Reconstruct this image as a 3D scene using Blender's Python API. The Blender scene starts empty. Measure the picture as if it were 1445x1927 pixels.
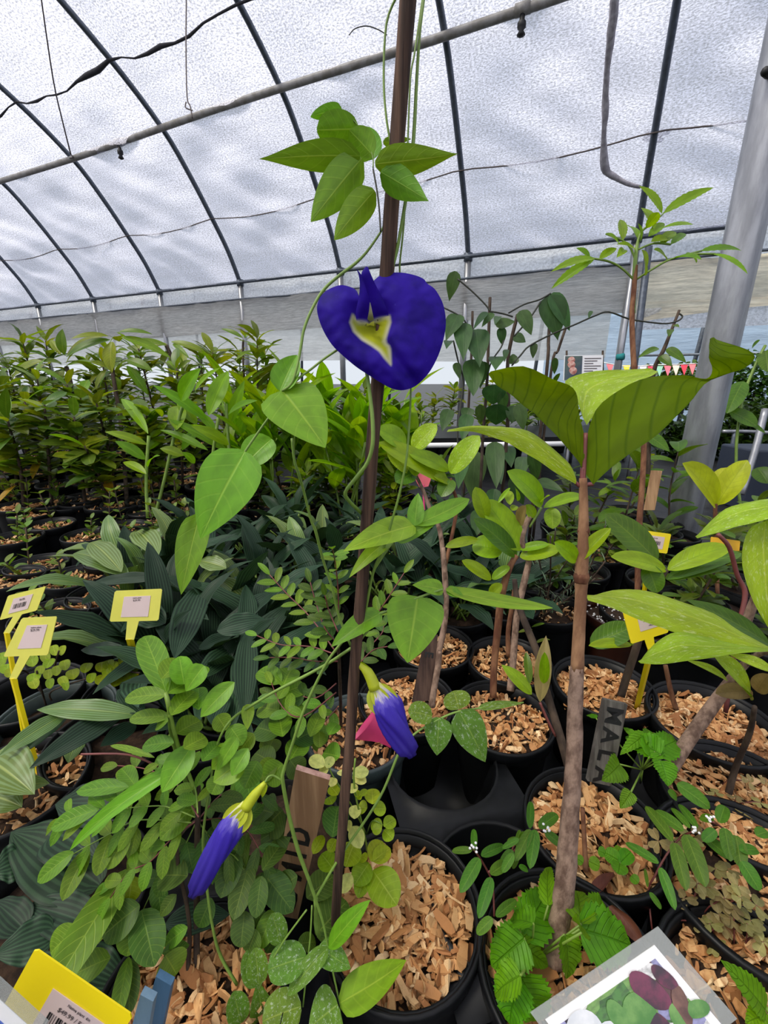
import bpy, bmesh, math, random
from mathutils import Vector, Matrix, noise
random.seed(11)
scene = bpy.context.scene
col = scene.collection
R = math.radians
rnd = random.random
def ru(a, b): return a + (b - a) * random.random()

# ------------------------------------------------------------------ camera, sky, sun, exposure
F = 822.0                       # focal length in pixels of the 1445 x 1927 frame
PITCH = 0.302
EYE = Vector((0, 0, 0.72))
cd = bpy.data.cameras.new('camera'); cam = bpy.data.objects.new('camera', cd); col.objects.link(cam)
cam.location = EYE; cam.rotation_euler = (math.pi / 2 - PITCH, 0, 0)
cd.sensor_width = 36; cd.sensor_fit = 'AUTO'; cd.lens = F / 1927 * 36; cd.clip_start = 0.01; cd.clip_end = 200
scene.camera = cam
w = bpy.data.worlds.new('sky'); scene.world = w; w.use_nodes = True
bg = w.node_tree.nodes['Background']; bg.inputs[0].default_value = (0.86, 0.92, 1.0, 1); bg.inputs[1].default_value = 2.0
sd = bpy.data.lights.new('sun', 'SUN'); sun = bpy.data.objects.new('sun', sd); col.objects.link(sun)
sd.energy = 17.0; sd.angle = R(18); sd.color = (1, 0.93, 0.80)
sun.rotation_euler = Vector((0.52, 0.16, -0.84)).to_track_quat('-Z', 'Y').to_euler()
scene.view_settings.view_transform = 'Standard'; scene.view_settings.look = 'None'
scene.view_settings.exposure = -1.15; scene.view_settings.gamma = 1.0; scene.view_settings.use_curve_mapping = False
scene.cycles.max_bounces = 6; scene.cycles.diffuse_bounces = 3; scene.cycles.transmission_bounces = 3; scene.cycles.transparent_max_bounces = 8; scene.cycles.adaptive_threshold = 0.05
scene.cycles.caustics_reflective = False; scene.cycles.caustics_refractive = False

# ------------------------------------------------------------------ points from sight lines
CP, SP = math.cos(PITCH), math.sin(PITCH)
FWD, UPV, RT = Vector((0, CP, -SP)), Vector((0, SP, CP)), Vector((1, 0, 0))
def ray(x, y): return FWD + RT * ((x - 722.5) / F) - UPV * ((y - 963.5) / F)
def P(x, y, Z): return EYE + ray(x, y) * Z                       # point seen at x,y, Z metres deep
def PH(x, y, h):                                                  # point seen at x,y at height h
    r = ray(x, y); return EYE + r * ((h - EYE.z) / r.z)
def depth(p): return (p - EYE).dot(FWD)
def V3(p): return P(*p) if not isinstance(p, Vector) else p

# ------------------------------------------------------------------ materials
def srgb(r, g, b):
    f = lambda c: (c / 255 / 12.92) if c / 255 <= 0.04045 else ((c / 255 + 0.055) / 1.055) ** 2.4
    return (f(r), f(g), f(b), 1)
class NT:
    def __init__(s, name):
        s.m = bpy.data.materials.new(name); s.m.use_nodes = True; s.t = s.m.node_tree; s.n = s.t.nodes; s.l = s.t.links
        s.p = s.n['Principled BSDF']; s.out = s.n['Material Output']
    def new(s, t, **k):
        n = s.n.new(t)
        for a, b in k.items():
            if a.startswith('i_'): n.inputs[int(a[2:])].default_value = b
            else: setattr(n, a, b)
        return n
    def link(s, a, b): s.l.new(a, b)
    def math(s, op, a, b=None, clamp=False):
        n = s.new('ShaderNodeMath', operation=op, use_clamp=clamp)
        for i, v in enumerate((a, b)):
            if v is None: continue
            if hasattr(v, 'is_output'): s.link(v, n.inputs[i])
            else: n.inputs[i].default_value = v
        return n.outputs[0]
    def rng(s, v, a, b, c=0.0, d=1.0, smooth=True):
        n = s.new('ShaderNodeMapRange', interpolation_type='SMOOTHSTEP' if smooth else 'LINEAR')
        s.link(v, n.inputs[0])
        for i, q in enumerate((a, b, c, d)): n.inputs[i + 1].default_value = q
        return n.outputs[0]
    def mix(s, f, a, b, mode='MIX'):
        n = s.new('ShaderNodeMix', data_type='RGBA', blend_type=mode)
        for i, v in ((0, f), (6, a), (7, b)):
            if hasattr(v, 'is_output'): s.link(v, n.inputs[i])
            else: n.inputs[i].default_value = v
        return n.outputs[2]
    def noise(s, scale, vec=None, detail=3, rough=0.55):
        n = s.new('ShaderNodeTexNoise'); n.inputs['Scale'].default_value = scale; n.inputs['Detail'].default_value = detail; n.inputs['Roughness'].default_value = rough
        if vec is not None: s.link(vec, n.inputs['Vector'])
        return n.outputs[0]
    def mapping(s, vec, sc):
        n = s.new('ShaderNodeMapping'); s.link(vec, n.inputs[0]); n.inputs['Scale'].default_value = sc; return n.outputs[0]
    def bump(s, h, strength, dist=0.002, to=None):
        n = s.new('ShaderNodeBump'); n.inputs['Strength'].default_value = strength; n.inputs['Distance'].default_value = dist
        s.link(h, n.inputs['Height']); s.link(n.outputs[0], (to or s.p).inputs['Normal']); return n.outputs[0]

def simple(name, c, rough=0.5, metal=0.0, nscale=0, namt=0.3, bump=0, spec=0.5, c2=None, stretch=None, rand=0.0):
    k = NT(name); k.p.inputs['Roughness'].default_value = rough; k.p.inputs['Metallic'].default_value = metal
    k.p.inputs['Specular IOR Level'].default_value = spec
    out = None
    if nscale:
        tc = k.new('ShaderNodeTexCoord').outputs['Object']
        if stretch: tc = k.mapping(tc, stretch)
        nz = k.noise(nscale, tc, 5, 0.6)
        if c2 is None: c2 = tuple(v * (1 - namt) for v in c[:3]) + (1,)
        out = k.mix(k.rng(nz, 0.35, 0.65), c, c2)
        if bump: k.bump(nz, bump, 0.003)
    if rand:
        hs = k.new('ShaderNodeHueSaturation'); oi = k.new('ShaderNodeObjectInfo')
        if out is None: hs.inputs['Color'].default_value = c
        else: k.link(out, hs.inputs['Color'])
        k.link(k.rng(oi.outputs['Random'], 0, 1, 1 - rand, 1 + rand, False), hs.inputs['Value']); out = hs.outputs[0]
    if out is None: k.p.inputs['Base Color'].default_value = c
    else: k.link(out, k.p.inputs['Base Color'])
    return k.m

def leaf_mat(name, c, vein, nv=8, lat=0.5, mid=0.8, trans=0.38, rough=0.42, var=0.18, hue=0.02, stripes=0, stripe_col=None, speck=0, speck_col=None,
             patch=None, slope=0.55, tcol=None, spots=0, bumpk=0.25, spec=0.35, vw=0.1, warm=True):
    k = NT(name)
    if warm: c, vein = [(q[0] * 1.32, q[1] * 1.1, q[2] * 0.5, 1) for q in (c, vein)]
    uv = k.new('ShaderNodeUVMap').outputs[0]
    sx = k.new('ShaderNodeSeparateXYZ'); k.link(uv, sx.inputs[0])
    u = k.math('ABSOLUTE', k.math('MULTIPLY', k.math('SUBTRACT', sx.outputs[0], 0.5), 2.0)); t = sx.outputs[1]
    m = k.math('MULTIPLY', k.rng(u, 0.0, 0.07, 1, 0), mid)
    fr = k.math('PINGPONG', k.math('SUBTRACT', k.math('MULTIPLY', t, float(nv)), k.math('MULTIPLY', k.math('POWER', u, 1.25), nv * slope * 0.35)), 0.5)
    l = k.math('MULTIPLY', k.rng(fr, 0.0, vw, 1, 0), lat)
    v = k.math('MAXIMUM', m, l)
    oi = k.new('ShaderNodeObjectInfo')
    add = k.new('ShaderNodeVectorMath', operation='ADD'); k.link(uv, add.inputs[0]); k.link(oi.outputs['Location'], add.inputs[1])
    nz = k.noise(3.0, add.outputs[0], 4)
    base = c
    dark = tuple(q * 0.72 for q in c[:3]) + (1,)
    base = k.mix(k.rng(nz, 0.3, 0.7), c, dark)
    if stripes:
        f2 = k.math('PINGPONG', k.math('MULTIPLY', u, stripes), 0.5)
        base = k.mix(k.math('MULTIPLY', k.rng(f2, 0.12, 0.32, 1, 0), 0.75), base, stripe_col)
    base = k.mix(v, base, vein)
    if patch is not None:
        base = k.mix(k.math('MULTIPLY', k.rng(k.noise(1.7, add.outputs[0], 2), 0.56, 0.7), 0.8), base, patch)
    if speck:
        sn = k.noise(speck, add.outputs[0], 4, 0.75)
        base = k.mix(k.math('MULTIPLY', k.rng(sn, 0.54, 0.64), 0.6), base, speck_col)
    if spots:
        vo = k.new('ShaderNodeTexVoronoi'); k.link(add.outputs[0], vo.inputs['Vector']); vo.inputs['Scale'].default_value = spots
        sc_ = k.new('ShaderNodeSeparateColor'); k.link(vo.outputs['Color'], sc_.inputs[0])
        base = k.mix(k.math('MULTIPLY', k.rng(vo.outputs['Distance'], 0.05, 0.07, 1, 0), k.rng(sc_.outputs[0], 0.7, 0.72)), base, (0.008, 0.008, 0.004, 1))
    hs = k.new('ShaderNodeHueSaturation'); k.link(base, hs.inputs['Color'])
    k.link(k.rng(oi.outputs['Random'], 0, 1, 1 - var, 1 + var, False), hs.inputs['Value'])
    r2 = k.math('FRACT', k.math('MULTIPLY', oi.outputs['Random'], 17.31))
    k.link(k.rng(r2, 0, 1, 0.5 - hue, 0.5 + hue, False), hs.inputs['Hue'])
    colr = hs.outputs[0]
    k.link(colr, k.p.inputs['Base Color']); k.p.inputs['Roughness'].default_value = rough; k.p.inputs['Specular IOR Level'].default_value = spec
    hgt = k.math('SUBTRACT', k.math('MULTIPLY', nz, 0.6), v)
    if speck: hgt = k.math('ADD', hgt, k.math('MULTIPLY', sn, 1.2))
    bn = k.bump(hgt, bumpk * (1.8 if speck else 1), 0.0015)
    tr = k.new('ShaderNodeBsdfTranslucent')
    tc = k.mix(0.55, colr, k.mix(1.0, colr, tcol or (1.9, 1.75, 0.45, 1), 'MULTIPLY'))
    k.link(tc, tr.inputs[0])
    mx = k.new('ShaderNodeMixShader'); mx.inputs[0].default_value = trans
    k.link(k.p.outputs[0], mx.inputs[1]); k.link(tr.outputs[0], mx.inputs[2]); k.link(mx.outputs[0], k.out.inputs[0])
    return k.m

def cloth_mat(name, c, transl, transp, grain=0.5, gscale=(60, 60, 1), glow=(1, 1, 1, 1), rough=0.6):
    k = NT(name)
    uv = k.new('ShaderNodeUVMap').outputs[0]
    n1 = k.noise(1.0, k.mapping(uv, gscale), 3, 0.7)
    n3 = k.noise(1.0, k.mapping(uv, (1.2, 7, 1)), 4, 0.6)
    g = k.math('ADD', k.math('MULTIPLY', k.rng(n1, 0.3, 0.7), grain), 1 - grain * 0.5)
    g = k.math('MULTIPLY', g, k.rng(n3, 0.25, 0.75, 0.88, 1.1))
    sc = k.new('ShaderNodeVectorMath', operation='SCALE'); sc.inputs[0].default_value = c[:3]; k.link(g, sc.inputs['Scale'])
    k.link(sc.outputs[0], k.p.inputs['Base Color']); k.p.inputs['Roughness'].default_value = rough
    k.bump(k.math('ADD', n1, k.math('MULTIPLY', n3, 2.0)), 0.5, 0.02)
    tr = k.new('ShaderNodeBsdfTranslucent'); k.link(sc.outputs[0], tr.inputs[0])
    mx = k.new('ShaderNodeMixShader'); mx.inputs[0].default_value = transl
    k.link(k.p.outputs[0], mx.inputs[1]); k.link(tr.outputs[0], mx.inputs[2])
    tp = k.new('ShaderNodeBsdfTransparent'); m2 = k.new('ShaderNodeMixShader'); m2.inputs[0].default_value = transp
    k.link(mx.outputs[0], m2.inputs[1]); k.link(tp.outputs[0], m2.inputs[2]); k.link(m2.outputs[0], k.out.inputs[0])
    return k.m

# ------------------------------------------------------------------ objects
def tag(o, label=None, cat=None, group=None, kind=None):
    if label: o['label'] = label
    if cat: o['category'] = cat
    if group: o['group'] = group
    if kind: o['kind'] = kind
    return o
def mesh(name, verts, faces, uvs=None, smooth=True):
    me = bpy.data.meshes.new(name); me.from_pydata([tuple(v) for v in verts], [], faces)
    if uvs:
        ul = me.uv_layers.new(name='UVMap'); li = [0] * len(me.loops); me.loops.foreach_get('vertex_index', li)
        flat = []
        for i in li: flat += uvs[i]
        ul.data.foreach_set('uv', flat)
    if smooth: me.polygons.foreach_set('use_smooth', [True] * len(me.polygons))
    me.update(); return me
def obj(name, me, mat=None, parent=None, M=None):
    if mat is not None and len(me.materials) == 0: me.materials.append(mat)
    o = bpy.data.objects.new(name, me); col.objects.link(o)
    if parent is not None: o.parent = parent
    if M is not None: o.matrix_local = M
    return o
def thing(name, loc, label, cat, group=None):
    o = bpy.data.objects.new(name, None); col.objects.link(o); o.location = loc; o.empty_display_size = 0.02
    return tag(o, label, cat, group)
def origin(T): return Vector(T.location) if T is not None and T.parent is None else (Vector(T.location) + origin(T.parent) if T is not None else Vector((0, 0, 0)))

def tube_mesh(pts, rad, seg=8, cap=True, name='tube', wob=0.0):
    n = len(pts); pts = [Vector(p) for p in pts]
    if not hasattr(rad, '__len__'): rad = [rad] * n
    vs, fs, uv = [], [], []
    t0 = (pts[1] - pts[0]).normalized(); up = Vector((0, 0, 1)) if abs(t0.z) < 0.9 else Vector((1, 0, 0))
    nrm = t0.cross(up).normalized(); L = 0
    for i in range(n):
        t = (pts[min(i + 1, n - 1)] - pts[max(i - 1, 0)])
        if t.length < 1e-9: t = t0
        t = t.normalized(); nrm = (nrm - t * nrm.dot(t)).normalized(); b = t.cross(nrm)
        if i: L += (pts[i] - pts[i - 1]).length
        for j in range(seg):
            a = 2 * math.pi * j / seg; r = rad[i] * (1 + (wob * noise.noise(Vector((i * 1.7, j * 2.3, rad[0] * 999))) if wob else 0))
            vs.append(pts[i] + (nrm * math.cos(a) + b * math.sin(a)) * r); uv.append((j / seg, L))
    for i in range(n - 1):
        for j in range(seg):
            a, b2 = i * seg + j, i * seg + (j + 1) % seg
            fs.append((a, b2, b2 + seg, a + seg))
    if cap:
        fs.append(tuple(range(seg))[::-1]); fs.append(tuple(range((n - 1) * seg, n * seg)))
    return vs, fs, uv
def smoothpath(pts, sub=4):
    pts = [Vector(p) for p in pts]
    if len(pts) < 3: return pts
    out = []
    for i in range(len(pts) - 1):
        p0, p1, p2, p3 = pts[max(i - 1, 0)], pts[i], pts[i + 1], pts[min(i + 2, len(pts) - 1)]
        for s in range(sub):
            t = s / sub
            out.append(0.5 * ((2 * p1) + (p2 - p0) * t + (2 * p0 - 5 * p1 + 4 * p2 - p3) * t * t + (3 * p1 - p0 - 3 * p2 + p3) * t ** 3))
    return out + [pts[-1]]
def interp(vals, n):
    out = []
    for i in range(n):
        f = i / (n - 1) * (len(vals) - 1); a = int(min(f, len(vals) - 2)); out.append(vals[a] + (vals[a + 1] - vals[a]) * (f - a))
    return out
def tube(name, T, pts, rad, mat, seg=7, sub=4, wob=0.0):
    O = origin(T); w = smoothpath([V3(p) for p in pts], sub)
    rr = interp(rad, len(w)) if hasattr(rad, '__len__') else rad
    vs, fs, uv = tube_mesh([p - O for p in w], rr, seg, True, name, wob)
    return obj(name, mesh(name, vs, fs, uv), mat, T)
def vine(name, T, pts, px, mat, seg=6, wob=0.0):                       # px thickness at the listed depths
    w = [V3(p) for p in pts]; q = px if hasattr(px, '__len__') else [px] * len(w)
    q = interp(q, len(w)) if len(q) != len(w) else q
    return tube(name, T, w, [a / 2 * depth(p) / F for a, p in zip(q, w)], mat, seg, 4, wob)

def box_mesh(sx, sy, sz, bev=0.0, center=(0, 0, 0)):
    bm = bmesh.new(); bmesh.ops.create_cube(bm, size=1)
    for v in bm.verts: v.co = Vector((v.co.x * sx + center[0], v.co.y * sy + center[1], v.co.z * sz + center[2]))
    if bev: bmesh.ops.bevel(bm, geom=bm.edges[:], offset=bev, segments=2, affect='EDGES', profile=0.5)
    me = bpy.data.meshes.new('box'); bm.to_mesh(me); bm.free(); return me
def plate_mesh(outline, th, bev=0.0):                         # outline in x,z; thickness along y
    bm = bmesh.new(); vs = [bm.verts.new((x, -th / 2, z)) for x, z in outline]; f = bm.faces.new(vs)
    e = bmesh.ops.extrude_face_region(bm, geom=[f])
    for v in [g for g in e['geom'] if isinstance(g, bmesh.types.BMVert)]: v.co.y += th
    bmesh.ops.recalc_face_normals(bm, faces=bm.faces[:])
    me = bpy.data.meshes.new('plate'); bm.to_mesh(me); bm.free(); return me
def lathe(profile, seg=32, closed=False):
    vs, fs, uv = [], [], []
    for i, (r, z) in enumerate(profile):
        for j in range(seg):
            a = 2 * math.pi * j / seg; vs.append((r * math.cos(a), r * math.sin(a), z)); uv.append((j / seg, i / len(profile)))
    for i in range(len(profile) - 1):
        for j in range(seg):
            a, b = i * seg + j, i * seg + (j + 1) % seg; fs.append((a, b, b + seg, a + seg))
    return vs, fs, uv

# ---- leaves: base at the origin, chord 1 along +Y, face up +Z
SHAPES = {'lance': (0.75, 0.95), 'ovate': (0.42, 0.95), 'oblong': (0.38, 0.5), 'obovate': (0.85, 0.42), 'cord': (0.26, 0.85), 'ellip': (0.6, 0.62),
          'acum': (0.5, 1.25), 'strap': (0.45, 0.7), 'round': (0.45, 0.45), 'rhomb': (0.9, 0.9)}
def leaf_data(ratio, shape='ovate', bend=0.4, fold=0.25, ripple=0.0, nrip=3, teeth=0, pleat=0, nl=12, nw=6, twist=0.0, hook=0.0, seed=0, cup=0.0, tear=0.0):
    a, b = SHAPES[shape]; tm = a / (a + b); mx = tm ** a * (1 - tm) ** b
    ts = [i / nl for i in range(nl + 1)]
    # arc with its chord along Y, plus an extra hook at the tip
    ys, zs = [0.0], [0.0]; sub = 4; y = z = 0.0
    for i in range(nl * sub):
        t = (i + 0.5) / (nl * sub); ang = bend * (0.5 - t) - hook * max(0, t - 0.7) / 0.3
        y += math.cos(ang) / (nl * sub); z += math.sin(ang) / (nl * sub)
        if (i + 1) % sub == 0: ys.append(y); zs.append(z)
    ang0 = math.atan2(zs[-1], ys[-1]); L = math.hypot(ys[-1], zs[-1]); ca, sa = math.cos(-ang0) / L, math.sin(-ang0) / L
    yz = [(yy * ca - zz * sa, yy * sa + zz * ca) for yy, zz in zip(ys, zs)]
    vs, fs, uv = [], [], []
    for i, t in enumerate(ts):
        tt = min(max(t, 0.004), 0.998); wd = ratio / 2 * (tt ** a * (1 - tt) ** b) / mx
        dy, dz = (yz[min(i + 1, nl)][0] - yz[max(i - 1, 0)][0]), (yz[min(i + 1, nl)][1] - yz[max(i - 1, 0)][1]); q = math.hypot(dy, dz); ny, nz = -dz / q, dy / q
        tw = twist * (t - 0.3)
        for j in range(nw + 1):
            u = 2 * j / nw - 1; au = abs(u)
            x = u * wd
            if teeth and au > 0.99: x *= 1 - (0.10 if i % 2 else -0.05)
            h = au * wd * math.tan(fold) - cup * (u * u) * wd
            if ripple: h += ripple * ratio * math.sin(t * nrip * 6.283 + seed + (1.3 if u > 0 else 0)) * au * au * math.sin(math.pi * min(1, t * 1.05))
            if pleat: h += 0.018 * ratio * math.cos(au * pleat * 6.283) * math.sin(math.pi * t)
            x2 = x * math.cos(fold * 0.5)
            xr, hr = x2 * math.cos(tw) - h * math.sin(tw), x2 * math.sin(tw) + h * math.cos(tw)
            vs.append(Vector((xr, yz[i][0] + ny * hr, yz[i][1] + nz * hr))); uv.append((j / nw, t))
    for i in range(nl):
        for j in range(nw):
            k = i * (nw + 1) + j; fs.append((k, k + 1, k + nw + 2, k + nw + 1))
    return vs, fs, uv
def frame(yd, nh):
    yd = yd.normalized(); x = yd.cross(nh)
    if x.length < 1e-4: x = yd.cross(Vector((0.3, 0.2, 1)))
    x.normalize(); z = x.cross(yd)
    return Matrix((x, yd, z)).transposed()
def leaf_obj(name, T, base, tip, width, mat, shape='ovate', n=None, bend=0.4, fold=0.25, **k):
    """one leaf of its own between two points in space"""
    O = origin(T); d = tip - base; L = d.length
    if n is None: n = (EYE - base).normalized() * 0.75 + Vector((0, 0, 0.55))
    M = frame(d, n); vs, fs, uv = leaf_data(width / L, shape, bend, fold, seed=rnd() * 6, **k)
    return obj(name, mesh(name, [M @ (v * L) + base - O for v in vs], fs, uv), mat, T)
def LF(T, b, t, wpx, mat, shape='ovate', n=None, bend=0.4, fold=0.25, name='leaf', **k):
    B, E = V3(b), V3(t); Z = (depth(B) + depth(E)) / 2
    return leaf_obj(name, T, B, E, wpx * Z / F, mat, shape, n, bend, fold, **k)
LEAFBANK = {}
def bank(key, mat, ratio, shape, n=4, **k):
    out = []
    for i in range(n):
        kk = dict(k); kk['bend'] = k.get('bend', 0.5) * ru(0.4, 1.5); kk['fold'] = k.get('fold', 0.25) * ru(0.5, 1.4); kk['twist'] = ru(-0.4, 0.4)
        r = ratio * ru(0.88, 1.12)
        vs, fs, uv = leaf_data(r, shape, seed=i * 1.9, **kk); me = mesh(key, vs, fs, uv); me.materials.append(mat); out.append(me)
    LEAFBANK[key] = out
def put_leaf(T, key, base, d, L, n=Vector((0, 0, 1)), name='leaf', wide=1.0, O=None):
    """a leaf from the shared meshes: base point, direction, length"""
    O = origin(T) if O is None else O
    M = Matrix.Translation(base - O) @ frame(d, n).to_4x4() @ Matrix.Diagonal((L * wide, L, L, 1))
    return obj(name, random.choice(LEAFBANK[key]), None, T, M)
# ------------------------------------------------------------------ the greenhouse
YAW = 0.441; D = 1.5; S0 = -5.906
NV, TV = Vector((math.sin(YAW), math.cos(YAW), 0)), Vector((math.cos(YAW), -math.sin(YAW), 0))
def W(k, d, z): return NV * (d * D) + TV * ((S0 + k) * D) + Vector((0, 0, z))
def WH(k, d, H): return W(k, d, 0.72 + H * D)
PROFILE = [(3.252, .767), (3.14, .985), (2.999, 1.18), (2.82, 1.405), (2.62, 1.61), (2.277, 1.83), (1.8, 2.05), (1.2, 2.24), (.5, 2.32)]
PROFILE = PROFILE + [(1.0 - d, H) for d, H in PROFILE[-2::-1]]
prof = [(v.x, v.y) for v in smoothpath([Vector((d, H, 0)) for d, H in PROFILE], 4)]

M_GALV = simple('galvanised steel', srgb(172, 174, 178), 0.42, 0.75, 22, 0.25, 0.05, c2=srgb(140, 142, 146), stretch=(1, 1, 0.2))
M_HOOP = simple('dull steel pipe', srgb(96, 104, 116), 0.5, 0.5, 30, 0.3)
M_PIPE = simple('weathered plastic pipe', srgb(150, 148, 146), 0.6, 0.0, 12, 0.25, c2=srgb(118, 114, 108))
M_BLACK = simple('black plastic', srgb(12, 13, 14), 0.42, 0, 40, 0.3, 0.05, spec=0.22, c2=srgb(17, 18, 20))
M_BLACKD = simple('black rubber', srgb(22, 22, 24), 0.6)
M_ROPE = simple('dark twisted cloth', srgb(42, 42, 48), 0.9, 0, 30, 0.4, 0.4)
M_WIRE = simple('rusty wire', srgb(92, 84, 82), 0.6, 0.4)
M_HOOK = simple('rusty hook', srgb(120, 72, 58), 0.7, 0.3, 40)
M_ROOF = cloth_mat('woven roof film', (0.64, 0.65, 0.79, 1), 0.72, 0.28, 1.25, (52, 75, 1))  # strong grain puts the glints of crumpled film into its colour
M_STRIP = cloth_mat('milky side film', (0.80, 0.82, 0.88, 1), 0.72, 0.10, 0.5, (40, 50, 1))
M_GREY = cloth_mat('grey shade cloth', (0.50, 0.50, 0.49, 1), 0.60, 0.0, 0.30, (8, 60, 1))
M_MILK = cloth_mat('thin translucent film', (0.74, 0.75, 0.72, 1), 0.62, 0.22, 0.22, (6, 30, 1))
M_CREAM = cloth_mat('yellowed folded film', (0.80, 0.74, 0.58, 1), 0.55, 0.05, 0.4, (5, 40, 1))
M_BLUE = cloth_mat('pale blue film', (0.50, 0.66, 0.86, 1), 0.65, 0.05, 0.10, (4, 12, 1))

def weedmat():
    k = NT('black weed mat'); tc = k.new('ShaderNodeTexCoord').outputs['Object']
    br = k.new('ShaderNodeTexBrick'); k.link(k.mapping(tc, (90, 90, 90)), br.inputs['Vector'])
    br.inputs['Color1'].default_value = srgb(18, 19, 23); br.inputs['Color2'].default_value = srgb(25, 26, 31); br.inputs['Mortar'].default_value = srgb(12, 12, 14)
    nz = k.noise(2.2, tc, 5)
    k.link(k.mix(k.rng(nz, 0.45, 0.75), br.outputs[0], srgb(40, 39, 38)), k.p.inputs['Base Color'])
    k.p.inputs['Roughness'].default_value = 0.5; k.bump(k.noise(6, tc, 4), 0.6, 0.03); return k.m
def grid_obj(name, fn, nu, nv, mat, parent=None):
    vs, fs, uv = [], [], []
    for i in range(nu + 1):
        for j in range(nv + 1):
            p, q = fn(i / nu, j / nv); vs.append(p); uv.append(q)
    for i in range(nu):
        for j in range(nv):
            a = i * (nv + 1) + j; fs.append((a, a + 1, a + nv + 2, a + nv + 1))
    return obj(name, mesh(name, vs, fs, uv), mat, parent)

fl = grid_obj('floor', lambda a, b: (Vector(((a - .5) * 60, (b - .3) * 60, 0)), (a * 60, b * 60)), 2, 2, weedmat()); tag(fl, kind='structure')

K0, K1 = -4, 11
def roof_pt(a, b):
    k = K0 + (K1 - K0) * a; f = b * (len(prof) - 1); i = min(int(f), len(prof) - 2); f -= i
    d, H = prof[i][0] + (prof[i + 1][0] - prof[i][0]) * f, prof[i][1] + (prof[i + 1][1] - prof[i][1]) * f
    p = WH(k, d, H); c = WH(k, .5, .6); out = (p - c).normalized()
    ph = k - math.floor(k); s = math.sin(math.pi * ph)
    # cloth lies on the hoops, bellies between them and gathers in diagonal folds
    sag = 0.04 - 0.13 * s
    L = b * 11.0
    fold = 0.042 * s * math.sin(9 * L + 16 * ph + 2.0 * noise.noise(Vector((k * 1.3, L * 1.1, 0)))) * (0.35 + 0.9 * abs(noise.noise(Vector((k * .7, L * .6, 4)))))
    fold += 0.075 * noise.noise(Vector((k * 2.2, L * 1.6, 7))) * s
    return p + out * (sag + fold), (k * D, L)
roof = grid_obj('ceiling', roof_pt, 15 * 16, 180, M_ROOF); tag(roof, 'milky woven greenhouse roof film stretched over hoops', kind='structure')

# far wall: film strip under the eave, end walls, near wall behind the viewer
def wallpatch(name, k0, k1, z0, z1, mat, dd=3.252, nu=60, nv=14, amp=0.02, off=0.0, sx=1.0, kind='structure', dz0=None):
    def fn(a, b):
        k = k0 + (k1 - k0) * a; zb = z0 + (dz0(k) if dz0 else 0); z = z1 + (zb - z1) * b
        q = amp * noise.noise(Vector((k * 2.3 * sx, z * 5, off))) + amp * 0.7 * noise.noise(Vector((k * 7 * sx, z * 2.0 + k, off + 3)))
        return W(k, dd + off, z) - NV * q, (k * D, z)
    return grid_obj(name, fn, nu, nv, mat)
tag(wallpatch('wall_back', K0, K1, 1.62, 1.885, M_STRIP, off=0.02, nu=120), kind='structure')
tag(wallpatch('wall_front', K0, K1, 0.9, 1.885, M_MILK, dd=-2.252, off=-0.02, nu=60), kind='structure')
def endwall(name, k):
    O = W(k, .5, 0.0); vs = [W(k, .5, 1.0)] + [WH(k, d, H) for d, H in prof] + [W(k, -2.252, 0.0), W(k, 3.252, 0.0)]
    n = len(vs); fs = [(0, i, i + 1) for i in range(1, n - 1)] + [(0, n - 1, 1)]
    return tag(obj(name, mesh(name, vs, fs, [((v - O).dot(NV), v.z) for v in vs], False), M_STRIP), kind='structure')
endwall('wall_left', K0); endwall('wall_right', K1)

# shade curtains that hang on the far wall
cu = wallpatch('shade_curtain', K0, 6.05, 1.275, 1.665, M_GREY, off=-0.02, nu=150, amp=0.03, dz0=lambda k: 0.03 * noise.noise(Vector((k * .8, 0, 0))))
tag(cu, 'long grey shade curtain hung on the far side wall below the eave', 'curtain')
cu = wallpatch('film_skirt', K0, 5.92, 0.885, 1.30, M_MILK, off=0.0, nu=120, amp=0.02, dz0=lambda k: 0.02 * math.sin(k * 2.1))
tag(cu, 'translucent film skirt hanging under the grey shade curtain', 'plastic film')
cu = wallpatch('folded_film', 6.05, K1, 1.22, 1.66, M_CREAM, off=-0.01, nu=70, nv=24, amp=0.09, dz0=lambda k: 0.05 * math.sin(k * 3))
tag(cu, 'yellowed film bunched up on the side wall behind the galvanised column', 'plastic film')
cu = wallpatch('white_film_flap', 6.1, K1, 1.12, 1.30, M_STRIP, off=-0.0, nu=40, nv=8, amp=0.04)
tag(cu, 'white film flap hanging straight below the yellowed bunched film', 'plastic film')
rb = [W(k, 3.235, 1.672 + 0.006 * math.sin(k * 5)) for k in [K0 + i * .5 for i in range(int((K1 - K0) * 2) + 1)]]
tag(tube('curtain_rail', None, rb, 0.012, M_HOOP, 6, 1), 'thin dark rail along the top edge of the grey curtain', 'rail')

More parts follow.
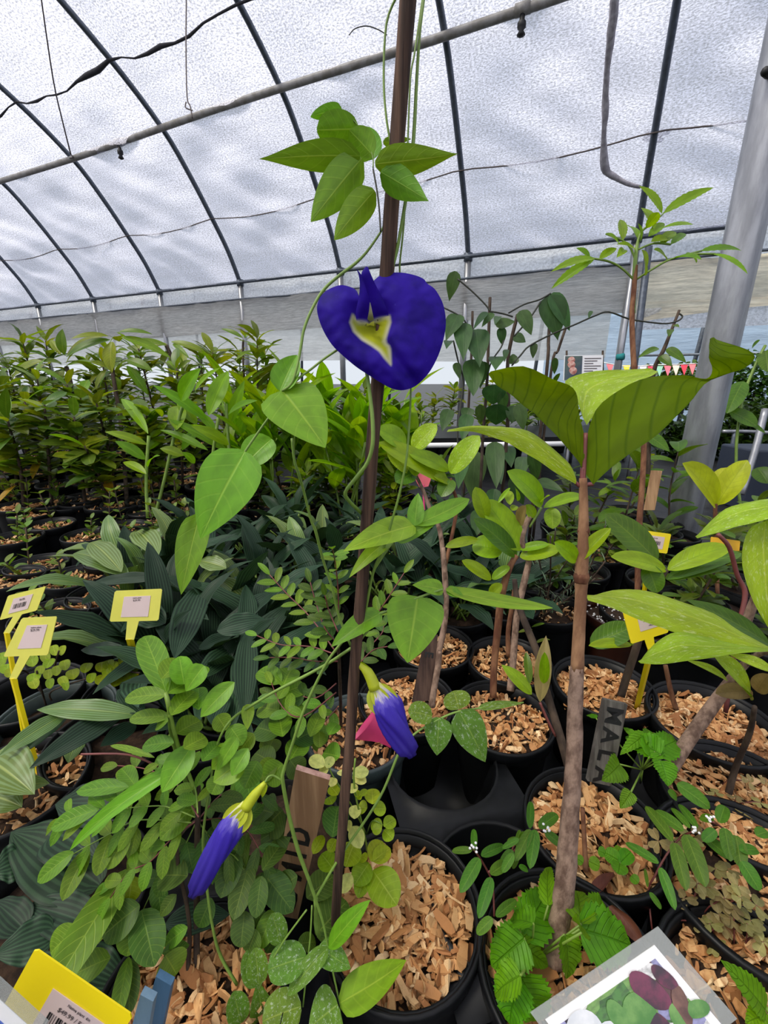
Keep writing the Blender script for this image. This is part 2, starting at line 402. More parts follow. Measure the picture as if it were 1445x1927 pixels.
# hoops with their wall posts
ORD = ['far left end', 'leftmost in view', 'second from left', 'third from left', 'fourth from left', 'fifth from left, above the blue flower', 'sixth from left, beside the stake', 'right of centre with a black clamp on it', 'behind the galvanised column', 'at the right edge']
for k in range(-2, 9):
    lab = {-2: 'dark steel roof hoop beyond the left edge', -1: 'dark steel roof hoop just past the left edge', 0: 'dark steel roof hoop nearest the left edge, low in the corner', 1: 'dark steel roof hoop second from the left edge',
           2: 'dark steel roof hoop crossing the left ends of both pipes', 3: 'dark steel roof hoop reaching the top edge near the left corner', 4: 'dark steel roof hoop coming down left of the blue flower',
           5: 'dark steel roof hoop coming down right of the wooden stake', 6: 'dark steel roof hoop with a black clamp on it', 7: 'dark steel roof hoop beyond the galvanised column', 8: 'dark steel roof hoop past the right edge'}[k]
    T = thing('greenhouse_hoop', W(k, 3.252, 0), lab, 'roof hoop', 'roof hoops')
    tube('arch_pipe', T, [WH(k, d, H) for d, H in prof], 0.026, M_HOOP, 8, 1)
    tube('post', T, [W(k, 3.252, 0), W(k, 3.252, 1.0), WH(k, 3.252, .77)], 0.034, M_GALV, 8, 1)
    tube('post', T, [W(k, -2.252, 0), W(k, -2.252, 1.0), WH(k, -2.252, .77)], 0.034, M_GALV, 8, 1)
    tube('clamp', T, [WH(k, 3.252, .74), WH(k, 3.252, .79)], 0.045, M_HOOP, 8, 1)
tag(tube('eave_purlin', None, [WH(k, 3.235, .767) for k in range(K0, K1 + 1)], 0.020, M_HOOP, 8, 1), 'straight steel purlin pipe along the eave where the posts end', 'pipe')
# the pipe with sprinklers under the roof
T = thing('irrigation_pipe', WH(3, 2.585, 1.585), 'grey irrigation pipe running under the roof with small black sprinklers', 'pipe')
tube('pipe', T, [WH(k, 2.585, 1.585 + .006 * math.sin(k * 2.2)) for k in [K0 + .2 + i * .4866 for i in range(31)]], 0.030, M_PIPE, 8, 1)
for (sx, sy) in ((224, 268), (985, 20)):
    best = min([K0 + i * .01 for i in range(1500)], key=lambda k: abs((lambda p: 722.5 + F * (p - EYE).dot(RT) / depth(p))(WH(k, 2.585, 1.585)) - sx) if depth(WH(k, 2.585, 1.585)) > .2 else 9e9)
    c = WH(best, 2.585, 1.585)
    s = tube('sprinkler', T, [c, c + Vector((0, 0, -.06)), c + Vector((0, 0, -.075)), c + Vector((0, 0, -.1)), c + Vector((0, 0, -.115)), c + Vector((0, 0, -.14)), c + Vector((0, 0, -.15))], [.018, .018, .03, .03, .014, .03, .012], M_BLACKD, 8, 1)
    tube('collar', T, [c - TV * .05, c + TV * .05], 0.038, M_PIPE, 8, 1)
# twisted dark cloth line above it, seam wires on the film
rp = []
for i in range(121):
    k = K0 + .2 + 13 * i / 120; ph = k - math.floor(k)
    rp.append(WH(k, 2.27, 1.795 - 0.05 * math.sin(math.pi * ph) + .010 * math.sin(i * 1.9)))
tag(tube('twisted_cloth_line', None, rp, [0.006 + 0.03 * abs(noise.noise(Vector((i * .83, 0, 0)))) for i in range(121)], M_ROPE, 8, 1), 'dark twisted cloth line sagging from hoop to hoop under the roof', 'rope')
sm = [WH(k, 2.985 - 0.0, 1.172 - 0.035 * math.sin(math.pi * (k - math.floor(k)))) for k in [K0 + .2 + i * .1216 for i in range(121)]]
tag(tube('seam_wire', None, sm, 0.006, M_WIRE, 5, 1), 'thin wire slung across the hoops halfway up the roof film', 'wire')
def roofZ(x, y, gap=.12):
    r = ray(x, y); Z = .5
    while Z < 12:
        q = EYE + r * Z; d = q.dot(NV) / D; H = (q.z - .72) / D
        for i in range(len(prof) - 1):
            (d0, H0), (d1, H1) = prof[i], prof[i + 1]
            if min(d0, d1) <= d <= max(d0, d1) and H > H0 + (H1 - H0) * (d - d0) / (d1 - d0 + 1e-9): return Z - gap / r.length
        if d > 3.25: return Z
        Z += .02
    return Z
# two long hanger wires
for (a, b, lab) in ((((75, -20, roofZ(75, 0, .3)), (100, 150, roofZ(100, 150, .3)), (118, 230, roofZ(118, 230, .25)), (133, 290, roofZ(133, 290, .15))), 0, 'thin hanging wire near the left corner reaching down to the irrigation pipe'),
                    (((351, -20, 3.2), (350, 80, 3.2), (352, 180, 3.2), (358, 200, 3.2), (362, 222, 3.2)), 1, 'thin hanging wire with a hooked end left of centre')):
    T = thing('hanger_wire', P(*a[0]), lab, 'wire')
    vine('wire', T, a, 2.6, M_WIRE, 5)
    x, y, Z = a[-1]
    vine('hook', T, ((x - 12, y - 30, Z), (x - 13, y - 20, Z), (x - 6, y - 16, Z), (x, y - 14, Z)) if b else ((x, y, Z), (x + 4, y + 6, Z), (x - 2, y + 8, Z)), 2.4, M_WIRE, 5)
# hooks under the purlin
for i, (x, y) in enumerate(((57, 575), (267, 552), (657, 512))):
    Z = [8.3, 7.2, 5.6][i]
    T = thing('hanging_hook', P(x, y, Z), ['rusty hook hanging from the eave pipe at the far left', 'rusty hook hanging from the eave pipe above the sapling tops', 'rusty hook hanging from the eave pipe beside the blue flower'][i], 'hook', 'hooks under the eave pipe')
    vine('hook', T, ((x, y - 2, Z), (x + 3, y + 9, Z), (x + 3, y + 20, Z), (x, y + 22, Z), (x - 1, y + 12, Z)), 2.6, M_HOOK, 5)
# the black clamp on the hoop
pc = P(1228, 254, 4.45)
T = thing('spring_clamp', pc, 'black spring clamp gripping the roof hoop at upper right', 'clamp')
tube('jaw', T, ((1214, 254, 4.4), (1228, 258, 4.4), (1240, 258, 4.4)), 0.045, M_BLACKD, 8, 2)
tube('handle', T, ((1232, 254, 4.4), (1246, 250, 4.4), (1259, 248, 4.4)), [.025, .03, .022], M_BLACKD, 6, 2)
tube('handle', T, ((1232, 260, 4.4), (1242, 264, 4.4), (1246, 262, 4.4)), [.025, .022, .015], M_BLACKD, 6, 2)
# torn strip hanging from the roof near that hoop
ts = [(x, y, roofZ(x, y, .22)) for x, y in ((1158, -20), (1150, 60), (1142, 130), (1140, 200), (1136, 260), (1138, 315), (1150, 330), (1180, 345), (1205, 352))]
tag(tube('film_seam', None, ts, [.022, .026, .018, .024, .02, .03, .02, .016, .012], simple('grey seam tape', srgb(176, 172, 180), .8, 0, 30, .4, .3), 6, 3, 0.5), 'grey torn film seam hanging between stake and clamped hoop', 'film seam')

# the galvanised column at the right, its base in the ground
T = thing('galvanised_column', PH(1263, 1090, 0.0) * 1.0, 'thick galvanised steel column rising past the right edge', 'column')
cb = P(1330, 770, 1.62); cb = Vector((cb.x, cb.y, 0)); T.location = cb
vs, fs, uv = [], [], []
for i, z in enumerate([0, .4, .8, 1.2, 1.6, 2.0, 3.2]):
    for j in range(40):
        a = 2 * math.pi * j / 40; r = .056 * (1 + 0.05 * math.cos(4 * a + .6) + 0.012 * math.cos(12 * a))
        vs.append((r * math.cos(a), r * math.sin(a), z)); uv.append((j / 40, z))
for i in range(6):
    for j in range(40):
        a, b = i * 40 + j, i * 40 + (j + 1) % 40; fs.append((a, b, b + 40, a + 40))
obj('column_tube', mesh('column_tube', vs, fs, uv), M_GALV, T)
bz = P(1418, 215, 1.5); tube('bolt', T, (Vector((cb.x - .05, cb.y - .03, bz.z)), Vector((cb.x - .075, cb.y - .045, bz.z)), Vector((cb.x - .08, cb.y - .05, bz.z))), [.012, .012, .008], M_BLACKD, 8, 1)
# second pair of slim posts that stand together by the curtain's right end
T = thing('post_pair', W(6.02, 3.15, 0), 'pair of slim metal posts standing at the right end of the grey curtain', 'post')
tube('post', T, (W(6.0, 3.12, 0), W(6.0, 3.12, 1.75)), .028, M_GALV, 8, 1)
tube('post', T, (W(6.1, 3.08, 0), W(6.06, 3.12, 1.75)), .03, M_HOOP, 8, 1)
tube('tie', T, (W(5.985, 3.115, .88), W(6.02, 3.1, .885)), .03, simple('teal twine', srgb(40, 140, 140), .8), 8, 1)

# the neighbouring house beyond the side wall
tag(wallpatch('wall_neighbour', 5.3, K1 + 6, 0.0, 2.6, M_BLUE, dd=5.6, nu=40, nv=8, amp=.03), kind='structure')
for i, k in enumerate([-2, 0, 2, 3.4, 5.2, 6.7, 7.6, 9.2]):
    tag(tube('neighbour_post', None, (W(k, 5.45, 0), W(k + .1, 5.45, 2.6)), .03, M_HOOP, 6, 1), 'slim dark post of the neighbouring greenhouse seen past the side wall', 'post', 'posts of the neighbouring house')
tag(tube('neighbour_rail', None, (W(6.2, 5.4, 1.02), W(12, 5.4, 1.02)), .02, M_HOOP, 6, 1), 'low dark rail of the neighbouring greenhouse above the hedge', 'rail')
tag(tube('neighbour_beam', None, (W(6.2, 5.4, 1.75), W(12, 5.4, 1.62)), .018, M_HOOK, 6, 1), 'thin reddish pipe across the pale blue film', 'pipe')
# ------------------------------------------------------------------ plant and pot materials
LM = {}
LM['pea'] = leaf_mat('butterfly pea leaf', srgb(104, 158, 44), srgb(150, 190, 95), 6, .14, .5, .2, .42, .14, speck=0)
LM['pea_speck'] = leaf_mat('residue specked pea leaf', srgb(96, 142, 62), srgb(150, 185, 120), 6, .14, .5, .35, .5, .1, speck=9, speck_col=srgb(205, 220, 195))
LM['big'] = leaf_mat('large sapling leaf', srgb(88, 122, 4), srgb(56, 88, 2), 11, .65, .5, .5, .6, .06, .008, spec=.12, spots=5, vw=.12)
LM['big_top'] = leaf_mat('water marked sapling leaf', srgb(146, 190, 48), srgb(170, 202, 92), 10, .2, .6, .36, .34, .1, .01, speck=14, speck_col=srgb(206, 222, 150))
LM['sap'] = leaf_mat('bright young sapling leaf', srgb(126, 172, 34), srgb(92, 142, 22), 10, .4, .6, .4, .33, .16, .015)
LM['sap_dark'] = leaf_mat('mature sapling leaf', srgb(70, 112, 30), srgb(104, 140, 60), 10, .35, .6, .32, .33, .16, .015)
LM['striped'] = leaf_mat('silver striped dark leaf', srgb(30, 52, 34), srgb(56, 82, 58), 4, .0, .4, .16, .5, .3, .015, stripes=4.5, stripe_col=srgb(52, 80, 54), spec=.22, bumpk=.3, warm=False)
LM['striped_lt'] = leaf_mat('pale striped leaf', srgb(84, 118, 66), srgb(150, 176, 120), 4, .0, .5, .25, .4, .15, .015, stripes=4.5, stripe_col=srgb(120, 150, 96), spec=.4)
LM['mango'] = leaf_mat('olive sapling leaf', srgb(100, 134, 32), srgb(140, 164, 76), 12, .35, .7, .4, .38, .34, .035, patch=srgb(126, 138, 34))
LM['mango_dk'] = leaf_mat('dark olive sapling leaf', srgb(72, 104, 40), srgb(108, 134, 72), 12, .3, .6, .32, .36, .32, .03)
LM['old'] = leaf_mat('yellowing leaf', srgb(186, 156, 30), srgb(150, 118, 40), 10, .4, .6, .4, .5, .25, .03, warm=False)
LM['ginger'] = leaf_mat('fresh ginger leaf', srgb(112, 164, 26), srgb(140, 186, 60), 20, .2, .7, .45, .38, .22, .02)
LM['myrtle'] = leaf_mat('small oval seedling leaf', srgb(92, 128, 56), srgb(128, 158, 92), 7, .3, .6, .35, .4, .26, .025)
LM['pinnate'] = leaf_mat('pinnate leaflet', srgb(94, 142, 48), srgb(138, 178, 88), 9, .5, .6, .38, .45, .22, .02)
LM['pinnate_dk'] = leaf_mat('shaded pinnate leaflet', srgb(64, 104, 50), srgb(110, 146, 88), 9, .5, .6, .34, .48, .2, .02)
LM['pale'] = leaf_mat('cream variegated leaflet', srgb(222, 224, 130), srgb(170, 190, 80), 6, .4, .6, .4, .5, .14, .015, tcol=(1.2, 1.15, .7, 1), warm=False)
LM['lime'] = leaf_mat('lime leaflet', srgb(150, 178, 20), srgb(190, 206, 80), 6, .3, .6, .42, .45, .18, .02, warm=False)
LM['yellow'] = leaf_mat('young yellow leaf', srgb(188, 198, 36), srgb(150, 164, 30), 8, .4, .6, .4, .4, .1, .01, warm=False)
LM['pepper'] = leaf_mat('dark heart vine leaf', srgb(66, 100, 50), srgb(84, 114, 66), 4, .2, .5, .35, .42, .25, .025, slope=1.6, warm=False)
LM['nettle'] = leaf_mat('coarse toothed leaf', srgb(90, 154, 16), srgb(66, 122, 14), 9, .6, .7, .36, .5, .2, .02, bumpk=.8)
LM['weed'] = leaf_mat('narrow weed leaf', srgb(70, 122, 40), srgb(112, 158, 80), 8, .3, .7, .38, .5, .18, .02)
LM['oxalis'] = leaf_mat('bronze clover leaf', srgb(152, 142, 88), srgb(176, 164, 116), 5, .2, .5, .35, .55, .28, .03, warm=False)
LM['herb'] = leaf_mat('grey green needle leaf', srgb(96, 116, 88), srgb(130, 146, 120), 4, 0, .4, .2, .5, .25, .02, warm=False)
LM['bush'] = leaf_mat('dark hedge leaf', srgb(44, 76, 34), srgb(80, 110, 60), 6, .2, .4, .3, .42, .4, .03)
LM['dead'] = leaf_mat('dry brown leaf', srgb(108, 66, 48), srgb(80, 46, 34), 8, .4, .5, .15, .6, .2, .02, warm=False)
LM['brownleaf'] = leaf_mat('brown backed young leaf', srgb(142, 122, 76), srgb(110, 92, 56), 8, .3, .5, .3, .5, .15, .02, warm=False)
def bark(name, c, c2, sc=60, st=(1, 1, .25), b=.6): return simple(name, c, .8, 0, sc, .4, b, .25, c2, st)
M_BARK = bark('grey brown bark', srgb(158, 132, 114), srgb(100, 78, 66), 90, (1, 1, .5), 1.0)
M_BARKR = bark('reddish bark', srgb(138, 98, 70), srgb(92, 56, 40), 60)
M_TWIG = bark('dark twig', srgb(84, 70, 58), srgb(52, 42, 36), 60)
M_STEM = simple('green stem', srgb(118, 148, 54), .5, 0, 30, .25, rand=.12)
M_VINE = simple('pea vine', srgb(124, 156, 66), .5, 0, 60, .2)
M_REDSTEM = simple('reddish petiole', srgb(122, 64, 60), .5, 0, 30, .3)
M_DSTEM = simple('dark vine stem', srgb(46, 48, 36), .6, 0, 30, .3)
M_STAKE = bark('weathered wooden stake', srgb(112, 86, 70), srgb(54, 40, 34), 120, (1, 1, .035), 1.0)
M_SOIL = simple('dark potting soil', srgb(40, 30, 24), .95, 0, 90, .5, 1.0, .2, srgb(64, 48, 36))
M_BPOT = simple('brown glossy pot', srgb(60, 32, 22), .3, 0, 10, .4)
M_GPOT = simple('grey green pot', srgb(62, 74, 74), .5, 0, 20, .2)
def chipmat(name, per_obj):
    k = NT(name)
    r = k.new('ShaderNodeObjectInfo').outputs['Random'] if per_obj else k.new('ShaderNodeNewGeometry').outputs['Random Per Island']
    cr = k.new('ShaderNodeValToRGB'); k.link(r, cr.inputs[0])
    e = cr.color_ramp.elements
    e[0].position = 0; e[0].color = srgb(158, 106, 66); e[1].position = 1; e[1].color = srgb(242, 212, 164)
    for p, c in ((.2, (178, 124, 76)), (.45, (206, 156, 102)), (.75, (216, 172, 118))):
        q = e.new(p); q.color = srgb(*c)
    tc = k.new('ShaderNodeTexCoord').outputs['Object']; nz = k.noise(220, k.mapping(tc, (1, .25, 1)), 3)
    k.link(k.mix(k.rng(nz, .4, .75), cr.outputs[0], srgb(156, 104, 62)), k.p.inputs['Base Color'])
    k.p.inputs['Roughness'].default_value = .7; k.p.inputs['Specular IOR Level'].default_value = .25; k.bump(nz, .3, .001); return k.m
M_CHIP = chipmat('wood chips', False); M_CHIP1 = chipmat('single wood chip', True)

# ------------------------------------------------------------------ pots
def chip_geo(L, Wd, seed):
    r = random.Random(seed); vs, fs = [], []; n = 4; c = r.uniform(-.9, 1.1); th = .07
    for s in (0, 1):
        for i in range(n + 1):
            t = i / n - .5; z = -c * t * t * .5 + (th if s else 0)
            w0, w1 = (1 + r.uniform(-.25, .2)) * (.55 if i in (0, n) else 1), (1 + r.uniform(-.25, .2)) * (.7 if i in (0, n) else 1)
            vs += [(-Wd / 2 * w0, t * L, z * L), (Wd / 2 * w1, t * L + r.uniform(-.06, .06) * L, z * L + r.uniform(-.03, .03) * L)]
    m = 2 * (n + 1)
    for i in range(n):
        a = i * 2; fs += [(a, a + 2, a + 3, a + 1), (m + a, m + a + 1, m + a + 3, m + a + 2), (a, m + a, m + a + 2, a + 2), (a + 1, a + 3, m + a + 3, m + a + 1)]
    fs += [(0, 1, m + 1, m), (m - 2, 2 * m - 2, 2 * m - 1, m - 1)]
    return vs, fs
CHIPS = []
for i in range(10):
    v, f = chip_geo(1, ru(.2, .5), i); me = mesh('wood_chip', v, f, None, False); me.materials.append(M_CHIP1); CHIPS.append(me)
def mound(x, y, R): return .006 * (1 - (x * x + y * y) / (R * R)) + .004 * noise.noise(Vector((x * 40, y * 40, R * 100)))
def chip_stuff(R, n, z, Ls, name='wood_chip_mulch'):
    vs, fs = [], []
    for i in range(n):
        a, r = rnd() * 6.283, R * math.sqrt(rnd()); L = ru(*Ls); v, f = chip_geo(L, L * ru(.18, .5), rnd())
        x, y = r * math.cos(a), r * math.sin(a)
        M = Matrix.Translation((x, y, z + mound(x, y, R) + ru(-.002, .009))) @ Matrix.Rotation(rnd() * 6.283, 4, 'Z') @ Matrix.Rotation(random.gauss(0, .5), 4, 'X') @ Matrix.Rotation(random.gauss(0, .7), 4, 'Y')
        o = len(vs); vs += [M @ Vector(q) for q in v]; fs += [tuple(o + j for j in g) for g in f]
    return mesh(name, vs, fs, None, False)
POTS = {}
def pot_meshes(R, H, mat):
    key = (round(R, 3), H, mat.name)
    if key not in POTS:
        b = R * .8
        v, f, u = lathe([(0.001, .004), (b * .96, .004), (b, .0), (b, .008), (R * .935, H - .03), (R * .95, H - .026), (R * .97, H - .004), (R * .93, H - .004), (R * .91, H - .03), (b * .94, .02), (.001, .02)], 40)
        me = mesh('pot', v, f, u); me.materials.append(mat)
        v, f, u = lathe([(R * .962, H - .027), (R * 1.0, H - .026), (R * 1.025, H - .012), (R * 1.03, H - .003), (R * 1.01, H + .001), (R * .975, H), (R * .96, H - .008), (R * .94, H - .02)], 40)
        m2 = mesh('rim', v, f, u); m2.materials.append(mat); POTS[key] = (me, m2)
    return POTS[key]
def add_pot(T, R=.083, H=.17, mulch='chips', n=160, Ls=(.012, .028), mat=None, singles=0, level=None, c=None):
    mat = mat or M_BLACK; O = origin(T); off = Matrix.Translation((c if c is not None else O) - O)
    a, b = pot_meshes(R, H, mat); p = obj('pot', a, None, T, off); obj('rim', b, None, p)
    z = level if level is not None else H - .026
    r2 = R * .925
    vs, fs = [(0, 0, z + .004)], []
    for ring in (.5, 1):
        for j in range(20):
            x, y = r2 * ring * math.cos(j * .31416), r2 * ring * math.sin(j * .31416); vs.append((x, y, z + (mound(x, y, R) if ring < 1 else -.004)))
    fs = [(0, 1 + j, 1 + (j + 1) % 20) for j in range(20)] + [(1 + j, 21 + j, 21 + (j + 1) % 20, 1 + (j + 1) % 20) for j in range(20)]
    obj('soil', mesh('soil', vs, fs, None), M_SOIL, T, off)
    if mulch == 'chips':
        tag(obj('wood_chip_mulch', chip_stuff(r2 * .97, int(n * 1.7), z, (Ls[0] * .75, Ls[1] * .8)), M_CHIP, T, off), kind='stuff')
    for i in range(singles):
        a2, r = rnd() * 6.283, r2 * .93 * math.sqrt(rnd()); x, y = r * math.cos(a2), r * math.sin(a2); L = ru(.012, .031)
        M = off @ Matrix.Translation((x, y, z + mound(x, y, R) + ru(.005, .011))) @ Matrix.Rotation(rnd() * 6.283, 4, 'Z') @ Matrix.Rotation(random.gauss(0, .42), 4, 'X') @ Matrix.Rotation(random.gauss(0, .6), 4, 'Y') @ Matrix.Diagonal((L, L, L, 1))
        obj('wood_chip', random.choice(CHIPS), None, T, M)
    return p
def base_at(x, y, h=.17):
    p = PH(x, y, h); return Vector((p.x, p.y, 0))

# ------------------------------------------------------------------ plain builders for the repeats
def sapling(name, loc, label, group, H, key, nleaf, L, stem=M_TWIG, r=.006, start=.35, pot=None, whorl=.25, lean=.06, cat='potted plant', droop=.1, extra=None, wide=1.0):
    T = thing(name, loc, label, cat, group)
    if pot is not None: add_pot(T, **pot)
    a = rnd() * 6.283; top = Vector((loc.x + lean * math.cos(a), loc.y + lean * math.sin(a), H)); mid = (Vector((loc.x, loc.y, .13)) + top) / 2 + Vector((ru(-.02, .02), ru(-.02, .02), 0))
    b0 = Vector((loc.x, loc.y, .13)); tube('stem', T, [b0, mid, top], [r, r * .8, r * .45], stem, 6, 3)
    ph = rnd() * 6.283
    for i in range(nleaf):
        f = start + (1 - start) * (i / max(1, nleaf - 1)) ** (1 - whorl); p = b0 * (1 - f) ** 2 + mid * 2 * f * (1 - f) + top * f * f if False else (b0.lerp(mid, f * 2) if f < .5 else mid.lerp(top, f * 2 - 1))
        an = ph + i * 2.4 + ru(-.3, .3); el = ru(-.25, .75) + (.5 if i > nleaf - 3 else 0) - droop
        d = Vector((math.cos(an) * math.cos(el), math.sin(an) * math.cos(el), math.sin(el)))
        kk = key if not extra or rnd() > extra[1] else extra[0]
        put_leaf(T, kk, p + d * .006, d, L * ru(.7, 1.15), Vector((ru(-.3, .3), ru(-.3, .3), 1)), wide=wide)
    return T
for kx, mx, ra, sh, kw in (('mango', 'mango', .27, 'lance', dict(bend=.7, fold=.25, ripple=.05, nl=8, nw=4)), ('mango_dk', 'mango_dk', .27, 'lance', dict(bend=.7, fold=.25, ripple=.05, nl=8, nw=4)),
                           ('oval', 'mango', .42, 'ellip', dict(bend=.4, fold=.2, nl=7, nw=4)), ('oval_dk', 'mango_dk', .42, 'ellip', dict(bend=.4, fold=.2, nl=7, nw=4)), ('old', 'old', .36, 'lance', dict(bend=.8, fold=.3, nl=7, nw=4)),
                           ('ginger', 'ginger', .22, 'lance', dict(bend=.6, fold=.3, nl=9, nw=4)), ('myrtle', 'myrtle', .5, 'ellip', dict(bend=.3, fold=.25, nl=6, nw=4)),
                           ('striped', 'striped', .26, 'lance', dict(bend=1.0, fold=.22, ripple=.06, nrip=3, pleat=2.5, nl=12, nw=8)), ('striped_lt', 'striped_lt', .27, 'lance', dict(bend=1.0, fold=.22, ripple=.06, nrip=3, pleat=2.5, nl=12, nw=8)),
                           ('pin', 'pinnate', .37, 'ellip', dict(bend=.4, fold=.2, nl=6, nw=4)), ('pin_dk', 'pinnate_dk', .37, 'ellip', dict(bend=.4, fold=.2, nl=6, nw=4)), ('pale', 'pale', .5, 'ellip', dict(bend=.3, fold=.2, nl=6, nw=4)), ('lime', 'lime', .6, 'ellip', dict(bend=.3, fold=.2, nl=6, nw=4)),
                           ('pepper', 'pepper', .58, 'ovate', dict(bend=.5, fold=.2, nl=8, nw=4, hook=.4)), ('nettle', 'nettle', .8, 'cord', dict(bend=.4, fold=.12, ripple=.03, teeth=1, nl=16, nw=6)), ('weed', 'weed', .32, 'oblong', dict(bend=.4, fold=.2, nl=7, nw=4)),
                           ('sap', 'sap', .4, 'ellip', dict(bend=.6, fold=.35, nl=9, nw=6)), ('sap_dk', 'sap_dark', .4, 'ellip', dict(bend=.6, fold=.3, nl=9, nw=6)), ('herb', 'herb', .14, 'strap', dict(bend=.3, fold=.3, nl=3, nw=2)), ('bush', 'bush', .5, 'ellip', dict(bend=.4, fold=.3, nl=4, nw=2)), ('pea', 'pea', .6, 'ovate', dict(bend=.5, fold=.2, nl=8, nw=6))):
    bank(kx, LM[mx], ra, sh, 5, **kw)
def trefoil():
    vs, fs, uv = [], [], []
    for q in range(3):
        a0 = q * 2.094; n = 8; o = len(vs); vs.append(Vector((0, 0, 0))); uv.append((.5, 0))
        for i in range(n + 1):
            s = i / n * 2 - 1; r = (1 - .22 * math.exp(-(s * 5) ** 2)) * (1 - .55 * abs(s) ** 3); a = a0 + s * .8
            vs.append(Vector((r * math.cos(a), r * math.sin(a), -.12 * abs(s) - .05 * r))); uv.append((.5 + s * .5, r))
        for i in range(n): fs.append((o, o + 1 + i, o + 2 + i))
    me = mesh('trefoil', vs, fs, uv); me.materials.append(LM['oxalis']); return me
TREFOIL = trefoil()
def clovers(T, spots, rpx, h0=.13):
    O = origin(T)
    for (x, y, h) in spots:
        p = PH(x, y, h); g = Vector((p.x + ru(-.02, .02), p.y + ru(-.01, .03), h0))
        tube('stalk', T, [g, (g + p) / 2 + Vector((ru(-.01, .01), 0, .01)), p], .0008, M_REDSTEM, 4, 2)
        s = rpx * depth(p) / F; obj('leaf', TREFOIL, None, T, Matrix.Translation(p - O) @ Matrix.Rotation(ru(-.5, .5), 4, 'X') @ Matrix.Rotation(ru(-.5, .5), 4, 'Y') @ Matrix.Rotation(rnd() * 6, 4, 'Z') @ Matrix.Diagonal((s, s, s, 1)))

def ruled(T, A, B, mat, name='leaf', cup=.1, half=False, nw=6, sub=3, petiole=None):
    """a blade between two edge lines in space, cupped across"""
    A = smoothpath([V3(p) for p in A], sub); B = smoothpath([V3(p) for p in B], sub); O = origin(T); n = len(A); vs, fs, uv = [], [], []
    for i in range(n):
        d = B[i] - A[i]; t = A[min(i + 1, n - 1)] - A[max(i - 1, 0)]; nn = d.cross(t)
        nn = nn.normalized() if nn.length > 1e-9 else Vector((0, 0, 1))
        if nn.dot(EYE - A[i]) < 0: nn = -nn
        for j in range(nw + 1):
            u = j / nw; vs.append(A[i] + d * u - nn * (cup * d.length * 4 * u * (1 - u)) + nn * (.012 * d.length * math.sin(i * 1.3 + j)) - O); uv.append(((.5 + u * .5) if half else u, i / (n - 1)))
    for i in range(n - 1):
        for j in range(nw):
            k = i * (nw + 1) + j; fs.append((k, k + 1, k + nw + 2, k + nw + 1))
    return obj(name, mesh(name, vs, fs, uv), mat, T)

# writing as thin raised ink on a surface
def text_obj(name, T, txt, size, M, mat, parent=None, ext=.0002, bold=0.0):
    cu = bpy.data.curves.new(name, 'FONT'); cu.body = txt; cu.size = size; cu.extrude = ext; cu.align_x = 'CENTER'; cu.align_y = 'CENTER'; cu.resolution_u = 2; cu.offset = bold * size
    tmp = bpy.data.objects.new('tmp', cu); col.objects.link(tmp)
    dg = bpy.context.evaluated_depsgraph_get(); me = bpy.data.meshes.new_from_object(tmp.evaluated_get(dg)); bpy.data.objects.remove(tmp); bpy.data.curves.remove(cu)
    me.materials.clear(); return obj(name, me, mat, T, M)
M_INK = simple('black ink', srgb(14, 13, 14), .6)
M_INKG = simple('grey print', srgb(90, 80, 80), .6)
M_YEL = NT('yellow tag plastic'); M_YEL.p.inputs['Base Color'].default_value = srgb(246, 222, 18); M_YEL.p.inputs['Roughness'].default_value = .4; M_YEL = M_YEL.m
M_YELP = simple('faded yellow tag plastic', srgb(226, 222, 96), .4, 0, 20, .08)
M_ORG = simple('amber tag plastic', srgb(236, 178, 20), .4, 0, 10, .1)
M_PAPER = simple('pinkish price sticker', srgb(222, 200, 196), .6, 0, 10, .05)
M_WHITE = simple('white print', srgb(236, 236, 236), .5)
# ------------------------------------------------------------------ far things
def crop(x0, y0, s): return lambda x, y, *z: (x0 + x / s, y0 + y / s) + z
# bench with a white front pipe and the plants on it
T = thing('plant_bench', W(4.6, 2.0, 0), 'low black bench with a white front pipe behind the climbing vines', 'bench')
b0, b1 = P(770, 840, 2.95), P(1120, 836, 3.05); zt = .27
def bp(a, d): q = b0.lerp(b1, a); return Vector((q.x, q.y, 0)) + Vector((NV.x, NV.y, 0)) * d
tube('front_pipe', T, [bp(-.3, 0) + Vector((0, 0, zt)), bp(1.25, 0) + Vector((0, 0, zt))], .018, M_WHITE, 8, 1)
bm_ = [bp(-.3, .03), bp(1.25, .03), bp(1.25, .85), bp(-.3, .85)]; O = origin(T)
vs = [p + Vector((0, 0, zt - .01)) - O for p in bm_] + [p + Vector((0, 0, zt + .045)) - O for p in bm_]
obj('bench_top', mesh('bench_top', vs, [(0, 1, 2, 3)[::-1], (4, 5, 6, 7), (0, 1, 5, 4), (1, 2, 6, 5), (2, 3, 7, 6), (3, 0, 4, 7)], None, False), M_BLACK, T)
for a in (-.28, .3, .85, 1.22):
    for d in (.05, .8): tube('leg', T, [bp(a, d), bp(a, d) + Vector((0, 0, zt))], .014, M_GALV, 6, 1)
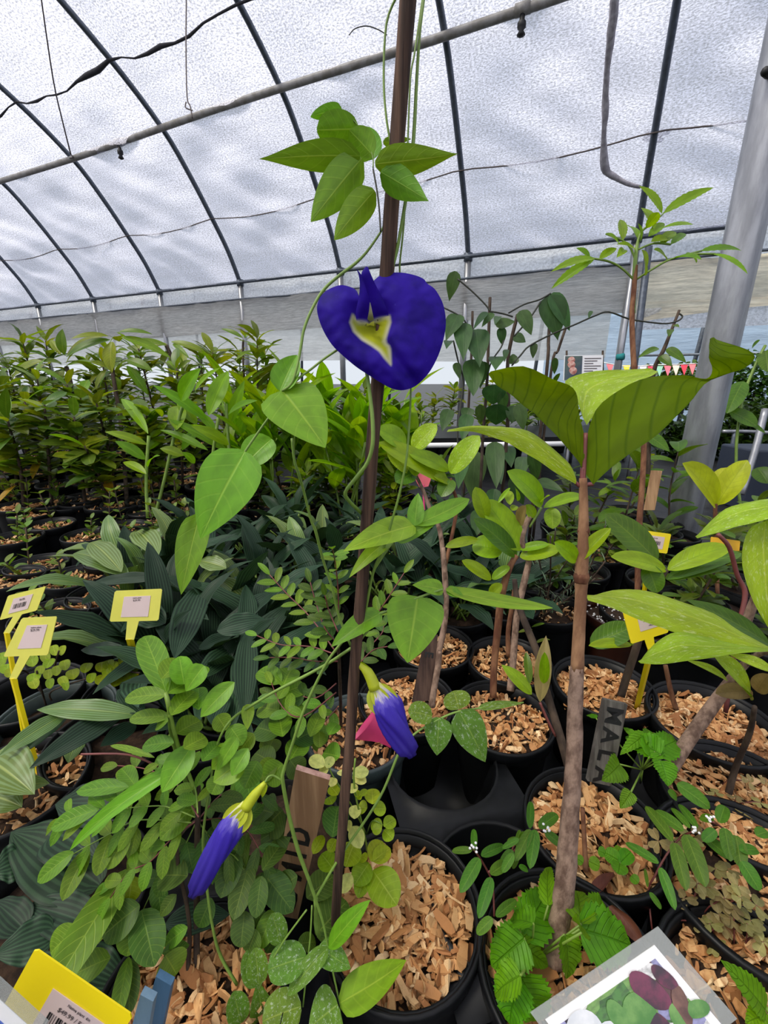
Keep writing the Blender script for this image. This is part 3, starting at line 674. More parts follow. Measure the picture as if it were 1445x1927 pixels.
for i in range(16):
    q = bp(ru(-.25, 1.2), ru(.12, .75)); sz = ru(.1, .26)
    T2 = thing('bench_seedling', q + Vector((0, 0, zt + .045)), 'small leafy seedling growing on the low black bench', 'seedling', 'seedlings on the bench')
    tube('stem', T2, [q + Vector((0, 0, zt + .045)), q + Vector((ru(-.03, .03), ru(-.03, .03), zt + .045 + sz))], .004, M_STEM, 5, 1)
    for j in range(12):
        an = rnd() * 6.283; el = ru(-.1, .9); d = Vector((math.cos(an) * math.cos(el), math.sin(an) * math.cos(el), math.sin(el)))
        put_leaf(T2, random.choice(['oval', 'ginger', 'myrtle', 'oval_dk']), q + Vector((0, 0, zt + .045 + sz * ru(.1, 1))), d, ru(.06, .13))
T = thing('yellow_card', bp(.42, .1) + Vector((0, 0, zt + .05)), 'small yellow card lying among the seedlings on the bench', 'card'); obj('card', box_mesh(.06, .03, .04), M_YELP, T)
# potted shrubs far behind, under the curtain's edge
far = [(-30 + 1170 * (i + ru(.2, .8)) / 22, ru(3.5, 4.35)) for i in range(22)]
for i, (x, Z) in enumerate(far):
    p = P(x, 760, Z); loc = Vector((p.x, p.y, 0))
    sapling('far_shrub', loc, 'dim leafy shrub far back below the film skirt', 'far shrubs under the side wall', ru(.5, .7), random.choice(['oval_dk', 'mango_dk', 'oval', 'mango']), 40, ru(.12, .17), start=.15, pot=dict(R=.12, H=.22, mulch=None), lean=.1)
# dark hedge and bunting outside on the right
def foliage(T, name, c, rx, ry, rz, n, L, key='bush'):
    vs, fs, uv = [], [], []; O = origin(T)
    base = [LEAFBANK[key][i] for i in range(5)]
    dat = [([v.co.copy() for v in m.vertices], [tuple(p.vertices) for p in m.polygons]) for m in base]
    for i in range(n):
        a, b, r = rnd() * 6.283, math.acos(ru(-1, 1)), rnd() ** .4
        p = c + Vector((rx * r * math.sin(b) * math.cos(a), ry * r * math.sin(b) * math.sin(a), rz * r * math.cos(b)))
        d = Vector((ru(-1, 1), ru(-1, 1), ru(-.6, .8))); M = frame(d, Vector((ru(-.4, .4), ru(-.4, .4), 1))); s = L * ru(.6, 1.2); v, f = random.choice(dat)
        o = len(vs); vs += [M @ (q * s) + p - O for q in v]; fs += [tuple(o + j for j in g) for g in f]; uv += [(.3, .4)] * len(v)
    return tag(obj(name, mesh(name, vs, fs, uv), LM[key], T), kind='stuff')
for i, (x, y, Z, rx, rz, lab) in enumerate(((1250, 735, 5.0, .35, .28, 'dark green hedge bush beside the bunting'), (1330, 730, 5.2, .4, .36, 'dark hedge bush straight behind the galvanised column'), (1420, 735, 4.9, .42, .45, 'dense dark hedge bush at the right edge'), (1300, 830, 4.0, .3, .22, 'low dark shrub right beside the foot of the column'), (1405, 810, 3.9, .35, .25, 'low dark shrub under the hedge at the right edge'))):
    c = P(x, y, Z); T = thing('hedge_bush', Vector((c.x, c.y, 0)), lab, 'bush', 'dark hedge on the right')
    foliage(T, 'foliage', c, rx, rx * .8, rz, 900, .09)
    tube('stem', T, [Vector((c.x, c.y, 0)), c], .012, M_TWIG, 6, 1)
cols = [(226, 120, 130), (236, 226, 226), (240, 205, 60), (214, 70, 84), (222, 214, 230), (196, 66, 92), (140, 190, 170), (228, 110, 130), (230, 200, 190), (200, 60, 80)]
T = thing('bunting_line', P(1140, 688, 4.7), 'string of coloured triangle flags hanging above the hedge', 'bunting')
vine('cord', T, ((1135, 682, 4.7), (1180, 690, 4.7), (1225, 687, 4.7), (1270, 686, 4.7), (1310, 684, 4.7)), 1.5, M_WHITE, 4)
for i in range(11):
    x = 1141 + i * 15.5; y = 685 + 4 * math.sin(i / 3.2); q = [P(x, y, 4.7), P(x + 14, y, 4.7), P(x + 7, y + 20, 4.68)]; O = origin(T)
    obj('flag', mesh('flag', [v - O for v in q] + [v - O + Vector((0, .004, 0)) for v in q], [(0, 1, 2), (3, 5, 4), (0, 3, 4, 1), (1, 4, 5, 2), (2, 5, 3, 0)], None, False), simple('flag cloth %d' % i, srgb(*cols[i % 10]), .8), T)
# fruit information sign on the far side
def quad_plate(name, T, tl, tr, bl, th, mat, inset=0.0, lift=0.0, parent=None, rect=(0, 0, 1, 1)):
    """a flat board spanned by three points; rect picks a part of it"""
    O = origin(parent or T); ex, ey = tr - tl, bl - tl; n = ex.cross(ey).normalized(); n = n if n.dot(EYE - tl) > 0 else -n
    a, b, c, d = rect; q = [tl + ex * u + ey * v + n * lift for u, v in ((a, b), (c, b), (c, d), (a, d))]
    vs = [p - O for p in q] + [p - n * th - O for p in q]
    return obj(name, mesh(name, vs, [(0, 1, 2, 3), (4, 7, 6, 5), (0, 4, 5, 1), (1, 5, 6, 2), (2, 6, 7, 3), (3, 7, 4, 0)], [(0, 0), (1, 0), (1, 1), (0, 1)] * 2, False), mat, parent or T)
M_PHOTOBG = simple('dark fig photo', srgb(52, 66, 84), .5, 0, 4, .4, c2=srgb(90, 110, 90))
M_FIG = simple('fig flesh print', srgb(226, 190, 176), .6, 0, 30, .3, c2=srgb(190, 110, 100))
tl, tr, bl = P(1062, 669, 3.9), P(1135, 668, 3.9), P(1060, 716, 3.9)
T = thing('fruit_sign', bl, 'white information sign with a cut fruit photo below the film skirt', 'sign')
quad_plate('board', T, tl, tr, bl, .006, M_WHITE)
quad_plate('photo', T, tl, tr, bl, .004, M_PHOTOBG, lift=.004, rect=(.02, .03, .46, .98))
for (x, y, r) in ((1075, 678, 6.5), (1075, 687, 7), (1078, 698, 7)):
    c = P(x, y, 3.885); v, f, u = lathe([(.0005, .004), (r * .7 * 3.9 / F, .003), (r * 3.9 / F, 0)], 16); M = Matrix.Translation(c - origin(T)) @ Vector((0, 0, 1)).rotation_difference((EYE - c).normalized()).to_matrix().to_4x4(); obj('fig_slice', mesh('fig_slice', v, f, u), M_FIG, T, M)
for i in range(6): quad_plate('text_line', T, tl, tr, bl, .003, M_INKG, lift=.003, rect=(.52, .12 + .1 * i, .95 - .1 * (i % 3), .15 + .1 * i))
for x in (1066, 1134): vine('sign_post', T, ((x, 660, 3.92), (x, 740, 3.92), (x, 800, 3.92)), 4, M_TWIG, 5)
# trellis and bits on the right side floor
T = thing('steel_frame', PH(1400, 960, 0), 'grey metal bench frame standing at the right edge', 'frame')
vine('tube', T, ((1360, 812, 2.6), (1405, 812, 2.6), (1460, 815, 2.6)), 7, M_GALV)
vine('tube', T, ((1440, 770, 2.3), (1420, 850, 2.3), (1395, 930, 2.3)), 12, M_GALV)
vine('tube', T, ((1382, 815, 2.6), (1374, 860, 2.6), (1366, 900, 2.6)), 7, M_HOOP)
T = thing('blue_bin', PH(1440, 960, 0), 'dark blue box standing under the metal frame at the right', 'box'); c = P(1425, 890, 2.5); c.z = .17
obj('box', box_mesh(.3, .25, .34, .01), simple('dark blue plastic', srgb(42, 50, 66), .5), T, Matrix.Translation(c - origin(T)))
# ---- left mass of saplings, row behind row
rows = []
for Z, n, x0, x1, hh in ((3.7, 10, -230, 560, .92), (3.1, 10, -240, 520, .87), (2.6, 10, -240, 470, .80), (2.2, 10, -210, 420, .68), (1.9, 9, -180, 330, .54)):
    for i in range(n):
        x = x0 + (x1 - x0) * (i + ru(.15, .85)) / n; p = P(x, 800, Z * ru(.95, 1.05)); loc = Vector((p.x, p.y, 0))
        key, ex = (('mango', ('mango_dk', .4)) if Z > 2.4 else ('oval', ('oval_dk', .45)))
        T = sapling('fruit_sapling', loc, {3.7: 'tall olive leaved sapling in the back row on the left', 3.1: 'olive leaved sapling in the second row from the back', 2.6: 'long leaved sapling in the middle of the left block', 2.2: 'oval leaved sapling in the dense left block', 1.9: 'short oval leaved sapling at the front of the left block'}[Z],
                    'saplings in the left block, row at %.1f metres' % Z, hh * ru(.82, 1.12), key, 44 if Z > 2.4 else 56, (.19 if Z > 2.4 else .115) * ru(.85, 1.1), start=.24, pot=dict(R=.1, H=.18, mulch='chips', n=60, Ls=(.02, .04)), extra=ex, whorl=.35, r=.008)
        if rnd() < .5: put_leaf(T, 'old', loc + Vector((0, 0, hh * ru(.4, .8))), Vector((ru(-1, 1), -.6, -.5)), .1)
# individually placed tall ones whose tops rise against the curtain
C1 = crop(0, 560, 2.89)
def tops(name, label, Z, base, stemtop, leaves, key, wmat, sh='lance', sw=7):
    g = PH(base[0], base[1], .14); loc = Vector((g.x, g.y, 0)); T = thing(name, loc, label, 'potted plant')
    add_pot(T, R=.1, H=.18, n=60, Ls=(.02, .04))
    vine('stem', T, [g] + [q + (Z,) for q in stemtop], sw, M_TWIG)
    for (bx, by, tx, ty, wp) in leaves: LF(T, (bx, by, Z), (tx, ty, Z + ru(-.12, .06)), wp, LM[wmat], sh, bend=.6, n=Vector((ru(-.2, .2), -.6, .8)))
    return T
L_ = lambda c, *a: [c(p[0], p[1]) + c(p[2], p[3]) + (p[4],) for p in a]
tops('mango_sapling', 'tall mango sapling with long drooping leaves rising above the left block', 2.3, (240, 960), [(228, 800), (215, 720), (205, 650)],
     L_(C1, (600, 230, 360, 325, 24), (590, 210, 385, 225, 16), (610, 240, 610, 410, 28), (640, 210, 650, 240, 18), (590, 380, 490, 350, 14), (660, 215, 930, 330, 20), (640, 190, 830, 200, 14), (690, 370, 805, 530, 18), (600, 400, 545, 490, 14), (620, 430, 650, 500, 18), (690, 340, 830, 400, 20), (580, 390, 520, 500, 12)), 'mango', 'mango')
tops('mango_sapling', 'mango sapling with upright broken leaves at upper left', 2.6, (165, 950), [(150, 810), (133, 720), (125, 690)],
     L_(C1, (350, 310, 340, 170, 22), (360, 320, 565, 210, 22), (330, 310, 275, 230, 14), (360, 360, 480, 260, 16), (340, 360, 235, 350, 20), (230, 345, 60, 450, 26), (350, 380, 540, 355, 12), (320, 400, 330, 450, 20), (270, 360, 210, 400, 22)), 'mango', 'mango')
tops('mango_sapling', 'thin sapling leaning right with leaves against the curtain', 2.9, (365, 900), [(350, 760), (330, 690), (313, 650)],
     L_(C1, (915, 265, 700, 240, 18), (910, 255, 770, 290, 16), (930, 240, 1160, 325, 16), (920, 290, 880, 380, 18), (940, 250, 1030, 330, 10), (770, 300, 690, 270, 16), (900, 350, 800, 400, 18), (930, 300, 960, 420, 14), (760, 310, 860, 280, 14), (700, 290, 640, 290, 12)), 'mango', 'mango')
tops('thin_seedling', 'slim bare stemmed seedling with a small tuft right of the left block', 3.0, (470, 850), [(460, 720), (457, 660), (458, 640)],
     L_(C1, (1310, 300, 1130, 300, 8), (1320, 220, 1200, 170, 10), (1330, 210, 1310, 180, 8), (1340, 230, 1430, 200, 6), (1340, 250, 1400, 290, 6), (1320, 240, 1270, 220, 7), (1330, 220, 1360, 185, 7)), 'mango', 'mango', 'lance', 4)
# ---- ginger clumps with broad upright blades
gl = L_(C1, (1135, 640, 1240, 400, 32), (985, 560, 1090, 385, 34), (1060, 510, 1200, 380, 14), (1130, 670, 830, 475, 24), (1240, 840, 910, 660, 20), (1245, 800, 1040, 700, 26), (960, 720, 970, 590, 32), (1250, 690, 1330, 450, 22), (1240, 640, 1400, 560, 20), (1070, 690, 960, 570, 22), (805, 740, 660, 550, 20), (800, 800, 570, 730, 18), (790, 880, 625, 780, 22), (795, 960, 670, 895, 18), (820, 760, 910, 680, 18), (800, 830, 900, 750, 16), (805, 920, 870, 860, 14), (1330, 780, 1150, 630, 18), (1310, 740, 1330, 620, 20), (1130, 830, 870, 720, 16), (990, 830, 1090, 700, 18), (1060, 900, 990, 840, 16), (880, 650, 815, 620, 16), (1000, 860, 870, 820, 20))
T = thing('ginger_clump', base_at(270, 975), 'tall ginger plant with broad upright leaf blades left of the blue flower', 'ginger plant')
add_pot(T, R=.1, H=.17, n=60); Zg = 1.75
for st in (((278, 975), (275, 900), (280, 820)), ((292, 970), (310, 900), (328, 820), (345, 760)), ((395, 950), (400, 860), (412, 780)), ((440, 950), (432, 860), (425, 760))):
    vine('stem', T, [q + (Zg,) for q in st], 6, M_STEM)
for (bx, by, tx, ty, wp) in gl: LF(T, (bx, by, Zg + ru(-.1, .1)), (tx, ty, Zg + ru(-.2, .2)), wp, LM['ginger'], 'lance', bend=.5, fold=.3)
for i, (x, Z, lab) in enumerate(((520, 1.9, 'bright ginger plant right behind the large round vine leaf'), (590, 2.0, 'bright ginger plant behind the stem below the blue flower'), (650, 1.8, 'bright ginger plant just left of the stake'), (470, 2.2, 'bright ginger plant behind the yellow green leaf'), (745, 2.0, 'bright ginger plant just right of the stake'))):
    p = P(x, 820, Z); loc = Vector((p.x, p.y, 0)); T = thing('ginger_clump', loc, lab, 'ginger plant', 'ginger plants behind the stake'); add_pot(T, R=.1, H=.17, mulch=None)
    for s in range(6):
        b = loc + Vector((ru(-.05, .05), ru(-.05, .05), .14)); tp = b + Vector((ru(-.12, .12), ru(-.12, .12), ru(.32, .5))); tube('stem', T, [b, (b + tp) / 2 + Vector((.01, 0, 0)), tp], .005, M_STEM, 5, 2)
        for j in range(7):
            f = .35 + .65 * j / 6; an = rnd() * 6.283; el = ru(.3, 1.1); put_leaf(T, 'ginger', b.lerp(tp, f), Vector((math.cos(an) * math.cos(el), math.sin(an) * math.cos(el), math.sin(el))), ru(.17, .26), wide=1.35)
# ---- undergrowth: oval leaved seedlings and their pots on the left
sp = [(30, 1010), (95, 985), (165, 1005), (235, 990), (300, 1000), (20, 1085), (70, 1060), (140, 1083), (215, 1050), (280, 960), (60, 965), (130, 950), (200, 945), (340, 955), (10, 945), (95, 1155), (345, 1000)]
for i, (x, y) in enumerate(sp):
    loc = base_at(x, y); T = thing('myrtle_seedling', loc, 'potted oval leaved seedling with wood chips on the left', 'potted plant', 'small oval leaved seedlings on the left')
    if i == 7: T['label'] = 'potted seedling directly behind the leftmost pot of bright wood chips'
    if i == 15: T['label'] = 'potted seedling in a wide black pot behind the left yellow tags'
    add_pot(T, n=70, Ls=(.014, .03)); b = loc + Vector((ru(-.03, .03), ru(-.02, .02), .14)); tall = ru(.08, .17) + (.06 if y < 1000 else 0) + (.05 if i in (0, 6) else 0)
    nst = random.choice((1, 2)); O = origin(T)
    for s in range(nst):
        b2 = b + Vector((ru(-.03, .03), ru(-.03, .03), 0)); tp = b2 + Vector((ru(-.03, .03), ru(-.03, .03), tall * ru(.7, 1))); tube('stem', T, [b2, tp], .0022, M_TWIG, 5, 1)
        for j in range(12):
            f = .15 + .85 * (j // 2) / 5; an = j * math.pi + (j // 2) * 1.57 + ru(-.3, .3); el = ru(.1, .9); put_leaf(T, 'myrtle', b2.lerp(tp, f), Vector((math.cos(an) * math.cos(el), math.sin(an) * math.cos(el), math.sin(el))), ru(.022, .042), wide=1.1)
    for j in range(12):
        a, r = rnd() * 6.283, .07 * math.sqrt(rnd()); q = loc + Vector((r * math.cos(a), r * math.sin(a), .152)); put_leaf(T, 'myrtle', q, Vector((ru(-1, 1), ru(-1, 1), ru(.1, .6))), ru(.012, .022), name='weed_leaf', wide=1.4)
# the bright chip pot at the left
loc = base_at(192, 1116); T = thing('chip_pot', loc, 'black nursery pot of bright wood chips behind the middle yellow tag', 'pot'); add_pot(T, n=170, Ls=(.014, .03))
# ---- dark striped plants
cen = [(400, 1060), (470, 1010), (540, 980), (600, 1010), (350, 1120), (420, 1150), (490, 1100), (560, 1060), (640, 1060), (320, 1190), (400, 1240), (470, 1200), (330, 1060), (250, 1060), (450, 1290), (720, 1010), (780, 1050), (850, 1030), (780, 1110), (860, 1120), (900, 1060), (260, 1120), (530, 1180), (390, 990), (660, 975), (720, 1090), (320, 1260), (590, 1130), (840, 985), (950, 1110), (400, 1330)]
for i, (x, y) in enumerate(cen):
    loc = base_at(x, y + 25); T = thing('striped_plant', loc, 'dark silver striped plant with arching pleated leaves in the central bed', 'striped plant', 'dark striped plants in the middle')
    add_pot(T, mulch=None)
    for j in range(11):
        an = j * 2.4 + ru(-.4, .4); el = ru(.15, 1.0); b = loc + Vector((ru(-.025, .025), ru(-.025, .025), .15))
        d = Vector((math.cos(an) * math.cos(el), math.sin(an) * math.cos(el), math.sin(el)))
        kk = 'striped_lt' if (rnd() < .06 or (x < 300 and y < 1130 and rnd() < .4)) else 'striped'
        st = b + d * ru(.02, .05) + Vector((0, 0, ru(.0, .06))); tube('petiole', T, [b, st], .003, M_STEM, 4, 1)
        put_leaf(T, kk, st, d, ru(.13, .2), Vector((ru(-.3, .3), ru(-.3, .3), 1)), wide=ru(.9, 1.2))
# ------------------------------------------------------------------ the stake and the butterfly pea
sb, stp = P(625, 1800, .452), P(774, -80, .228)
T = thing('wooden_stake', sb, 'dark weathered wooden stake the flowering vine climbs', 'stake')
n_ = 40; ax = (stp - sb) * 1.22
tube('stake', T, [sb + Vector((0, 0, -.05))] + [sb + ax * (i / n_) + Vector((noise.noise(Vector((i * .3, 0, 0))), noise.noise(Vector((0, i * .3, 0))), 0)) * .0012 for i in range(n_ + 1)], .0045, M_STAKE, 12, 1, .10)

PEA = thing('butterfly_pea_vine', base_at(755, 1706), 'flowering pea vine with deep blue blooms twining up the dark stake', 'flowering vine')
add_pot(PEA, R=.086, H=.17, n=330, Ls=(.012, .03), singles=150)
pm = LM['pea']
C4, C7, C8, C9, CA, CB, C0 = crop(480, 180, 3.61), crop(480, 480, 2.89), crop(480, 940, 2.89), crop(480, 1427, 2.89), crop(0, 1427, 2.89), crop(0, 1000, 2.89), crop(0, 560, 2.89)
C6 = crop(600, 780, 3.61)
# vines
vine('vine', PEA, [(*q, Z) for q, Z in (((799, -10), .24), ((790, 60), .242), ((784, 150), .246), ((778, 263), .252), ((768, 346), .258), ((757, 415), .262), ((747, 470), .266), ((736, 515), .27), ((728, 560), .275))], [5, 6, 7, 8, 8, 7, 7, 6, 6], M_VINE)
vine('vine', PEA, [(*q, Z) for q, Z in (((796, -10), .25), ((780, 100), .253), ((772, 150), .254), ((766, 300), .262), ((760, 420), .268), ((752, 500), .275), ((755, 530), .28))], 4, M_VINE)
vine('vine', PEA, [(*q, Z) for q, Z in (((748, -10), .245), ((727, 45), .25), ((722, 150), .255), ((728, 230), .258), ((740, 290), .262))], 4.5, M_VINE)
vine('tendril', PEA, [(*q, .26) for q in ((657, 66), (668, 54), (690, 49), (712, 56), (728, 66))], 1.8, M_DSTEM)
vine('vine', PEA, [(*q, .27) for q in ((722, 425), (714, 440), (690, 474), (667, 497), (639, 518), (611, 543), (591, 574), (573, 616), (566, 653), (559, 690), (548, 722), (530, 736))], [4, 4, 5, 6, 6, 6, 5.5, 5.5, 5.5, 5, 5, 4], M_VINE)
vine('vine', PEA, [(*q, .275) for q in ((640, 655), (610, 675), (585, 695), (560, 714), (530, 750), (508, 783), (492, 805), (461, 850), (410, 930), (380, 985))], 5, M_VINE)
vine('vine', PEA, [(*q, Z) for q, Z in (((549, 825), .31), ((554, 867), .315), ((563, 895), .32), ((573, 930), .33), ((585, 978), .34), ((594, 1000), .345), ((608, 1054), .36), ((625, 1106), .37), ((638, 1160), .38), ((660, 1215), .385))], [5, 5, 6, 5, 5, 6, 5, 5, 5, 5], M_VINE)
vine('vine', PEA, [(*q, Z) for q, Z in (((690, 700), .275), ((696, 743), .277), ((701, 791), .278), ((701, 836), .28), ((691, 871), .283), ((670, 899), .287), ((650, 926), .292), ((656, 942), .298), ((674, 960), .31), ((690, 975), .33))], [8, 8, 8.5, 8.5, 8, 8, 7.5, 7, 7, 7], M_VINE)
vine('vine', PEA, [(*q, Z) for q, Z in (((774, 700), .295), ((773, 733), .295), ((771, 784), .297), ((765, 860), .3), ((753, 923), .304), ((740, 971), .31), ((722, 1030), .32), ((702, 1078), .33), ((688, 1147), .34), ((677, 1189), .35), ((667, 1217), .36))], [4, 4, 4.5, 5, 5, 5, 6, 6, 6, 6, 6], M_VINE)
vine('vine', PEA, [(*q, Z) for q, Z in (((660, 1220), .362), ((618, 1248), .37), ((566, 1276), .375), ((514, 1303), .38), ((470, 1330), .385), ((440, 1350), .39), ((419, 1377), .39), ((405, 1415), .395), ((398, 1460), .4), ((390, 1510), .4), ((382, 1580), .405), ((388, 1660), .41), ((401, 1749), .415), ((416, 1801), .42), ((446, 1853), .42))], [6, 6, 6, 5.5, 5, 5, 4.5, 4.5, 4.5, 5, 5, 5, 5, 6, 6], M_VINE)
vine('vine', PEA, [(*q, Z) for q, Z in (((655, 1195), .36), ((622, 1236), .362), ((598, 1279), .366), ((570, 1341), .37), ((549, 1404), .375), ((534, 1450), .38), ((532, 1470), .382), ((543, 1531), .39), ((560, 1597), .395), ((580, 1652), .4), ((594, 1693), .405), ((608, 1738), .41), ((618, 1787), .412), ((629, 1842), .412), ((640, 1890), .41))], [5, 5.5, 5.5, 6, 6, 7, 8, 8, 8, 7, 6, 4.5, 4, 4, 3.5], M_VINE)
vine('vine', PEA, [(*q, Z) for q, Z in (((985, 1322), .44), ((900, 1333), .435), ((862, 1339), .43), ((829, 1352), .425), ((784, 1378), .42), ((757, 1405), .415), ((746, 1427), .412), ((722, 1486), .41), ((694, 1534), .41), ((650, 1597), .41), ((622, 1641), .41), ((594, 1690), .41))], [3, 3.5, 4, 4, 4, 4.5, 5, 5, 5, 5, 5, 5], M_VINE)
vine('vine', PEA, [(*q, .408) for q in ((587, 1704), (584, 1760), (578, 1820), (570, 1894))], 3.5, M_VINE)
vine('vine', PEA, [(*q, .405) for q in ((577, 1712), (545, 1755), (528, 1780), (505, 1820), (488, 1860))], 3.5, M_VINE)
vine('vine', PEA, [(*q, .33) for q in ((767, 994), (745, 1012), (728, 1035), (705, 1070))], 5, M_VINE)
vine('vine', PEA, [(*q, .345) for q in ((660, 1172), (690, 1160), (724, 1152), (760, 1135), (800, 1120), (833, 1109))], 4.5, M_VINE)
vine('vine', PEA, [(*q, .345) for q in ((667, 1217), (690, 1190), (705, 1165), (725, 1150))], 4, M_VINE)
vine('petiole', PEA, [(*q, .262) for q in ((702, 318), (710, 363), (714, 400), (716, 436))], 3.5, M_DSTEM)
vine('petiole', PEA, [(*q, .265) for q in ((640, 207), (660, 222), (678, 243), (700, 290), (702, 316))], 2.5, M_VINE)
tube('soil_stem', PEA, [(594, 1690, .408), PH(600, 1760, .2), PH(640, 1790, .14)], .0022, M_VINE)
# leaves, each between its own two points
def PL(c, rows, mat=pm, **kw):
    for r in rows:
        b, t, w_, Zb, Zt = r[:5]; k2 = dict(kw); k2.update(r[5] if len(r) > 5 else {}); sh = k2.pop('shape', 'ovate')
        LF(PEA, c(*b, Zb), c(*t, Zt), w_, k2.pop('mat', mat), sh, **k2)
up = Vector((0, .25, 1))
PL(C4, [((712, 410), (25, 430), 54, .26, .245, dict(bend=.9, shape='acum', fold=.1, n=Vector((0, .85, .45)), hook=-.4)), ((725, 425), (378, 858), 70, .262, .255, dict(bend=.3, shape='ovate')), ((812, 645), (537, 982), 56, .262, .256, dict(bend=.4)),
        ((815, 465), (1378, 395), 54, .241, .236, dict(bend=-.5, shape='acum', n=Vector((0, .85, .45)))), ((852, 520), (1180, 718), 54, .242, .236, dict(bend=.5, shape='acum', n=Vector((-.1, .85, .45)))), ((705, 225), (420, 235), 58, .268, .262, dict(bend=-.3, shape='round')),
        ((588, 95), (375, 145), 26, .27, .268, dict(bend=1.4, n=Vector((0, .8, .5)))), ((812, 425), (735, 210), 44, .272, .272, dict(shape='ellip')), ((800, 410), (640, 235), 52, .265, .262, dict(shape='ellip')), ((870, 320), (1060, 295), 16, .28, .28)], n=Vector((0, .85, .5)))
PL(C7, [((145, 735), (382, 1048), 116, .272, .262, dict(bend=.25, fold=.08, shape='cord')), ((135, 738), (228, 543), 52, .272, .282, dict(fold=.5)), ((90, 1000), (-45, 1130), 62, .285, .28, dict(shape='round'))])
PL(C0, [((1332, 838), (1090, 1312), 112, .272, .262, dict(bend=.35, fold=.12, shape='ovate')), ((1085, 1180), (985, 1615), 56, .28, .27, dict(bend=.4, fold=.25))])
PL(C6, [((645, 755), (165, 930), 58, .325, .3, dict(bend=.5, shape='ovate')), ((658, 748), (1022, 575), 40, .325, .33, dict(bend=-.3, shape='ellip')), ((530, 855), (805, 735), 34, .33, .325), ((650, 755), (675, 533), 32, .325, .335), ((490, 845), (205, 1110), 32, .33, .31, dict(bend=.9))])
PL(C8, [((885, 528), (828, 888), 108, .345, .33, dict(bend=.25, fold=.08, shape='cord')), ((682, 620), (413, 802), 44, .345, .33, dict(bend=.7, fold=.4)), ((1022, 492), (855, 465), 34, .35, .345), ((1038, 490), (1618, 590), 30, .35, .36, dict(bend=-.4, shape='strap')), ((1040, 490), (1135, 532), 22, .352, .352)])
PL(C8, [((962, 1180), (832, 1150), 42, .425, .42, dict(shape='round')), ((1000, 1185), (988, 1392), 52, .425, .415), ((1110, 1150), (1252, 1428), 64, .43, .42, dict(fold=.1)), ((1108, 1140), (1080, 1040), 52, .43, .435, dict(shape='round'))], LM['pea_speck'], bend=.3)
PL(C8, [((1215, 1135), (1460, 1108), 16, .435, .44)], LM['pea_speck'])
PL(C9, [((400, 1032), (627, 770), 36, .41, .4, dict(bend=.4, shape='lance')), ((460, 1330), (822, 1098), 62, .405, .39, dict(bend=-.5, shape='ovate'))])
PL(C9, [((278, 1080), (70, 1150), 60, .405, .4, dict(shape='round')), ((345, 1030), (520, 1145), 44, .41, .405), ((395, 1030), (178, 1290), 34, .41, .39, dict(bend=1.0, shape='strap')), ((140, 1005), (92, 843), 38, .405, .41, dict(shape='round')),
        ((450, 1340), (290, 1470), 74, .4, .385), ((250, 1350), (40, 1430), 66, .4, .39, dict(shape='round')), ((20, 1230), (0, 1030), 40, .4, .405, dict(shape='round'))], LM['pea_speck'], bend=.35)
PL(CA, [((1400, 1240), (1355, 1028), 46, .4, .41, dict(shape='round')), ((1310, 1440), (1270, 1268), 42, .4, .4, dict(shape='round')), ((1430, 1440), (1400, 1210), 44, .41, .41)], LM['pea_speck'], bend=.3)
PL(CA, [((1055, 0), (380, 500), 30, .39, .37, dict(bend=1.0, shape='strap', fold=.4)), ((1340, 0), (1160, 130), 56, .39, .38, dict(shape='lance')), ((1260, -60), (1150, 60), 40, .39, .39)])
PL(CB, [((1110, 730), (1010, 870), 40, .375, .37), ((1275, 820), (1090, 1010), 40, .38, .37, dict(shape='lance')), ((1000, 830), (975, 680), 42, .385, .39, dict(shape='round')), ((1290, 1120), (1180, 1300), 30, .385, .38)])
PL(CB, [((1350, 1180), (1260, 1330), 34, .385, .375, dict(shape='lance')), ((1050, 1160), (880, 1420), 52, .39, .37, dict(shape='lance')), ((1350, 940), (1345, 1080), 24, .39, .38)])

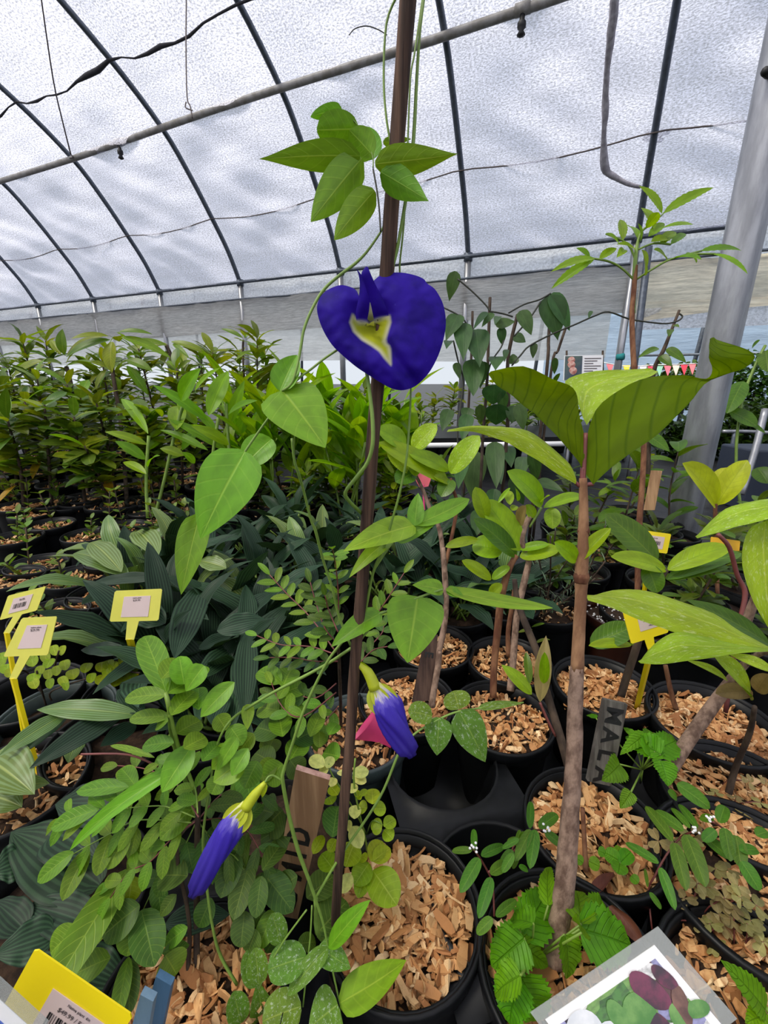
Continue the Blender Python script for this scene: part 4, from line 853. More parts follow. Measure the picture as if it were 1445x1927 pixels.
# open bloom: banner petal with its pale throat, wings and keel
def bloom():
    D_ = crop(580, 490, 5.16); Zc = .262
    Fl = bpy.data.objects.new('flower', None); col.objects.link(Fl); Fl.parent = PEA; Fl.location = P(700, 620, Zc) - origin(PEA); Fl['label'] = 'large open deep blue pea bloom with a yellow throat'
    O = P(700, 620, Zc)
    out = [(627, 205), (700, 145), (800, 120), (920, 120), (1040, 145), (1120, 180), (1155, 225), (1230, 280), (1300, 400), (1330, 520), (1335, 640), (1310, 780), (1260, 930), (1180, 1080), (1080, 1190), (1000, 1240), (900, 1262), (800, 1240), (700, 1185), (580, 1110), (460, 1030), (330, 920), (230, 820), (150, 690), (100, 560), (85, 450), (120, 350), (200, 280), (310, 240), (400, 255), (460, 285), (490, 335), (530, 420), (590, 380)]
    sm_ = smoothpath([Vector((a, b, 0)) for a, b in out] + [Vector((627, 205, 0))], 4)[:-1]; n = len(sm_); rings = 22; cx, cy = 590, 590
    poly = [(430, 520), (405, 600), (440, 690), (520, 770), (620, 830), (690, 880), (745, 955), (805, 1020), (800, 900), (795, 840), (745, 790), (770, 700), (800, 600), (790, 530), (700, 560), (600, 600), (500, 600), (460, 560)]
    def sd(x, y):
        ins = False; dm = 1e9; j = len(poly) - 1
        for i in range(len(poly)):
            x1, y1 = poly[i]; x2, y2 = poly[j]
            if (y1 > y) != (y2 > y) and x < (x2 - x1) * (y - y1) / (y2 - y1) + x1: ins = not ins
            dx, dy = x2 - x1, y2 - y1; t = max(0, min(1, ((x - x1) * dx + (y - y1) * dy) / (dx * dx + dy * dy))); dm = min(dm, math.hypot(x - x1 - t * dx, y - y1 - t * dy)); j = i
        return dm if ins else -dm
    vs, fs, uv, mk = [], [], [], []
    for r in range(rings + 1):
        s = (r / rings) ** .9
        for j in range(n):
            x, y = cx + (sm_[j].x - cx) * s, cy + (sm_[j].y - cy) * s
            # depth: funnel towards the throat, rim rolled back a little, crease down the middle
            q = .016 * math.exp(-((x - 600) ** 2 + (y - 600) ** 2) / 190 ** 2) + .007 * s ** 4
            cr = abs((x - 600) * .80 - (y - 620) * .60) / 60
            if y > 620: q += .004 * math.exp(-cr * cr)
            q += .0012 * noise.noise(Vector((x * .012, y * .012, 3))) * s
            X, Y = D_(x, y); vs.append(P(X, Y, Zc + q) - O); uv.append((j / n, s))
            d = sd(x, y); mk.append(max(0, min(1, .5 + d / 110)))
    for r in range(rings):
        for j in range(n):
            a, b = r * n + j, r * n + (j + 1) % n; fs.append((a, b, b + n, a + n))
    me = mesh('banner_petal', vs, fs, uv); at = me.attributes.new('throat', 'FLOAT', 'POINT'); at.data.foreach_set('value', mk)
    k = NT('deep blue petal'); a = k.new('ShaderNodeAttribute', attribute_name='throat')
    tcn = k.new('ShaderNodeTexCoord').outputs['Object']; nz = k.noise(70, tcn, 4)
    blue = k.mix(k.rng(nz, .35, .7), srgb(46, 18, 156), srgb(32, 10, 124))
    cr = k.new('ShaderNodeValToRGB'); k.link(a.outputs['Fac'], cr.inputs[0]); e = cr.color_ramp.elements; e[0].position = .0; e[0].color = (0, 0, 0, 1); e[1].position = .72; e[1].color = (1, 1, 1, 1)
    thr = k.mix(k.rng(a.outputs['Fac'], .45, .95), srgb(206, 204, 168), srgb(178, 184, 42))
    sp = k.noise(260, tcn, 5, .75); blue = k.mix(k.math('MULTIPLY', k.rng(sp, .66, .74), .35), blue, srgb(110, 90, 220))
    c = k.mix(k.rng(a.outputs['Fac'], .3, .62), blue, thr); k.link(c, k.p.inputs['Base Color']); k.p.inputs['Roughness'].default_value = .6; k.p.inputs['Specular IOR Level'].default_value = .15
    tr = k.new('ShaderNodeBsdfTranslucent'); k.link(c, tr.inputs[0]); mx = k.new('ShaderNodeMixShader'); mx.inputs[0].default_value = .3; k.link(k.p.outputs[0], mx.inputs[1]); k.link(tr.outputs[0], mx.inputs[2]); k.link(mx.outputs[0], k.out.inputs[0])
    obj('banner_petal', me, k.m, Fl)
    # wings and keel stand up out of the throat
    def petal(name, A, B, cup):
        me2 = None
        A2 = [P(*D_(x, y), Zc + z) for x, y, z in A]; B2 = [P(*D_(x, y), Zc + z) for x, y, z in B]
        A2, B2 = smoothpath(A2, 4), smoothpath(B2, 4); n2 = len(A2); v2, f2, u2, m2 = [], [], [], []
        for i in range(n2):
            d = B2[i] - A2[i]
            for j in range(9):
                u = j / 8; v2.append(A2[i] + d * u - FWD * (cup * d.length * 4 * u * (1 - u)) - O); u2.append((u, i / n2)); m2.append(max(0, (.9 if name == 'keel_petal' else .5) - (.5 if name == 'keel_petal' else 2.2) * i / n2))
        for i in range(n2 - 1):
            for j in range(8): q = i * 9 + j; f2.append((q, q + 1, q + 10, q + 9))
        me2 = mesh(name, v2, f2, u2); a2 = me2.attributes.new('throat', 'FLOAT', 'POINT'); a2.data.foreach_set('value', m2); obj(name, me2, k.m, Fl)
    petal('wing_petal', [(468, 590, -.001), (462, 500, -.003), (492, 345, -.007), (500, 230, -.01), (490, 150, -.012), (470, 88, -.013)], [(596, 620, .004), (600, 500, -.004), (592, 380, -.009), (580, 260, -.012), (545, 180, -.013), (478, 92, -.013)], .15)
    petal('wing_petal', [(596, 610, .003), (606, 480, -.005), (582, 340, -.010), (545, 220, -.014), (515, 130, -.016), (555, 62, -.016)], [(782, 540, -.001), (768, 490, -.004), (712, 350, -.008), (648, 225, -.013), (602, 120, -.016), (578, 62, -.016)], .12)
    petal('keel_petal', [(565, 640, .010), (570, 590, .002), (588, 500, -.006), (596, 410, -.010)], [(640, 640, .010), (640, 590, .002), (622, 500, -.006), (604, 410, -.010)], .3)
    vs_ = [P(700, 600, Zc + .018), P(704, 585, Zc + .03), P(700, 600, Zc + .045), P(690, 660, Zc + .04), P(690, 700, .275)]
    tube('calyx', Fl, [p for p in vs_[:3]], [.004, .007, .002], M_STEM, 8, 3)
    tube('flower_stalk', Fl, vs_[2:], .0012, M_VINE, 6, 3)
bloom()
# two closed, hanging blooms
k = NT('folded blue petal'); uvn = k.new('ShaderNodeUVMap').outputs[0]; sx_ = k.new('ShaderNodeSeparateXYZ'); k.link(uvn, sx_.inputs[0])
nz_ = k.noise(9, k.mapping(uvn, (3, .8, 1)), 3); tt_ = k.math('ADD', sx_.outputs[1], k.math('MULTIPLY', k.math('SUBTRACT', nz_, .5), .35))
cr_ = k.new('ShaderNodeValToRGB'); k.link(tt_, cr_.inputs[0]); e_ = cr_.color_ramp.elements
e_[0].position = .04; e_[0].color = srgb(206, 208, 120); e_[1].position = .34; e_[1].color = srgb(50, 28, 160)
q_ = e_.new(.13); q_.color = srgb(190, 184, 200); q_ = e_.new(.22); q_.color = srgb(98, 84, 184); q_ = e_.new(1.0); q_.color = srgb(30, 12, 110)
k.link(cr_.outputs[0], k.p.inputs['Base Color']); k.p.inputs['Roughness'].default_value = .6; M_FOLD = k.m
M_CALYX = simple('yellow green calyx', srgb(186, 196, 40), .5, 0, 40, .2)
def closed(Zb, Zt, base, mid, tip, wpx, cal, label, bendv):
    B, Mi, Tp = P(*base, Zb), P(*mid, (Zb + Zt) / 2), P(*tip, Zt); O0 = origin(PEA)
    Fl = bpy.data.objects.new('flower', None); col.objects.link(Fl); Fl.parent = PEA; Fl.location = B - O0; Fl['label'] = label
    pts = smoothpath([P(*cal[2], Zb), B, Mi, Tp], 8)[6:]; n = len(pts); rm = wpx / 2 * Zb / F
    vs, fs, uv = [], [], []
    for i, p in enumerate(pts):
        t = i / (n - 1); r = rm * (min(1, .32 + 2.2 * t) * (1 - .55 * t ** 2.2) * (1 if t < .93 else .55)); ax_ = (pts[min(i + 1, n - 1)] - pts[max(i - 1, 0)]).normalized()
        X = ax_.cross(FWD).normalized(); Yv = ax_.cross(X)
        for j in range(48):
            a = j / 48 * 6.283; rr = r * (1 + .2 * math.sin(3 * a + 7 * t) * min(1, t * 1.5) + .09 * math.sin(8 * a + 13 * t) * min(1, t * 2)); vs.append(p + X * math.cos(a) * rr + Yv * math.sin(a) * rr * .6 - B); uv.append((j / 48, t))
    for i in range(n - 1):
        for j in range(48): a, b = i * 48 + j, i * 48 + (j + 1) % 48; fs.append((a, b, b + 48, a + 48))
    fs.append(tuple(range((n - 1) * 48, n * 48)))
    obj('folded_petal', mesh('folded_petal', vs, fs, uv), M_FOLD, Fl)
    c0, c1, c2 = cal; tube('calyx', Fl, [P(*c2, Zb), P(*c1, Zb), P(*c0, Zb)], [.0016, .0042, .0052], M_CALYX, 10, 3)
    ad = (P(*c0, Zb) - P(*c2, Zb)).normalized(); sd_ = ad.cross(FWD).normalized()
    for s in (-1, -.35, .3, 1):
        b_ = P(*c0, Zb) + sd_ * s * .0045 - ad * .002 - FWD * .003 * (1 - abs(s)); leaf_obj('sepal', Fl, b_, b_ + ad * .02 + sd_ * s * .006 - FWD * .002, .009, M_CALYX, 'lance', -FWD, .3, .2, nl=6, nw=4)
    leaf_obj('bract', Fl, P(*c2, Zb), P(*c2, Zb) + ad * .012 + sd_ * .006, .006, LM['lime'], 'ovate', -FWD, nl=6, nw=4)
    return Fl
closed(.35, .345, (714, 1302), (742, 1360), (776, 1424), 58, ((706, 1296), (692, 1265), (672, 1247)), 'closed blue bloom hanging beside the lower stake', 0)
vine('flower_stalk', PEA, ((667, 1217, .355), (664, 1232, .352), (667, 1243, .35), (674, 1249, .35)), 5, M_VINE)
closed(.375, .37, (452, 1528), (412, 1600), (360, 1688), 50, ((462, 1520), (480, 1495), (499, 1472)), 'closed blue bloom hanging low at left of the stake', 0)
vine('flower_stalk', PEA, ((532, 1470, .382), (515, 1460, .38), (505, 1462, .377), (499, 1472, .375)), 4, M_VINE)
# ------------------------------------------------------------------ right hand saplings
M_BARKT = bark('tan young bark', srgb(168, 128, 94), srgb(124, 88, 64), 70, (1, 1, .3), .8)
C5, CE, CR, CW, C2, CV = crop(945, 480, 2.89), crop(945, 940, 2.89), crop(945, 1427, 2.89), crop(840, 860, 5.35), crop(722, 0, 2.0), crop(820, 500, 4.82)
CQ = crop(1130, 960, 4.587)
# big trunk with four giant leaves
S1 = thing('fruit_tree_sapling', base_at(1075, 1818), 'fruit tree sapling with a long bare trunk and four giant leaves at the top', 'tree sapling')
add_pot(S1, R=.088, H=.17, n=240, Ls=(.014, .034), singles=60)
vine('trunk', S1, [(*q, Z) for q, Z in (((1040, 1815), .437), ((1046, 1770), .44), ((1060, 1690), .44), ((1068, 1600), .44), ((1075, 1500), .44), ((1080, 1420), .44), ((1082, 1330), .438), ((1086, 1255), .436))], [34, 38, 37, 35, 31, 29, 27, 25], M_BARK, 16, .16)
vine('upper_trunk', S1, [(*q, Z) for q, Z in (((1086, 1262), .436), ((1090, 1180), .434), ((1093, 1120), .432), ((1094, 1085), .43), ((1097, 1030), .428), ((1098, 960), .425), ((1097, 900), .42))], [24, 22, 21, 25, 20, 17, 14], M_BARKT, 14, .1)
vine('bark_joint', S1, [(*q, .43) for q in ((1093, 1098), (1094, 1086), (1095, 1076))], [22, 30, 22], M_BARKR, 10); vine('bark_joint', S1, [(*q, .428) for q in ((1097, 1008), (1098, 1000), (1098, 990))], [18, 23, 18], M_BARKR, 10)
def Z_(pts, zs): return [(x, y, z) for (x, y), z in zip(pts, interp(zs, len(pts)))]
bg_ = LM['big']
ruled(S1, Z_([(1116, 912), (1150, 880), (1187, 853), (1240, 815), (1291, 765), (1325, 724), (1362, 706), (1400, 693), (1421, 672), (1392, 652), (1347, 640)], [.42, .40, .37, .35, .35]), Z_([(1098, 885), (1103, 826), (1122, 771), (1166, 733), (1222, 710), (1285, 706), (1328, 713), (1340, 696), (1334, 672), (1334, 655), (1336, 637)], [.42, .43, .42, .37, .34, .34]), bg_, cup=.08, half=True)
ruled(S1, Z_([(1095, 882), (1083, 861), (1049, 823), (1014, 786), (996, 772), (965, 746), (935, 725), (919, 705)], [.42, .40, .37]), Z_([(1100, 860), (1099, 815), (1088, 775), (1087, 745), (1069, 724), (1036, 712), (985, 689), (923, 699)], [.42, .43, .37]), bg_, cup=.08, half=True)
ruled(S1, Z_([(1104, 800), (1130, 765), (1160, 738), (1195, 720), (1225, 708), (1238, 699)], [.44, .47, .5]), Z_([(1094, 775), (1075, 735), (1063, 718), (1100, 701), (1165, 696), (1225, 693)], [.44, .48, .5]), LM['big_top'], cup=.06)
ruled(S1, Z_([(1083, 911), (1049, 892), (1014, 868), (980, 848), (945, 829), (900, 815), (870, 811), (841, 813)], [.42, .40, .37]), Z_([(1084, 900), (1072, 873), (1049, 852), (1014, 822), (980, 807), (940, 803), (895, 802), (845, 810)], [.42, .42, .38]), LM['big_top'], cup=-.12)
for q in (((1097, 915), (1105, 912), (1116, 911)), ((1097, 915), (1095, 900), (1096, 880)), ((1097, 915), (1090, 914), (1083, 908)), ((1097, 910), (1099, 880), (1102, 815))): vine('petiole', S1, [(*p, .422) for p in q], 8, M_REDSTEM)
LF(S1, (1086, 1056, .43), (1149, 994, .42), 28, LM['sap'], 'ellip', fold=.5, n=Vector((-.6, -.6, .4))); LF(S1, (1085, 1055, .43), (1043, 1020, .42), 34, LM['sap'], 'ellip', fold=.4, n=Vector((.3, -.9, .3)))
vine('petiole', S1, ((1092, 1082, .43), (1086, 1068, .43), (1085, 1054, .43)), 6, M_BARKR)
# whorl with bright young leaves
def whorl(T, c, rows, Z):
    for r in rows:
        k2 = dict(r[4]) if len(r) > 4 else {}; m = k2.pop('mat', 'sap'); dz = k2.pop('dz', ru(-.05, .03)); sh = k2.pop('shape', 'ellip')
        b, t = (r[0][0], r[0][1]), (r[1][0], r[1][1]); LF(T, c(*b, Z), c(*t, Z + dz), r[2] * 1.08, LM[m], sh, **k2)
S2 = thing('fruit_tree_sapling', base_at(945, 1343), 'sapling with a whorl of bright leaves on twin cut back trunks', 'tree sapling')
add_pot(S2, R=.085, H=.17, n=190, Ls=(.014, .032)); Zw = .78
vine('trunk', S2, [(*q, Z) for q, Z in (((928, 1312), .785), ((930, 1250), .79), ((937, 1180), .79), ((944, 1120), .785), ((958, 1070), .78), ((972, 1045), .78))], [13, 13, 14, 14, 12, 10], M_BARKR, 9)
vine('trunk', S2, [(*q, Z) for q, Z in (((960, 1300), .77), ((966, 1235), .78), ((972, 1160), .78), ((985, 1100), .78), ((995, 1050), .78), ((982, 1020), .78), ((988, 990), .78), ((996, 972), .78))], [14, 13, 12, 13, 11, 11, 10, 10], M_BARK, 9)
vine('twig', S2, [(*q, Zw) for q in ((996, 992), (1010, 970), (1019, 955))], 5, M_STEM)
whorl(S2, CW, [((745, 940), (380, 430), 50, 0), ((705, 1000), (275, 622), 38, 0, dict(mat='sap_dark')), ((395, 625), (290, 303), 30, 0, dict(mat='sap')), ((560, 950), (262, 890), 46, 0, dict(shape='round')), ((320, 830), (-10, 905), 20, 0), ((740, 1005), (1138, 930), 32, 0), ((740, 930), (1032, 880), 18, 0),
               ((960, 490), (612, 142), 42, 0, dict(bend=.8)), ((980, 510), (1380, 398), 22, 0, dict(bend=.8)), ((450, 1235), (155, 1042), 24, 0), ((460, 1230), (638, 1100), 18, 0), ((1060, 510), (1070, 722), 28, 0, dict(mat='lime')), ((740, 680), (800, 490), 24, 0, dict(mat='brownleaf')), ((880, 610), (800, 480), 20, 0), ((950, 470), (1040, 390), 12, 0), ((440, 1400), (560, 1280), 22, 0), ((660, 540), (700, 490), 14, 0), ((640, 480), (625, 340), 16, 0), ((710, 440), (690, 310), 14, 0), ((520, 460), (640, 310), 8, 0)], Zw)
S3 = thing('fruit_tree_sapling', base_at(1118, 1550), 'leaning thin trunked sapling rooted behind the bare trunk in wood chips', 'tree sapling')
add_pot(S3, R=.085, H=.17, n=230, Ls=(.014, .034), singles=70)
vine('trunk', S3, [(*q, Z) for q, Z in (((1090, 1500), .615), ((1078, 1470), .62), ((1055, 1390), .63), ((1025, 1290), .65), ((1015, 1240), .66), ((985, 1165), .68), ((973, 1130), .69), ((968, 1090), .69))], [16, 17, 16, 14, 14, 13, 11, 9], M_TWIG, 9)
vine('trunk', S3, [(*q, Z) for q, Z in (((1102, 1640), .52), ((1100, 1590), .53), ((1096, 1520), .54))], [10, 9, 8], M_BARKR, 8)
vine('twig', S3, [(*q, .63) for q in ((1045, 1385), (1028, 1350), (1016, 1322))], 5, M_REDSTEM)
whorl(S3, CE, [((205, 1100), (238, 740), 28, 0, dict(mat='brownleaf', shape='lance')), ((160, 1060), (-5, 898), 24, 0, dict(shape='lance', bend=.7)), ((150, 1000), (130, 830), 14, 0, dict(mat='sap_dark')), ((225, 1000), (230, 830), 18, 0)], .63)
# sapling with whorl in front of the column
S4 = thing('fruit_tree_sapling', base_at(1135, 1287), 'sapling with a fan of broad leaves in front of the column foot', 'tree sapling')
add_pot(S4, R=.088, H=.17, n=260, Ls=(.016, .036))
vine('trunk', S4, [(*q, Z) for q, Z in (((1168, 1310), .77), ((1180, 1270), .77), ((1198, 1215), .77), ((1215, 1150), .77), ((1242, 1092), .77), ((1254, 1072), .77))], [14, 14, 14, 12, 11, 9], M_TWIG, 9)
whorl(S4, CQ, [((490, 440), (45, 32), 50, 0, dict(mat='sap_dark', fold=.15)), ((570, 515), (90, 402), 36, 0, dict(mat='sap')), ((580, 515), (1112, 320), 38, 0, dict(bend=.8)), ((570, 600), (1212, 372), 32, 0, dict(mat='sap_dark', fold=.4)), ((575, 605), (1112, 490), 18, 0, dict(mat='sap_dark')), ((400, 470), (490, 712), 36, 0, dict(mat='sap_dark')), ((0, 1150), (290, 1160), 10, 0)], .77)
whorl(S4, CE, [((480, 795), (720, 690), 44, 0, dict(mat='sap_dark')), ((700, 790), (470, 795), 20, 0, dict(mat='sap'))], .74)
# right edge sapling with water marked giant leaves
S5 = thing('fruit_tree_sapling', base_at(1340, 1352), 'sapling with huge water marked leaves reaching in from the right edge', 'tree sapling')
add_pot(S5, R=.096, H=.17, n=260, Ls=(.016, .036)); Zr = .5
ruled(S5, Z_([(1455, 1222), (1395, 1189), (1343, 1155), (1274, 1129), (1204, 1110), (1153, 1111), (1106, 1126)], [.56, .54, .5]), Z_([(1455, 1225), (1390, 1216), (1330, 1203), (1274, 1191), (1225, 1175), (1165, 1150), (1106, 1129)], [.55, .5, .46]), LM['big_top'], cup=-.1)
ruled(S5, Z_([(1455, 1222), (1390, 1213), (1330, 1199), (1275, 1189), (1240, 1205), (1218, 1226), (1204, 1246)], [.55, .5, .46]), Z_([(1455, 1226), (1395, 1229), (1340, 1238), (1290, 1244), (1256, 1249), (1225, 1250), (1205, 1248)], [.54, .48, .44]), LM['big_top'], cup=-.08)
ruled(S5, Z_([(1312, 1010), (1335, 982), (1365, 958), (1405, 945), (1470, 936)], [.52, .5]), Z_([(1312, 1013), (1345, 1004), (1380, 993), (1415, 984), (1470, 972)], [.5, .47]), LM['big_top'], cup=-.08)
ruled(S5, Z_([(1428, 984), (1409, 997), (1396, 1036), (1400, 1080), (1418, 1134), (1452, 1192)], [.5, .48]), Z_([(1450, 975), (1470, 1000), (1485, 1040), (1485, 1080), (1475, 1130), (1456, 1196)], [.49, .47]), LM['big_top'], cup=.06)
LF(S5, (1455, 1262, .53), (1372, 1232, .53), 24, LM['big_top'], 'lance'); LF(S5, (1450, 1215, .58), (1290, 1128, .58), 40, LM['sap_dark'], 'lance')
whorl(S5, CE, [((1350, 1060), (1148, 848), 44, 0, dict(mat='big_top')), ((1225, 985), (1008, 878), 18, 0, dict(mat='big_top', shape='lance')), ((1360, 1045), (1160, 1055), 30, 0, dict(mat='brownleaf')), ((1385, 1045), (1450, 950), 30, 0, dict(mat='brownleaf')), ((1350, 1090), (1290, 1010), 16, 0, dict(mat='sap_dark'))], .62)
vine('trunk', S5, [(*q, Z) for q, Z in (((1262, 1445), .62), ((1290, 1400), .63), ((1325, 1350), .64), ((1358, 1305), .64), ((1390, 1262), .63), ((1420, 1235), .6), ((1455, 1224), .56))], [26, 25, 24, 22, 16, 10, 8], M_BARK, 10)
vine('trunk', S5, [(*q, Z) for q, Z in (((1398, 1187), .63), ((1412, 1150), .62), ((1425, 1115), .6), ((1440, 1060), .56), ((1452, 985), .5))], [17, 16, 15, 12, 9], M_BARK, 9)
vine('trunk', S5, [(*q, Z) for q, Z in (((1365, 1340), .68), ((1380, 1240), .67), ((1391, 1174), .66), ((1402, 1117), .66), ((1387, 1082), .66), ((1372, 1030), .65), ((1350, 1005), .65))], [8, 8, 8, 9, 8, 8, 8], M_REDSTEM, 8)
vine('trunk', S5, [(*q, .7) for q in ((1272, 1335), (1262, 1300), (1252, 1252))], [10, 9, 8], M_BARKR, 8)
# cupped yellow leaf seedling by the column
S6 = thing('young_tree', base_at(1350, 1130), 'young plant ending in a cupped yellow leaf beside the column', 'tree sapling')
add_pot(S6, R=.083, mulch=None)
vine('stem', S6, [(*q, 1.0) for q in ((1350, 1120), (1348, 1040), (1346, 980), (1346, 948))], 7, M_BARKR)
LF(S6, (1346, 952, 1.0), (1284, 872, .95), 56, LM['yellow'], 'ellip', n=Vector((.6, -.8, .1)), fold=.4); LF(S6, (1348, 950, 1.0), (1406, 866, .97), 44, LM['yellow'], 'ellip', n=Vector((-.7, -.6, .2)), fold=.3); LF(S6, (1346, 952, 1.0), (1370, 880, 1.05), 44, LM['yellow'], 'ellip')
for j in range(14):
    an = j * 2.4; d = Vector((math.cos(an), math.sin(an) * .8, ru(-.1, .6))); put_leaf(S6, 'oval_dk', P(1347, 985 + j * 6, 1.0), d, ru(.05, .08))
# tall plant with toothed compound leaves at the top
S7 = thing('compound_leaved_tree', base_at(1200, 1150), 'tall slim reddish stem topped by toothed compound leaves right of the giant leaves', 'tree sapling')
add_pot(S7, R=.083, mulch=None); Zt = .95
vine('stem', S7, [(*q, Zt) for q in ((1199, 1150), (1200, 1060), (1203, 980), (1209, 900), (1211, 830), (1203, 760), (1193, 690), (1189, 600), (1193, 540), (1196, 500))], [10, 10, 11, 10, 10, 10, 10, 9.5, 9, 8], M_BARKR, 9)
vine('stem', S7, [(*q, Zt) for q in ((1191, 590), (1193, 540), (1196, 480), (1205, 440), (1220, 425), (1245, 405), (1248, 400))], [8, 8, 7, 5, 4, 3, 2], M_STEM)
for q in (((1194, 528), (1170, 505), (1145, 492), (1112, 486)), ((1194, 528), (1230, 505), (1262, 488), (1320, 472)), ((1196, 490), (1185, 465), (1170, 452), (1140, 440)), ((1200, 470), (1230, 458), (1262, 460)), ((1300, 478), (1345, 478))): vine('petiole', S7, [(*p, Zt) for p in q], 4, M_STEM)
for b, t, wp in (((1120, 487), (1036, 512), 20), ((1118, 488), (1037, 544), 20), ((1110, 487), (1084, 467), 18), ((1128, 488), (1160, 467), 18), ((1318, 473), (1395, 472), 17), ((1340, 478), (1407, 516), 20), ((1270, 485), (1320, 489), 24), ((1245, 402), (1202, 350), 24), ((1248, 402), (1343, 353), 24), ((1230, 430), (1206, 391), 22), ((1245, 430), (1305, 423), 15), ((1243, 460), (1270, 436), 22), ((1172, 452), (1167, 413), 17), ((1165, 460), (1138, 440), 17), ((1262, 460), (1290, 440), 16), ((1212, 518), (1207, 470), 30), ((1215, 430), (1240, 400), 20), ((1200, 450), (1180, 425), 18), ((1225, 455), (1260, 450), 20), ((1195, 470), (1160, 460), 16), ((1205, 455), (1200, 420), 16), ((1220, 445), (1250, 420), 18), ((1175, 470), (1160, 485), 16), ((1230, 470), (1255, 490), 18), ((1290, 478), (1310, 495), 14)):
    LF(S7, (*b, Zt), (*t, Zt + ru(-.06, .06)), wp, LM['ginger'], 'lance', name='leaflet', bend=.4, fold=.35, teeth=1, nl=18, n=Vector((ru(-.2, .2), -.7, .6)))
# ---- climbing heart leaved vines on dark sticks
def stick(lab, pts, w_=6, Z=1.35):
    p = P(*pts[-1], Z); T = thing('climbing_stick', Vector((p.x, p.y, 0)), lab, 'stick', 'sticks of the climbing vines'); vine('stick', T, [(*q, Z) for q in pts] + [Vector((p.x, p.y, .1))], w_, M_TWIG)
PV = thing('heart_leaf_vine', base_at(925, 1010), 'dark green heart leaved vine climbing sticks right of the blue flower', 'climbing vine'); add_pot(PV, R=.1, mulch='chips', n=60); Zp = 1.3
stick('dark vine stick standing tallest right of the blue flower', ((922, 560), (919, 640), (917, 707), (908, 830), (905, 900)), 6); stick('short dark stick half hidden by the vine leaves', ((889, 586), (888, 640), (884, 720)), 5, 1.5)
stick('straight brown stick through the big hanging vine leaf', ((1037, 566), (1032, 640), (1028, 705)), 6, 1.5); stick('brown stick leaning right below the big hanging vine leaf', ((1066, 612), (1050, 660), (1036, 706)), 5, 1.5); stick('twiggy dark stick wound with a thin stem', ((974, 592), (962, 640), (955, 690), (955, 800)), 7)
for pts in (((861, 525), (888, 548), (913, 573), (922, 586)), ((835, 579), (868, 597), (884, 620)), ((922, 586), (945, 590), (965, 596)), ((957, 589), (986, 573), (1015, 564), (1036, 552)), ((967, 633), (996, 600), (1017, 568)), ((963, 688), (980, 668), (996, 651), (1038, 629), (1079, 612), (1120, 594), (1145, 587), (1183, 600), (1219, 606), (1253, 609), (1275, 604), (1284, 596), (1278, 590)), ((853, 641), (862, 680), (872, 718), (866, 770), (861, 830), (872, 950)), ((917, 707), (925, 680), (942, 655), (948, 640))): vine('vine', PV, [(*q, Zp) for q in pts], 3.2, M_DSTEM)
for b, t, wp in (((180, 50), (120, 328), 26), ((205, 440), (88, 690), 34), ((360, 578), (398, 925), 48), ((345, 850), (340, 1185), 42), ((245, 520), (250, 870), 36), ((1032, 268), (1106, 680), 50), ((1052, 250), (1213, 592), 32), ((770, 408), (866, 630), 28), ((545, 545), (718, 505), 24), ((592, 560), (602, 720), 18), ((708, 640), (815, 695), 22), ((892, 700), (880, 842), 14), ((742, 830), (663, 890), 22), ((552, 825), (540, 955), 30), ((1082, 835), (1075, 985), 12), ((460, 420), (340, 580), 14), ((520, 430), (415, 560), 14), ((570, 460), (535, 540), 14), ((120, 680), (95, 760), 18), ((640, 760), (620, 880), 12), ((180, 880), (220, 1040), 16), ((530, 1080), (520, 1260), 44), ((560, 1255), (545, 1445), 44), ((400, 1260), (405, 1440), 20), ((700, 1270), (690, 1430), 26), ((600, 1140), (610, 1340), 22), ((1410, 410), (1385, 480), 8), ((440, 870), (400, 1120), 24), ((300, 1290), (260, 1420), 26)):
    LF(PV, CV(*b, Zp), CV(*t, Zp + ru(-.08, .05)), wp, LM['pepper'], 'acum' if rnd() < .5 else 'ovate', bend=.4, fold=.15)
for b, t, wp in (((894, 850), (888, 938), 46), ((930, 832), (934, 920), 36), ((925, 845), (943, 912), 34), ((985, 860), (975, 910), 28), ((870, 860), (862, 920), 30), ((905, 960), (895, 1010), 34), ((955, 840), (962, 880), 26), ((1000, 850), (1010, 905), 26), ((880, 780), (870, 830), 28), ((860, 930), (850, 990), 30), ((1010, 905), (1060, 925), 24), ((960, 900), (985, 950), 30), ((930, 920), (925, 975), 30), ((975, 760), (985, 810), 26), ((845, 770), (832, 812), 26)):
    LF(PV, (*b, Zp + ru(-.1, .15)), (*t, Zp + ru(-.15, .1)), wp, LM['pepper'], 'ovate', bend=.4, fold=.15)
T = thing('heart_leaf_vine', base_at(1235, 1000), 'thin vine on a twisted stick in front of the pale blue film', 'climbing vine'); add_pot(T, R=.083, mulch=None)
vine('stick', T, [(*q, 1.5) for q in ((1278, 584), (1262, 625), (1248, 660), (1230, 700), (1222, 800), (1218, 960))], [5, 6, 8, 8, 8, 8], M_TWIG)
for b, t, wp in (((1238, 655), (1200, 674), 14), ((1255, 656), (1291, 683), 18), ((1242, 670), (1264, 690), 18), ((1262, 620), (1258, 634), 12), ((1268, 612), (1278, 616), 8), ((1225, 760), (1195, 790), 20), ((1220, 820), (1260, 850), 24)): LF(T, (*b, 1.48), (*t, 1.45), wp, LM['sap_dark'], 'ovate')
T = thing('leafy_shoot', base_at(1400, 1010), 'leafy shoot beyond the column with two broad hanging leaves', 'plant'); add_pot(T, mulch=None)
vine('stem', T, [(*q, 1.9) for q in ((1400, 1000), (1385, 870), (1395, 760), (1420, 690), (1440, 650))], 5, M_STEM)
